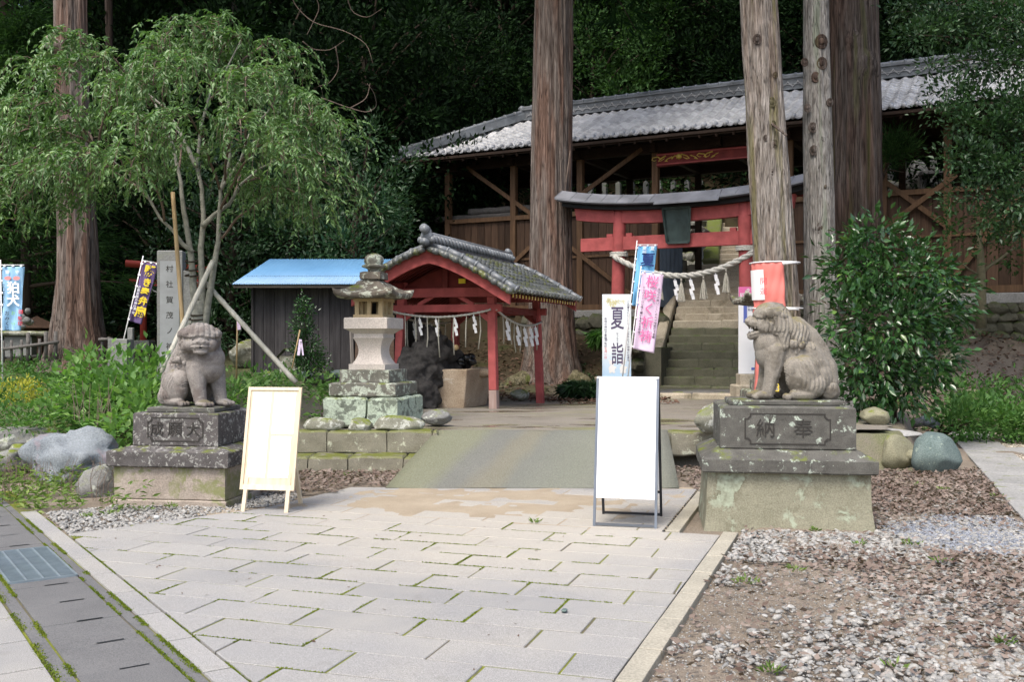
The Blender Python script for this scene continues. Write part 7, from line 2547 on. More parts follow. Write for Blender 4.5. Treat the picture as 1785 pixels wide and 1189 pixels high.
add_crown(e, pts[-1].x-pts[0].x, pts[-1].y-pts[0].y, 10.5, crA, bmA, 1.0, 1)
# roots running out from it
mb = MB()
for (x0, y0, x1, y1, w_) in ((930, 665, 858, 700, .22), (985, 660, 1040, 676, .18), (945, 680, 905, 706, .15)):
    a, b = W(x0, y0, 23.1), W(x1, y1, 22.4); b.z = max(b.z, .40)
    q = [a.lerp(b, u)+Vector((0, 0, .10*(1-u)*math.sin(u*3))) for u in (0, .25, .5, .75, 1)]
    mb.tube(q, [w_*1.5, w_*1.25, w_, w_*.7, w_*.3], 14)
rt = mb.build('roots', bark('mossy_root_bark', (.03, .028, .015), (.10, .09, .05), (.2, .18, .12), moss=(.09, .12, .02), scale=10), e, world=True); roughen(rt, .04, 5, .2)
# loose strip of bark
mb = MB(); mb.tube([W(994, 262, 22.95), W(989, 300, 22.9), W(984, 345, 22.95)], [.008, .016, .006], 5); mb.build('bark_strip', M_['twig'], e, world=True)

e, pts, rad = px_trunk('cypress_tree', 'pale grey cypress with a coral banner tied round it, directly behind the open-mouthed guardian', 16.2,
    [(1366, 720, 98), (1362, 660, 86), (1356, 560, 76), (1347, 400, 73), (1334, 200, 69), (1322, 0, 65)], M_['bark_grey'], 19, amp=.028, freq=13, seed=5.1, flare=(.16, 6, .5), n=150,
    knots=((-1.3, 4.9, .06, .03), (-1.9, 5.5, .05, .03), (-1.0, 3.9, .05, .02)))
add_crown(e, pts[-1].x-pts[0].x, pts[-1].y-pts[0].y, 10.0, crB, bmB, 1.1, 2)
def knot(parent, px, py, Y, r_):
    c = W(px, py, Y); k = r_/F*Y
    mb = MB(); rock_into(mb, c, (k, k*.7, k*1.1), px, .35, 3, 2)
    for s_ in (1.25, 1.7):
        mb.tube([c+Vector((math.cos(t_)*k*s_*.8, -.012+abs(math.cos(t_))*.02, math.sin(t_)*k*s_)) for t_ in np.linspace(0, 2*PI, 14)], k*.28, 5, caps=False)
    mb.build('branch_knot', M_['bark_dark'], parent, world=True)
for (px, py, r_) in ((1320, 68, 5), (1352, 130, 3), (1345, 178, 5), (1348, 215, 3), (1347, 300, 3), (1335, 240, 3), (1350, 250, 4)): knot(e, px, py, 15.9, r_)
treeA = e
mb = MB(); mb.bar(W(1345, 215, 15.85), W(1372, 236, 15.8), .05, .03); mb.build('bark_strip', M_['bark_red'], e, world=True)
e, pts, rad = px_trunk('cypress_tree', 'slender silver cypress with rows of knots, right of the banner-wrapped cypress', 16.9,
    [(1440, 712, 100), (1438, 670, 74), (1432, 600, 60), (1428, 400, 52), (1424, 200, 49), (1422, 0, 43)], M_['bark_grey2'], 18, amp=.02, freq=16, seed=8.4, flare=(.12, 5, .4), n=120,
    knots=tuple((-1.15+.35*math.sin(k*2.1), 1.9+k*.52, .045, .03) for k in range(11)))
add_crown(e, pts[-1].x-pts[0].x, pts[-1].y-pts[0].y, 10.5, crB, bmB, .9, 4)
for (px, py, r_) in ((1432, 72, 7), (1433, 110, 6), (1422, 134, 5), (1408, 188, 4), (1417, 222, 5), (1419, 262, 5), (1438, 326, 5), (1431, 398, 6), (1447, 178, 4), (1403, 108, 4)): knot(e, px, py, 16.68, r_)
e, pts, rad = px_trunk('cedar_tree', 'broad dark double-stemmed cedar behind the silver cypress', 21.5,
    [(1492, 640, 118), (1492, 560, 104), (1492, 400, 92), (1490, 200, 90), (1487, 0, 86)], M_['bark_dark'], 22, amp=.07, freq=6.5, seed=2.2, flare=(.3, 6, .8), n=160, knots=((-1.35, 6.4, .22, .12), (-1.9, 6.9, .14, .08)))
add_crown(e, pts[-1].x-pts[0].x, pts[-1].y-pts[0].y, 11.5, crA, bmA, 1.0, 5)
e, pts, rad = px_trunk('cedar_tree', 'tall cedar with red-brown fluted bark and a sawn stub, behind the cherry tree', 19.0,
    [(130, 648, 84), (130, 600, 70), (131, 480, 62), (130, 380, 58), (126, 200, 56), (124, 0, 55)], M_['bark_red'], 21, amp=.045, freq=8, seed=3.7, flare=(.24, 7, .6), n=150)
add_crown(e, pts[-1].x-pts[0].x, pts[-1].y-pts[0].y, 10.5, crA, bmA, .95, 3)
mb = MB(); q = [W(112, 84, 18.9), W(96, 78, 18.75), W(80, 71, 18.7)]
mb.tube(q, [.17, .13, .12], 16); mb.build('sawn_stub', M_['bark_grey'], e, world=True)
mb = MB(); mb.tube([q[2]+(q[2]-q[1])*.0, q[2]+(q[2]-q[1]).normalized()*.02], [.10, .10], 16); mb.build('cut_face', M_['easel'], e, world=True)
e, pts, rad = px_trunk('cedar_tree', 'second darker stem close behind the fluted red-brown cedar', 20.2,
    [(164, 640, 50), (160, 560, 40), (156, 430, 34), (140, 200, 30), (130, 0, 28)], M_['bark_dark'], 20, amp=.03, freq=7, seed=6.1, flare=(.15, 5, .5), n=64)
add_crown(e, pts[-1].x-pts[0].x, pts[-1].y-pts[0].y, 11, crB, bmB, .9, 1.5)
e, pts, rad = px_trunk('cedar_tree', 'dark cedar trunk standing behind the tiled roof at its far end', 34.0,
    [(1582, 240, 42), (1582, 120, 40), (1581, 0, 37)], M_['bark_dark'], 22, amp=.05, freq=5, seed=9.1, n=60)
add_crown(e, 0, 0, 6, crA, bmA, 1.1, .5)

# coral banner tied round the pale cypress
e = empty('red_banner', W(1340, 560, 15.7), 0, 'coral red banner wrapped round the grey cypress trunk', 'banner')
mb = MB(); Yb = 16.2
def wrapc(py): 
    rows = [(720, 1366, 49), (660, 1362, 43), (560, 1356, 38), (400, 1347, 36.5)]
    for (a, xa, ra_), (b, xb, rb_) in zip(rows, rows[1:]):
        if b <= py <= a: f = (a-py)/(a-b); return xa+(xb-xa)*f, ra_+(rb_-ra_)*f
    return rows[-1][1:]
vs = []; nn_, mm_ = 22, 40
for j in range(mm_+1):
    py = 458+(705-458)*j/mm_; px, r_ = wrapc(py); c_ = W(px, py, Yb); rr_ = r_/F*Yb+.035+.008*math.sin(j*.9)
    for i in range(nn_+1):
        a_ = PI*1.03+(PI*(.50 if py < 560 else .50+.28*min(1, (py-560)/60)))*i/nn_+.02*math.sin(j*.5)
        rf_ = rr_+.010*math.sin(i*1.3+j*.6)+(.02*math.sin(i*.7+j) if 530 < py < 545 else 0)
        vs.append((c_.x+math.cos(a_)*rf_, c_.y+math.sin(a_)*rf_, c_.z))
mb.add(vs, [(j*(nn_+1)+i, j*(nn_+1)+i+1, (j+1)*(nn_+1)+i+1, (j+1)*(nn_+1)+i) for j in range(mm_) for i in range(nn_)], 0, True)
o = mb.build('cloth', M_['cl_red'], e, world=True, fixn=False); so = o.modifiers.new('s', 'SOLIDIFY'); so.thickness = .004
mb = MB(); vs = []
for j in range(15):
    py = 472+(524-472)*j/14; px, r_ = wrapc(py); c_ = W(px, py, Yb); rr_ = r_/F*Yb+.058
    for i in range(9):
        a_ = PI*1.02+(PI*.25)*i/8; vs.append((c_.x+math.cos(a_)*rr_, c_.y+math.sin(a_)*rr_, c_.z))
mb.add(vs, [(j*9+i, j*9+i+1, (j+1)*9+i+1, (j+1)*9+i) for j in range(14) for i in range(8)], 0, True); mb.build('white_patch', M_['paper'], o, world=True, fixn=False)
for (ch, px, py, sz, m_) in (('開', 1331, 482, .12, 'ink_red'), ('運', 1331, 500, .12, 'ink_red'), ('日', 1352, 668, .16, 'ink_yellow'), ('吉', 1352, 686, .16, 'ink_yellow')):
    p_ = W(px, py+8, 15.72)
    if m_ == 'ink_yellow': p_ = W(px, py+8, 15.66)
    M = Matrix(((1, 0, 0, p_.x), (0, 0, -1, p_.y), (0, 1, 0, p_.z), (0, 0, 0, 1)))
    text_mesh([(ch, 0, sz/2, sz)], 0, M, M_[m_], 'lettering', o, .002, world=True)
for py in (459, 538):
    mb = MB()
    px, r_ = wrapc(py); c_ = W(px, py, Yb); rr_ = r_/F*Yb+.05
    mb.tube([(c_.x+math.cos(t_)*rr_, c_.y+math.sin(t_)*rr_, c_.z) for t_ in np.linspace(0, 2*PI, 30)], .012, 5, caps=False)
    mb.tube([W(px+14, py, 15.72), W(px+38, py+(-1 if py < 500 else 2), 15.75)], [.03, .012], 6)
    mb.build('tie', M_['paper'], e, world=True)

# ------------------------------------------------------------ weeping cherry
CT = empty('cherry_tree', W(345, 640, 13.8), 0, 'weeping tree with mottled stems and drooping leafy branches, propped by poles', 'tree')
YC = 13.8
stems = [
    [(345, 648), (346, 600), (343, 545), (336, 480), (331, 430), (322, 370), (316, 320), (300, 250), (270, 180)],
    [(350, 600), (352, 540), (352, 470), (350, 420), (355, 370), (352, 330), (343, 290), (350, 220), (372, 140), (385, 70)],
    [(354, 590), (362, 530), (372, 470), (380, 420), (381, 380), (385, 330), (420, 280), (440, 220), (470, 190)],
    [(336, 440), (318, 425), (300, 400), (278, 380), (250, 330), (210, 290), (160, 250)],
    [(352, 395), (372, 375), (400, 355), (420, 320), (450, 295), (500, 270)],
    [(343, 290), (320, 240), (290, 190), (230, 140), (170, 110)],
    [(385, 330), (400, 280), (400, 200), (395, 120), (420, 70)],
]
rads = [(.075, .014), (.058, .011), (.054, .010), (.036, .008), (.04, .008), (.035, .008), (.03, .008)]
mb = MB(); stempts = []
for k, s_ in enumerate(stems):
    n = len(s_); yo = [0, .1, -.1, -.35, .25, .5, -.4][k]
    P = []
    for i, (x, y) in enumerate(s_):
        P.append(W(x, y, YC+yo*i/n))
    # smooth
    q = []
    for a, b in zip(P, P[1:]):
        for u in (0, .25, .5, .75): q.append(a.lerp(b, u)+Vector((nz(a, 3, k)*.02, nz(a, 3, k+5)*.02, 0)))
    q.append(P[-1])
    r0, r1 = rads[k]
    mb.tube(q, [r0+(r1-r0)*(i/(len(q)-1))**.8 for i in range(len(q))], 10)
    stempts += q[len(q)//3:]
mb.tube([W(345, 600, YC), W(346, 560, YC), W(343, 525, YC)], [.105, .10, .098], 12)
tr = mb.build('stems', M_['stem'], CT, world=True)
mb = MB()
for py in (548, 556, 566, 575, 586, 596, 480, 470, 455):
    p = W(344 if py > 500 else 334, py, YC); r_ = .108 if py > 500 else .085
    mb.tube([p+Vector((r_*math.cos(t_), r_*math.sin(t_), .02*math.sin(t_))) for t_ in np.linspace(0, 2*PI, 16)], .011, 5, caps=False)
mb.build('twine', M_['twig_dark'], tr, world=True)
rs = np.random.RandomState(8)
# target points of the main boughs: (px, py, depth offset)
targets = []
sil = [(40, 215, -.3), (20, 300, -.5), (70, 240, .4), (100, 110, .2), (150, 80, 0), (60, 170, .8), (190, 95, -.5), (250, 60, .3), (320, 40, -.3), (380, 35, .2), (430, 50, -.4), (460, 70, .5), (480, 120, -.2), (520, 160, .5), (560, 170, -.4), (600, 210, .2), (540, 210, 1.0), (590, 260, -.6),
       (120, 180, -1.0), (200, 150, -1.4), (280, 120, -1.5), (350, 110, -1.6), (430, 140, -1.4), (500, 220, -1.3), (230, 220, -1.9), (160, 270, -1.6), (320, 200, -2.0), (400, 210, -2.0), (460, 260, -1.8), (90, 290, -.9), (130, 330, .2), (60, 330, .5), (190, 320, 1.2), (260, 280, -1.8), (560, 300, .3), (530, 330, -.9), (480, 330, .9), (430, 300, 1.4),
       (180, 200, 1.5), (260, 130, 1.5), (350, 90, 1.4), (440, 130, 1.5), (510, 200, 1.3), (300, 260, 1.6), (130, 230, 1.3)]
tw = MB(); pos = []; dr = []
for (px, py, dy) in sil:
    px += rs.uniform(-18, 18); py += rs.uniform(-12, 12)
    if px > 470: px -= (px-470)*.42
    tgt = W(px, py, YC+dy*.75)
    # start: a stem point below and towards the middle
    c_ = [s for s in stempts if s.z < tgt.z+.3]
    st_ = min(c_, key=lambda s: (s-tgt).length+.6*abs(s.z-(tgt.z-.7))) if c_ else stempts[0]
    q = []
    nseg = 10
    for i in range(nseg+1):
        u = i/nseg; p = st_.lerp(tgt, u); p.z += .45*math.sin(PI*u*.9)*(tgt-st_).length*.25
        p += Vector((nz((u*3, px*.1, 0), 1), nz((u*3, py*.1, 5), 1), nz((u*3, px*.1, 9), 1)))*.06
        q.append(p)
    # let the end hang over
    out = (tgt-st_); out.z = 0
    if out.length > .01: out.normalize()
    for i in range(1, 7):
        u = i/6; q.append(tgt+out*.5*(1-(1-u)**2)*.9+Vector((0, 0, -.36*u*u-.03*u)))
    tw.tube(q, [.016*(1-.75*i/(len(q)-1))+.003 for i in range(len(q))], 5)
    # side twigs
    for i in range(3, len(q)):
        for r_ in range(4 if i > 7 else 2):
            p = q[i]; a = rs.uniform(0, 2*PI); o = Vector((math.cos(a), math.sin(a), 0))+out*.5; Lw = rs.uniform(.2, .75)
            tq = [p+o*Lw*.62*(1-(1-u)**1.6)+Vector((0, 0, .22*Lw*math.sin(u*3.1)-Lw*.52*u*u)) for u in np.linspace(0, 1, 8)]
            if (i+r_) % 2 == 0: tw.tube(tq[::2]+[tq[-1]], [.005, .004, .003, .0025, .002], 3, caps=False)
            for k in range(int(Lw*38)):
                u = rs.uniform(.08, 1); j = min(6, int(u*7)); f = u*7-j
                c_ = tq[j].lerp(tq[j+1], f); dd = (tq[j+1]-tq[j]).normalized()
                sd = dd.cross(Vector((0, 0, 1))); sd = sd.normalized() if sd.length > .01 else Vector((1, 0, 0))
                s = 1 if k % 2 else -1
                v = dd*.7+sd*s*.75+Vector((0, 0, -.12))
                pos.append(tuple(c_)); dr.append((v.x+rs.normal(0, .15), v.y+rs.normal(0, .15), v.z+rs.normal(0, .2)))
tw.build('twigs', M_['twig'], CT, world=True)
base = CT.location
pos = np.array(pos)-np.array(base)
link('leaves', leafmesh('leaves', pos, dr, .085, M_['lf_cherry'], .36, .8, 5, .2), CT)
# props
for (a, b, r_, m_, lb) in (((301, 335, 13.6), (324, 640, 13.3), .028, 'bamboo', 'nearly upright tan bamboo prop of the weeping tree'),
    ((371, 455, 13.7), (280, 652, 12.9), .034, 'bamboo_pale', 'thick pale pole leaning down to the left from the weeping tree'),
    ((357, 492, 13.9), (516, 667, 13.7), .034, 'bamboo_pale', 'long whitish pole leaning down to the right from the weeping tree')):
    mb = MB(); A_, B_ = W(*a), W(*b); q = [A_.lerp(B_, i/16) for i in range(17)]
    mb.tube(q, [r_*(1.0+(.12 if i % 2 else 0)) for i in range(17)] if m_ == 'bamboo_pale' else r_, 10)
    mb.build('support_pole', M_[m_], label=lb, cat='support pole')
mb = MB(); A_, B_ = W(414, 553, 15.0), W(412, 662, 15.0); mb.tube([B_, A_], .014, 8); sk = mb.build('bamboo_stake', M_['bamboo'], label='thin bamboo stake with a lilac ribbon, left of the shed', cat='stake')
mb = MB(); p = W(413, 553, 14.97); mb.box((p.x+.03, 14.95, p.z-.09), (.05, .006, .2), RY(-5)); mb.build('ribbon', M_['cl_pink'], sk, world=True)

# ------------------------------------------------------------ shrubs and other planting
def shrub(name, label, base, centers, per, leaf, mat, cat='shrub', stems=3, width=.45, seed=1, stem_mat='twig_dark', group=None, up=.35, shell=.5, nup=.7, stem_r=.025):
    e = empty(name, base, 0, label, cat, group); b = Vector(base)
    loc = [(x-b.x, y-b.y, z-b.z, a, bb, c) for (x, y, z, a, bb, c) in centers]
    me = blob_crown(seed, loc, per, leaf, mat, width, shell, up, nup=nup); me.name = 'foliage'
    link('foliage', me, e)
    mb = MB(); rr = random.Random(seed)
    for k in range(max(stems, 1)):
        c_ = loc[k % len(loc)]; q = [(rr.uniform(-.06, .06), rr.uniform(-.06, .06), -.05)]
        for u in (.35, .7, 1.0): q.append((c_[0]*u+rr.uniform(-.05, .05), c_[1]*u, c_[2]*u))
        mb.tube(q, [stem_r, stem_r*.8, stem_r*.6, stem_r*.3], 6)
    mb.build('stem', M_[stem_mat], e)
    return e
def C(px, py, Y, a, b=None, c=None):
    p = W(px, py, Y); return (p.x, p.y, p.z, a, b or a, c or a)
# glossy camellia right of the statue
p = W(1560, 735, 14.4)
shrub('camellia_bush', 'large glossy dark green camellia bush right of the silver cypress', (p.x, 14.4, .42),
    [C(1530, 420, 14.4, .38, .4, .30), C(1500, 470, 14.4, .42, .5, .38), C(1570, 470, 14.3, .5, .6, .42), C(1620, 480, 14.3, .42, .5, .3), C(1490, 560, 14.3, .42, .5, .45), C(1560, 570, 14.0, .6, .6, .5), C(1630, 540, 14.4, .42, .5, .40), C(1600, 620, 14.3, .45, .5, .36), C(1520, 640, 14.0, .5, .55, .40), C(1575, 680, 14.1, .38, .45, .34), C(1500, 690, 14.3, .36, .4, .25), C(1620, 650, 14.6, .3, .3, .22), C(1660, 500, 14.6, .2, .25, .14), C(1490, 420, 14.7, .2, .3, .2), C(1470, 480, 14.6, .2, .3, .3)],
    2500, .135, M_['lf_camellia'], 'bush', 7, .46, 4, shell=.5, stem_r=.02, up=-.15)
# low ferny growth on the right
cs = []
rr = random.Random(5)
for k in range(30):
    px = rr.uniform(1650, 1860); Y = rr.uniform(15.2, 18.4); x = (px-CX)/F*Y
    if k < 9: px = 1650+k*22; Y = 15.6-.25*(k/9); x = (px-CX)/F*Y
    cs.append((x, Y, max(.05, terr_h(x, Y))+.28, .5, .5, .36))
shrub('fern_shrubs', 'bank of low ferny green shrubs beside the path on the right', (cs[0][0], 16, .1), cs, 900, .11, M_['lf_fern'], 'shrubs', 4, .42, 6, shell=.3)
# small tree on the slope
p = W(1710, 566, 21.0)
e = empty('small_tree', (p.x, 21.0, p.z), 0, 'small tree with a smooth straight stem before the crossed-brace wall', 'tree')
mb = MB()
q = [W(1710, 572, 21), W(1711, 520, 21), W(1710, 480, 21), W(1709, 440, 21), W(1706, 400, 21)]
mb.tube(q, [.11, .095, .09, .07, .04], 10); mb.tube([W(1710, 478, 21), W(1722, 465, 21), W(1745, 450, 21), W(1770, 430, 21)], [.05, .04, .03, .02], 8); mb.tube([W(1708, 480, 21), W(1690, 470, 20.8), W(1672, 455, 20.7)], [.02, .018, .01], 6)
mb.build('trunk', simple('smooth_olive_bark', (.14, .13, .08), .85, .2, .25, 12, .4), e, world=True)
b = Vector(e.location)
cs = [C(1700, 390, 21, .6, .6, .4), C(1660, 420, 20.7, .5, .5, .35), C(1750, 400, 21, .6, .6, .4), C(1770, 440, 21, .5, .5, .3), C(1720, 430, 20.6, .5, .5, .3), C(1790, 380, 21, .6, .6, .4), C(1740, 350, 21.2, .6, .6, .4), C(1655, 380, 20.8, .3, .4, .25)]
link('crown', blob_crown(7, [(x-b.x, y-b.y, z-b.z, a, bb, c) for x, y, z, a, bb, c in cs], 620, .11, M_['lf_bright'], .5, .2), e)
# big overhanging evergreen at the right edge
e = empty('evergreen_tree', (11.0, 18.6, .6), 0, 'dark evergreen tree whose boughs reach in from the right over the hall roof', 'tree')
mb = MB(); q = [(11.0, 18.6, .3), (11.1, 18.6, 2.5), (10.9, 18.5, 5), (10.8, 18.4, 7.5), (10.9, 18.4, 10)]
mb.tube(q, [.28, .24, .2, .15, .08], 12)
rr = random.Random(12)
cs = []
for (px, py, Y, r_) in [(1640, 40, 17.6, .5), (1600, 60, 17.4, .38), (1690, 60, 17.6, .6), (1750, 30, 17.6, .7), (1660, 10, 17.8, .6), (1720, 110, 17.4, .6), (1770, 100, 17.6, .7), (1650, 150, 17.3, .35), (1700, 170, 17.3, .5), (1760, 180, 17.4, .6), (1640, 195, 17.1, .28), (1680, 215, 17.1, .4), (1740, 230, 17.2, .6), (1790, 200, 17.2, .7),
        (1650, 275, 17.0, .25), (1690, 265, 17.0, .42), (1735, 290, 17.0, .55), (1780, 290, 17.1, .6), (1700, 330, 17.0, .38), (1660, 345, 17.0, .18), (1760, 350, 17.0, .5), (1720, 375, 17.1, .3), (1780, 400, 17.1, .4), (1625, 110, 17.2, .22), (1850, 80, 17.8, .9), (1850, 250, 17.6, .9), (1560, 20, 18.2, .2), (1600, 10, 18.0, .3), (1830, 350, 17.4, .6)]:
    p = W(px, py, Y); cs.append((p.x, p.y, p.z, r_*1.1, r_, r_*.55))
    a = Vector((10.95, 18.55, max(1.5, p.z-rr.uniform(.3, 1.2)))); mb.tube([a, a.lerp(p, .4)+Vector((0, 0, .35)), a.lerp(p, .75)+Vector((0, 0, .25)), p], [.05, .03, .015, .006], 6)
mb.build('trunk', M_['twig_dark'], e, world=True)
b = Vector(e.location)
link('crown', blob_crown(9, [(x-b.x, y-b.y, z-b.z, a, bb, c) for x, y, z, a, bb, c in cs], 3000, .10, M_['lf_camphor'], .46, .15, nup=.9), e)
# little conifer sprout beside the double cedar
e = empty('young_cedar', W(1560, 322, 23.5), 0, 'bright green young cedar sprays beside the broad dark cedar', 'shrub')
b = Vector(e.location)
cs = [C(1555, 255, 22.6, .3, .3, .22), C(1540, 270, 22.7, .3, .3, .22), C(1575, 262, 22.7, .25, .3, .18), C(1560, 240, 22.7, .2, .2, .15)]
link('foliage', blob_crown(3, [(x-b.x, y-b.y, z-b.z, a, bb, c) for x, y, z, a, bb, c in cs], 8000, .16, M_['lf_bright'], .1, .2, 1.0), e)
mb = MB(); mb.tube([W(1530, 330, 22.8), W(1545, 295, 22.7), W(1575, 300, 22.7)], [.05, .03, .01], 6); mb.tube([W(1545, 295, 22.7), W(1556, 260, 22.7)], [.03, .01], 6); mb.build('stem', M_['twig_dark'], e, world=True)

# garden plants on the left
cs = [C(200, 655, 12.9, .42, .4, .3), C(150, 670, 12.8, .4, .4, .28), C(240, 680, 12.6, .4, .4, .34), C(195, 710, 12.3, .5, .4, .30), C(130, 700, 12.6, .4, .35, .3), C(250, 720, 12.1, .3, .3, .28), C(225, 745, 11.7, .34, .3, .22), C(165, 640, 13.2, .25, .3, .2), C(265, 655, 12.9, .3, .3, .25), C(100, 730, 12.4, .4, .35, .2), C(180, 745, 12.0, .3, .3, .2)]
cs = [(x, y, z, a, b_, c_) for x, y, z, a, b_, c_ in cs]
shrub('hydrangea_bush', 'leafy bright green hydrangea bush behind the blue-grey boulder', (W(200, 740, 12.5).x, 12.5, .4), cs, 2300, .11, M_['lf_hydrangea'], 'bush', 8, .58, 15, 'twig', shell=.45, nup=1.3, up=.45, stem_r=.01)
# spiky heart-shaped and large leaves in front
cs = [C(60, 735, 12.3, .6, .4, .22), C(20, 700, 12.8, .4, .4, .25), C(90, 690, 13.0, .35, .3, .2), C(20, 740, 12.0, .35, .3, .2)]
shrub('garden_herbs', 'mixed pale green herbs at the left above the flat stones', (W(50, 750, 12.3).x, 12.3, .4), cs, 1900, .07, M_['lf_fern'], 'plants', 3, .4, 16, 'twig', shell=.2, stem_r=.006)
cs = [C(25, 683, 13.4, .36, .3, .14), C(55, 680, 13.6, .22, .25, .12), C(5, 690, 13.3, .2, .2, .12)]
shrub('yellow_shrub', 'low yellow-green clipped shrub in the garden at the left', (W(25, 700, 13.4).x, 13.4, .5), cs, 9000, .045, M_['lf_yellow'], 'shrub', 2, .5, 17, 'twig', shell=.5, stem_r=.006)
cs = [C(30, 650, 15.5, .9, .5, .22), C(90, 655, 15.6, .5, .5, .18), C(-20, 645, 15.3, .7, .5, .25), C(110, 640, 16.5, .4, .4, .15)]
shrub('low_hedge', 'low dark green spreading hedge between fence and yellow shrub', (W(30, 665, 15.5).x, 15.5, .6), cs, 1300, .07, M_['lf_fern'], 'hedge', 2, .4, 18, shell=.3, stem_r=.01)
# trimmed shrub by the shed with a ribbon
cs = [C(532, 545, 18.7, .16, .16, .22), C(530, 570, 18.7, .22, .22, .22), C(532, 600, 18.7, .27, .25, .22), C(538, 628, 18.7, .30, .28, .2), C(545, 640, 18.7, .26, .25, .14), C(528, 525, 18.7, .08, .1, .1)]
e = shrub('conical_shrub', 'narrow conical evergreen shrub with a lilac ribbon before the shed', (W(536, 660, 18.7).x, 18.7, .85), cs, 11000, .06, M_['lf_camellia'], 'shrub', 2, .48, 19, shell=.3)
mb = MB(); p = W(522, 598, 18.35); mb.box((p.x, 18.35, p.z-.08), (.05, .006, .3), RY(8)); mb.box((p.x+.05, 18.35, p.z-.1), (.03, .006, .26), RY(-8)); mb.build('ribbon', M_['cl_pink'], e, world=True)
mb = MB(); mb.tube([W(505, 662, 18.4), W(523, 575, 18.4)], .013, 6); mb.build('bamboo_stake', M_['bamboo'], e, world=True)
# weeds before the shed and behind the easel
cs = [C(560, 690, 14.2, .3, .3, .18), C(545, 675, 14.5, .22, .25, .15), C(575, 710, 13.7, .22, .25, .12), C(420, 670, 15, .4, .3, .2), C(460, 672, 15.5, .6, .4, .16), C(520, 664, 16.5, .7, .4, .15), C(400, 700, 13.2, .3, .3, .22), C(415, 680, 14, .35, .3, .2), C(600, 668, 17.5, .5, .4, .1)]
cs = [(x, y, max(z, terr_h(x, y)+.08), a, b_, c_) for x, y, z, a, b_, c_ in cs]
shrub('weeds', 'broad-leaved green weeds on the bank between easel and lantern', (W(560, 700, 14.2).x, 14.2, .5), cs, 1000, .10, M_['lf_hydrangea'], 'weeds', 3, .5, 20, 'twig', shell=.1, stem_r=.006)
# grass tufts (mondo grass) near the stairs
def tuft(name, label, p, r_, h, n, mat='lf_fern', seed=1, cat='grass tuft', wd=.05, group=None, z=None):
    rs = np.random.RandomState(seed)
    a = rs.uniform(0, 2*PI, n); q = rs.uniform(0, 1, n)**.5
    pos = np.stack([np.cos(a)*q*r_*.45, np.sin(a)*q*r_*.45, np.zeros(n)+h*.0], 1)
    # two-part blades arching over
    d1 = np.stack([np.cos(a)*q*.7, np.sin(a)*q*.7, np.ones(n)], 1)
    V1, F1 = leaf_arrays(pos, d1, h, wd, .2, rs, .0)
    tips = V1.reshape(-1, 4, 3)[:, 2]*.72+pos*.28
    d2 = np.stack([np.cos(a), np.sin(a), -.45+.3*rs.normal(0, 1, n)], 1)
    V2, F2 = leaf_arrays(tips, d2, r_*.75, wd*1.2, .6, rs, .5)
    V = np.concatenate([V1, V2]); Fc = np.concatenate([F1, F2+len(V1)])
    return link(name, npmesh(name, V, Fc, M_[mat]), None, label, cat, group)
for k, (px, py, Y, r_, h, lb) in enumerate([(1022, 682, 20.3, .42, .36, 'round dark tuft of mondo grass at the kerb left of the tall board'), (1065, 600, 22.6, .4, .35, 'grass tuft hanging from the retaining wall behind the tall board'), (1000, 684, 20.6, .25, .2, 'small grass tuft against the roots of the big cedar')]):
    p = W(px, py, Y); o = tuft('grass_tuft', lb, p, r_, h, 900, 'lf_camphor' if k == 0 else 'lf_fern', k+1); o.location = (p.x, Y, p.z if k else .42)
# scattered weeds
rr = random.Random(33)
wp = [G(70, 890), G(150, 905), G(250, 892), G(300, 888), G(40, 865), G(110, 880), G(190, 900), G(1420, 930), G(1500, 955), G(1390, 1000), G(1590, 955), G(1645, 858), G(1640, 985), G(1300, 1020), G(1600, 850), G(1740, 870), G(930, 915), G(1750, 1130), G(600, 832), G(1255, 905), G(1345, 1180), G(1560, 1170)]
pos = []; dd = []
rs = np.random.RandomState(44)
for p in wp:
    n = rs.randint(14, 40); r_ = rs.uniform(.03, .09)
    for k in range(n):
        a = rs.uniform(0, 2*PI); pos.append((p.x+math.cos(a)*r_*rs.uniform(0, 1), p.y+math.sin(a)*r_*rs.uniform(0, 1), .015+rs.uniform(0, .02))); dd.append((math.cos(a)*.8, math.sin(a)*.8, rs.uniform(.2, 1.2)))
link('weeds', leafmesh('weeds', pos, dd, .042, M_['lf_grass'], .3, .8, 2), kind='stuff')
# weeds in front of the boulders, left
pos = []; dd = []
for k in range(5200):
    x = rs.uniform(-6.2, -3.3); y = rs.uniform(9.2, 11.6)
    if y < 8.9+(x+3.9)*.9 or y > 10.9 and x > -3.7: continue
    if x > -3.9 and y > 9.4: continue
    m = fbm((x, y, 0), 1.3, 3, 3)
    if m < -.05: continue
    h = rs.uniform(0, .30)*(.5+m); a = rs.uniform(0, 2*PI)
    pos.append((x, y, .02+h)); dd.append((math.cos(a), math.sin(a), rs.uniform(-.3, .8)))
link('tall_weeds', leafmesh('tall_weeds', pos, dd, .085, M_['lf_grass'], .3, .8, 3), kind='stuff')
mb = MB()
for k in range(150):
    x = rs.uniform(-5.8, -3.6); y = rs.uniform(9.6, 11.2)
    if x > -3.9: continue
    mb.tube([(x, y, 0), (x+rs.normal(0, .02), y, .2), (x+rs.normal(0, .05), y, .34)], [.004, .003, .002], 3, caps=False)
mb.build('weed_stalks', M_['twig'], kind='stuff')
# dry stalks among the hydrangea
mb = MB()
for k in range(16):
    p = W(rs.uniform(130, 200), rs.uniform(725, 745), 11.7); mb.tube([p, p+Vector((rs.normal(0, .08), 0, rs.uniform(.3, .5)))], [.005, .003], 3, caps=False)
mb.build('dry_stalks', M_['twig'], kind='stuff')
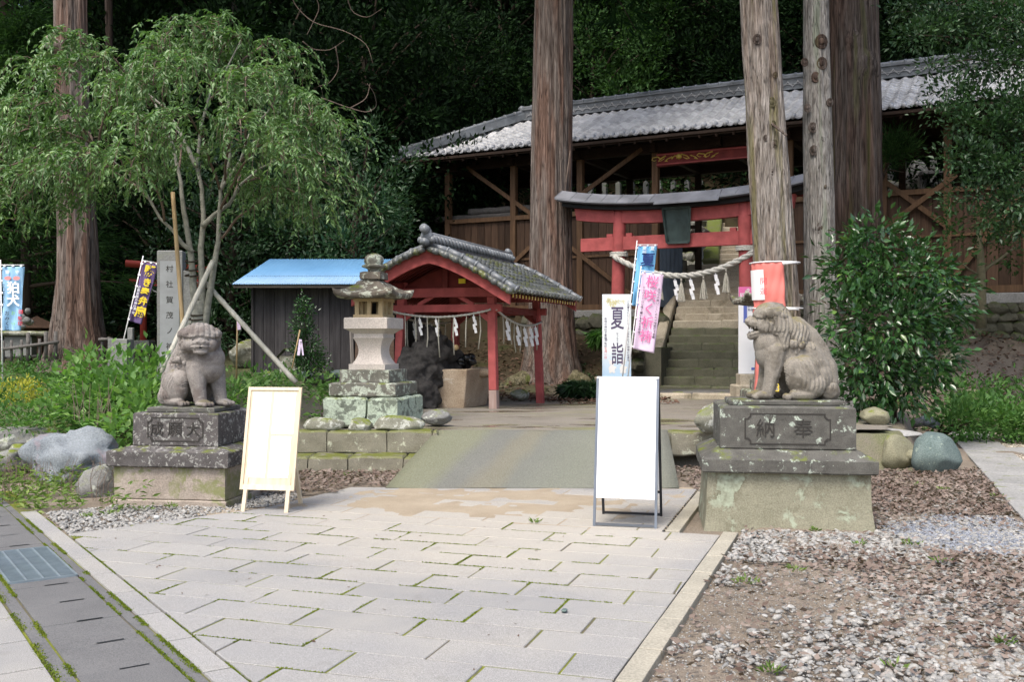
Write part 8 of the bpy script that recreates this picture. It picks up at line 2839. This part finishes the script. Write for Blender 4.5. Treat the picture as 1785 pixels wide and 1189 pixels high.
# ground cover over the garden bank and the slope
pos = []; dd = []
for k in range(26000):
    r_ = rs.uniform()
    if r_ < .62:
        x = rs.uniform(-11, -2.6); y = rs.uniform(12.3, 21.5)
        if x > -4.2 and y > 16.5 and y < 18.8 and False: continue
        if x > -3.0 and y < 14.4: continue
    else:
        x = rs.uniform(6.5, 13); y = rs.uniform(17.0, 22.5)
        if fbm((x, y, 0), .7, 60, 3) < .05: continue
    if fbm((x, y, 0), .8, 12, 3) < -.12: continue
    a = rs.uniform(0, 2*PI); pos.append((x, y, terr_h(x, y)+.02+rs.uniform(0, .07))); dd.append((math.cos(a), math.sin(a), rs.uniform(.1, 1.0)))
link('ground_cover', leafmesh('ground_cover', pos, dd, .085, M_['lf_fern'], .32, .8, 4), kind='stuff')
# plants on and under the retaining wall by the stairs
pos = []; dd = []
for k in range(5200):
    px = rs.uniform(985, 1150); Y = rs.uniform(21.0, 24.4); x = (px-CX)/F*Y
    z = terr_h(x, Y)
    if fbm((x, Y, z), 1.2, 9, 3) < .0: continue
    a = rs.uniform(0, 2*PI); pos.append((x, Y, z+.02+rs.uniform(0, .12))); dd.append((math.cos(a), math.sin(a)-.4, rs.uniform(-.4, .7)))
link('wall_plants', leafmesh('wall_plants', pos, dd, .10, M_['lf_camphor'], .3, .8, 5), kind='stuff')

# ------------------------------------------------------------ wood behind
# dark evergreen shrub-trees between cherry and hall
def broad_tree(name, label, x, y, z, H_, R_, seed, mat, leaf=.13, per=420, trunk_r=.16, group=None, nb=14, low=.25):
    e = empty(name, (x, y, z), 0, label, 'tree', group)
    rr = random.Random(seed); mb = MB(); cs = []
    mb.tube([(0, 0, -.4), (rr.uniform(-.2, .2), rr.uniform(-.2, .2), H_*.4), (rr.uniform(-.4, .4), rr.uniform(-.4, .4), H_*.85)], [trunk_r, trunk_r*.7, trunk_r*.2], 10)
    for k in range(nb):
        u = (k+.5)/nb; a = k*2.4+rr.uniform(-.5, .5); zz = H_*(low+(1-low)*u)
        r_ = R_*math.sqrt(max(.05, 1-(max(0, (u-.3)/.75))**2))*rr.uniform(.45, .85)
        s = R_*rr.uniform(.32, .5)*(1-.35*u)
        c_ = (math.cos(a)*r_, math.sin(a)*r_, zz); cs.append((*c_, s*1.15, s*1.15, s*.72))
        mb.tube([(0, 0, zz*.75), (c_[0]*.5, c_[1]*.5, zz*.92), c_], [trunk_r*.35, trunk_r*.2, .02], 5)
    mb.build('trunk', M_['twig_dark'], e)
    o = link('crown', blob_crown(seed, cs, per, leaf, mat, .42, .35), e)
    return e, o
def place_copy(src, x, y, z, rz, sc, label=None, group=None):
    c = copy_tree(src); c.location = (x, y, z); c.rotation_euler = (0, 0, rz); c.scale = (sc,)*3
    if label: c['label'] = label
    if group: c['group'] = group
    return c
def gxy(px, Y): return (px-CX)/F*Y
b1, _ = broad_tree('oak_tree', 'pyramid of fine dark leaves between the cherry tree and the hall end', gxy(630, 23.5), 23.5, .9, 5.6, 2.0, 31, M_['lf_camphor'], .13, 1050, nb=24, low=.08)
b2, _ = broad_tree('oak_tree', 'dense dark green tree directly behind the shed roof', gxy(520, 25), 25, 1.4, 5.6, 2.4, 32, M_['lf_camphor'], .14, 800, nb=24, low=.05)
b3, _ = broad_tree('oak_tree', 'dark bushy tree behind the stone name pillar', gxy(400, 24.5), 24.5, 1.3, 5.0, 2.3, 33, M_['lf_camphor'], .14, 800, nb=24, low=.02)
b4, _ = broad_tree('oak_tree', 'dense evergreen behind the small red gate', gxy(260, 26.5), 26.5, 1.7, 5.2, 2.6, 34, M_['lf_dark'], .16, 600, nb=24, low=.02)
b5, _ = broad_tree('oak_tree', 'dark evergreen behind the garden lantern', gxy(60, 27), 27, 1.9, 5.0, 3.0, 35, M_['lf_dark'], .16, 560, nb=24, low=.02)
# mid-size cedar at the left with fresh green sprays
crC, brC = spray_crown(14, 0, 6.0, 2.3, 46, 320, .22, M_['lf_bright'], droop=.15, width=.13)
brCm = brC.build('branches', M_['twig_dark']); bmC = brCm.data; bpy.data.objects.remove(brCm)
e = empty('young_cedar', (gxy(45, 21.5), 21.5, 1.1), 0, 'young cedar with fresh green sprays left of the fluted cedar', 'tree')
add_crown(e, 0, 0, 1.6, crC, bmC, 1.0)
mb = MB(); mb.tube([(0, 0, -.2), (0, 0, 7)], [.14, .03], 8); mb.build('trunk', M_['bark_far'], e)
# forest of tall cedars and broadleaved trees on the hillside
crD, brD = spray_crown(21, 0, 15, 4.2, 78, 170, .36, M_['lf_cedar'], droop=.45, width=.17)
brDm = brD.build('branches', M_['twig_dark']); bmD = brDm.data; bpy.data.objects.remove(brDm)
Vt, Ft = bark_mesh([(0, 0, -1), (0, 0, 10), (0, 0, 22)], [.42, .33, .06], n=22, step=.5, amp=.05, freq=5, seed=4)
tmD = npmesh('trunk', Vt, Ft, M_['bark_far'], True)
src = empty('forest_cedar', (0, 0, 0), 0, 'tall dark cedar on the wooded slope above the shrine', 'tree', 'tall cedars on the wooded slope')
o = link('trunk', tmD, src); add_crown(src, 0, 0, 5.5, crD, bmD, 1.0)
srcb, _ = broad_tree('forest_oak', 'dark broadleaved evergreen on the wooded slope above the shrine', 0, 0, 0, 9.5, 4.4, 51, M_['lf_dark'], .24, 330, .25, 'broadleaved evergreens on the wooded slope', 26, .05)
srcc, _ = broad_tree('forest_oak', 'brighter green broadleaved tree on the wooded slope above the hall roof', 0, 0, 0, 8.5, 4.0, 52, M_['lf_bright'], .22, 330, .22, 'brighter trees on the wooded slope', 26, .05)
first = {'a': True, 'b': True, 'c': True}
def put(kind, x, y, sc, rz, z=None):
    s = {'a': src, 'b': srcb, 'c': srcc}[kind]
    z = terr_h(x, y) if z is None else z
    if first[kind]:
        s.location = (x, y, z); s.rotation_euler = (0, 0, rz); s.scale = (sc,)*3; first[kind] = False
    else: place_copy(s, x, y, z, rz, sc)
rr = random.Random(77)
for row, (Y, n, kinds) in enumerate([(30.5, 5, 'b'), (35.5, 10, 'bba'), (39, 9, 'ab'), (43, 12, 'ab'), (48, 12, 'aab'), (55, 13, 'ab'), (63, 13, 'a'), (72, 13, 'ab')]):
    for i in range(n):
        px = -250+(2300/(n-1 or 1))*i+rr.uniform(-60, 60); y = Y+rr.uniform(-1.6, 1.6); x = gxy(px, y)
        if row == 0:
            px = [-120, 130, 330, 500, 640][i]; x = gxy(px, Y)
        s_ = (Vector((x, y, 0))-P0).dot(BN); t_ = (Vector((x, y, 0))-P0).dot(BE)
        if t_ > -7 and -10.5 < s_: continue
        k = kinds[rr.randrange(len(kinds))]
        put(k, x, y, rr.uniform(.85, 1.2), rr.uniform(0, 6))
for (px, Y, k, sc) in [(1040, 38.5, 'c', .8), (1200, 39.5, 'c', .9), (1120, 41, 'c', 1.05), (880, 40, 'b', .9), (1300, 38.5, 'b', .8), (800, 35.5, 'b', .75), (720, 33.5, 'b', .7), (860, 37.5, 'c', .6), (1420, 35.5, 'b', .8), (1530, 34, 'b', .8), (1650, 32, 'b', .9), (1750, 30, 'b', .9), (1850, 29, 'a', 1.0)]:
    put(k, gxy(px, Y), Y, sc, px*.1)
# bare trunks seen in the dark wood
for k, (px, w_, Y) in enumerate([(190, 14, 29), (407, 16, 31), (470, 12, 33), (590, 26, 36), (455, 8, 35), (1000, 9, 40)]):
    x = gxy(px, Y); z = terr_h(x, Y); e = empty('forest_cedar', (x, Y, z), 0, ['thin dark trunk just right of the fluted cedar', 'reddish straight trunk rising behind the cherry crown', 'pale thin trunk behind the top of the cherry crown', 'thick black trunk in the dark wood left of the hall', 'thin trunk next to the pale one behind the cherry crown', 'thin trunk in the wood behind the giant straight cedar'][k], 'tree')
    V, Fc = bark_mesh([(0, 0, -.5), (0, 0, 9), (0, 0, 20)], [w_/2/F*Y, w_/2/F*Y*.85, .05], n=24, step=.3, amp=.03, freq=6, seed=k)
    link('trunk', npmesh('trunk', V, Fc, M_['bark_far'] if k != 1 else M_['bark_red'], True), e)
    add_crown(e, 0, 0, 10, crB, bmB, 1.0, k)
# undergrowth on the hillside
pos = []; dd = []
for k in range(90000):
    Y = rs.uniform(24.5, 75)**1.0; x = gxy(rs.uniform(-300, 2100), Y)
    s_ = (Vector((x, Y, 0))-P0).dot(BN); t_ = (Vector((x, Y, 0))-P0).dot(BE)
    if t_ > -6 and s_ > -8.2: continue
    z = terr_h(x, Y); a = rs.uniform(0, 2*PI)
    m = noise.noise(Vector((x*.35, Y*.35, 0)))
    pos.append((x, Y, z+rs.uniform(0, .9)*(m+.45))); dd.append((math.cos(a), math.sin(a)-.3, rs.uniform(-.1, 1.0)))
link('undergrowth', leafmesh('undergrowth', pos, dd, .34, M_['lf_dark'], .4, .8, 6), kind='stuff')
# bare hanging branches against the dark wood
e = empty('bare_branches', (gxy(560, 22), 22, 9.5), 0, 'bare curling grey branches hanging in the dark gap above the shed', 'branches')
mb = MB()
for q in ([(505, -40), (510, 5), (545, 40), (600, 52), (640, 75), (650, 110)], [(600, -40), (610, 20), (640, 32), (665, 15)], [(528, 72), (545, 86), (575, 88), (600, 70)], [(560, 170), (600, 185), (640, 197), (658, 185), (652, 160), (640, 145)], [(585, 80), (592, 120), (575, 145), (555, 150)], [(530, -40), (560, 10), (545, 40), (535, 60)], [(610, 188), (640, 172), (645, 145)]):
    P = [W(x, y, 21+.4*math.sin(i)) for i, (x, y) in enumerate(q)]
    r_ = []
    for a, b_ in zip(P, P[1:]):
        for u in (0, .25, .5, .75): r_.append(a.lerp(b_, u))
    r_.append(P[-1])
    for it in range(2): r_ = [r_[0]]+[(r_[i-1]+r_[i]*2+r_[i+1])/4 for i in range(1, len(r_)-1)]+[r_[-1]]
    mb.tube(r_, [.014*(1-.7*i/len(r_)) for i in range(len(r_))], 5)
mb.build('branches', M_['twig'], e, world=True)
bpy.data.scenes.remove(TMP)
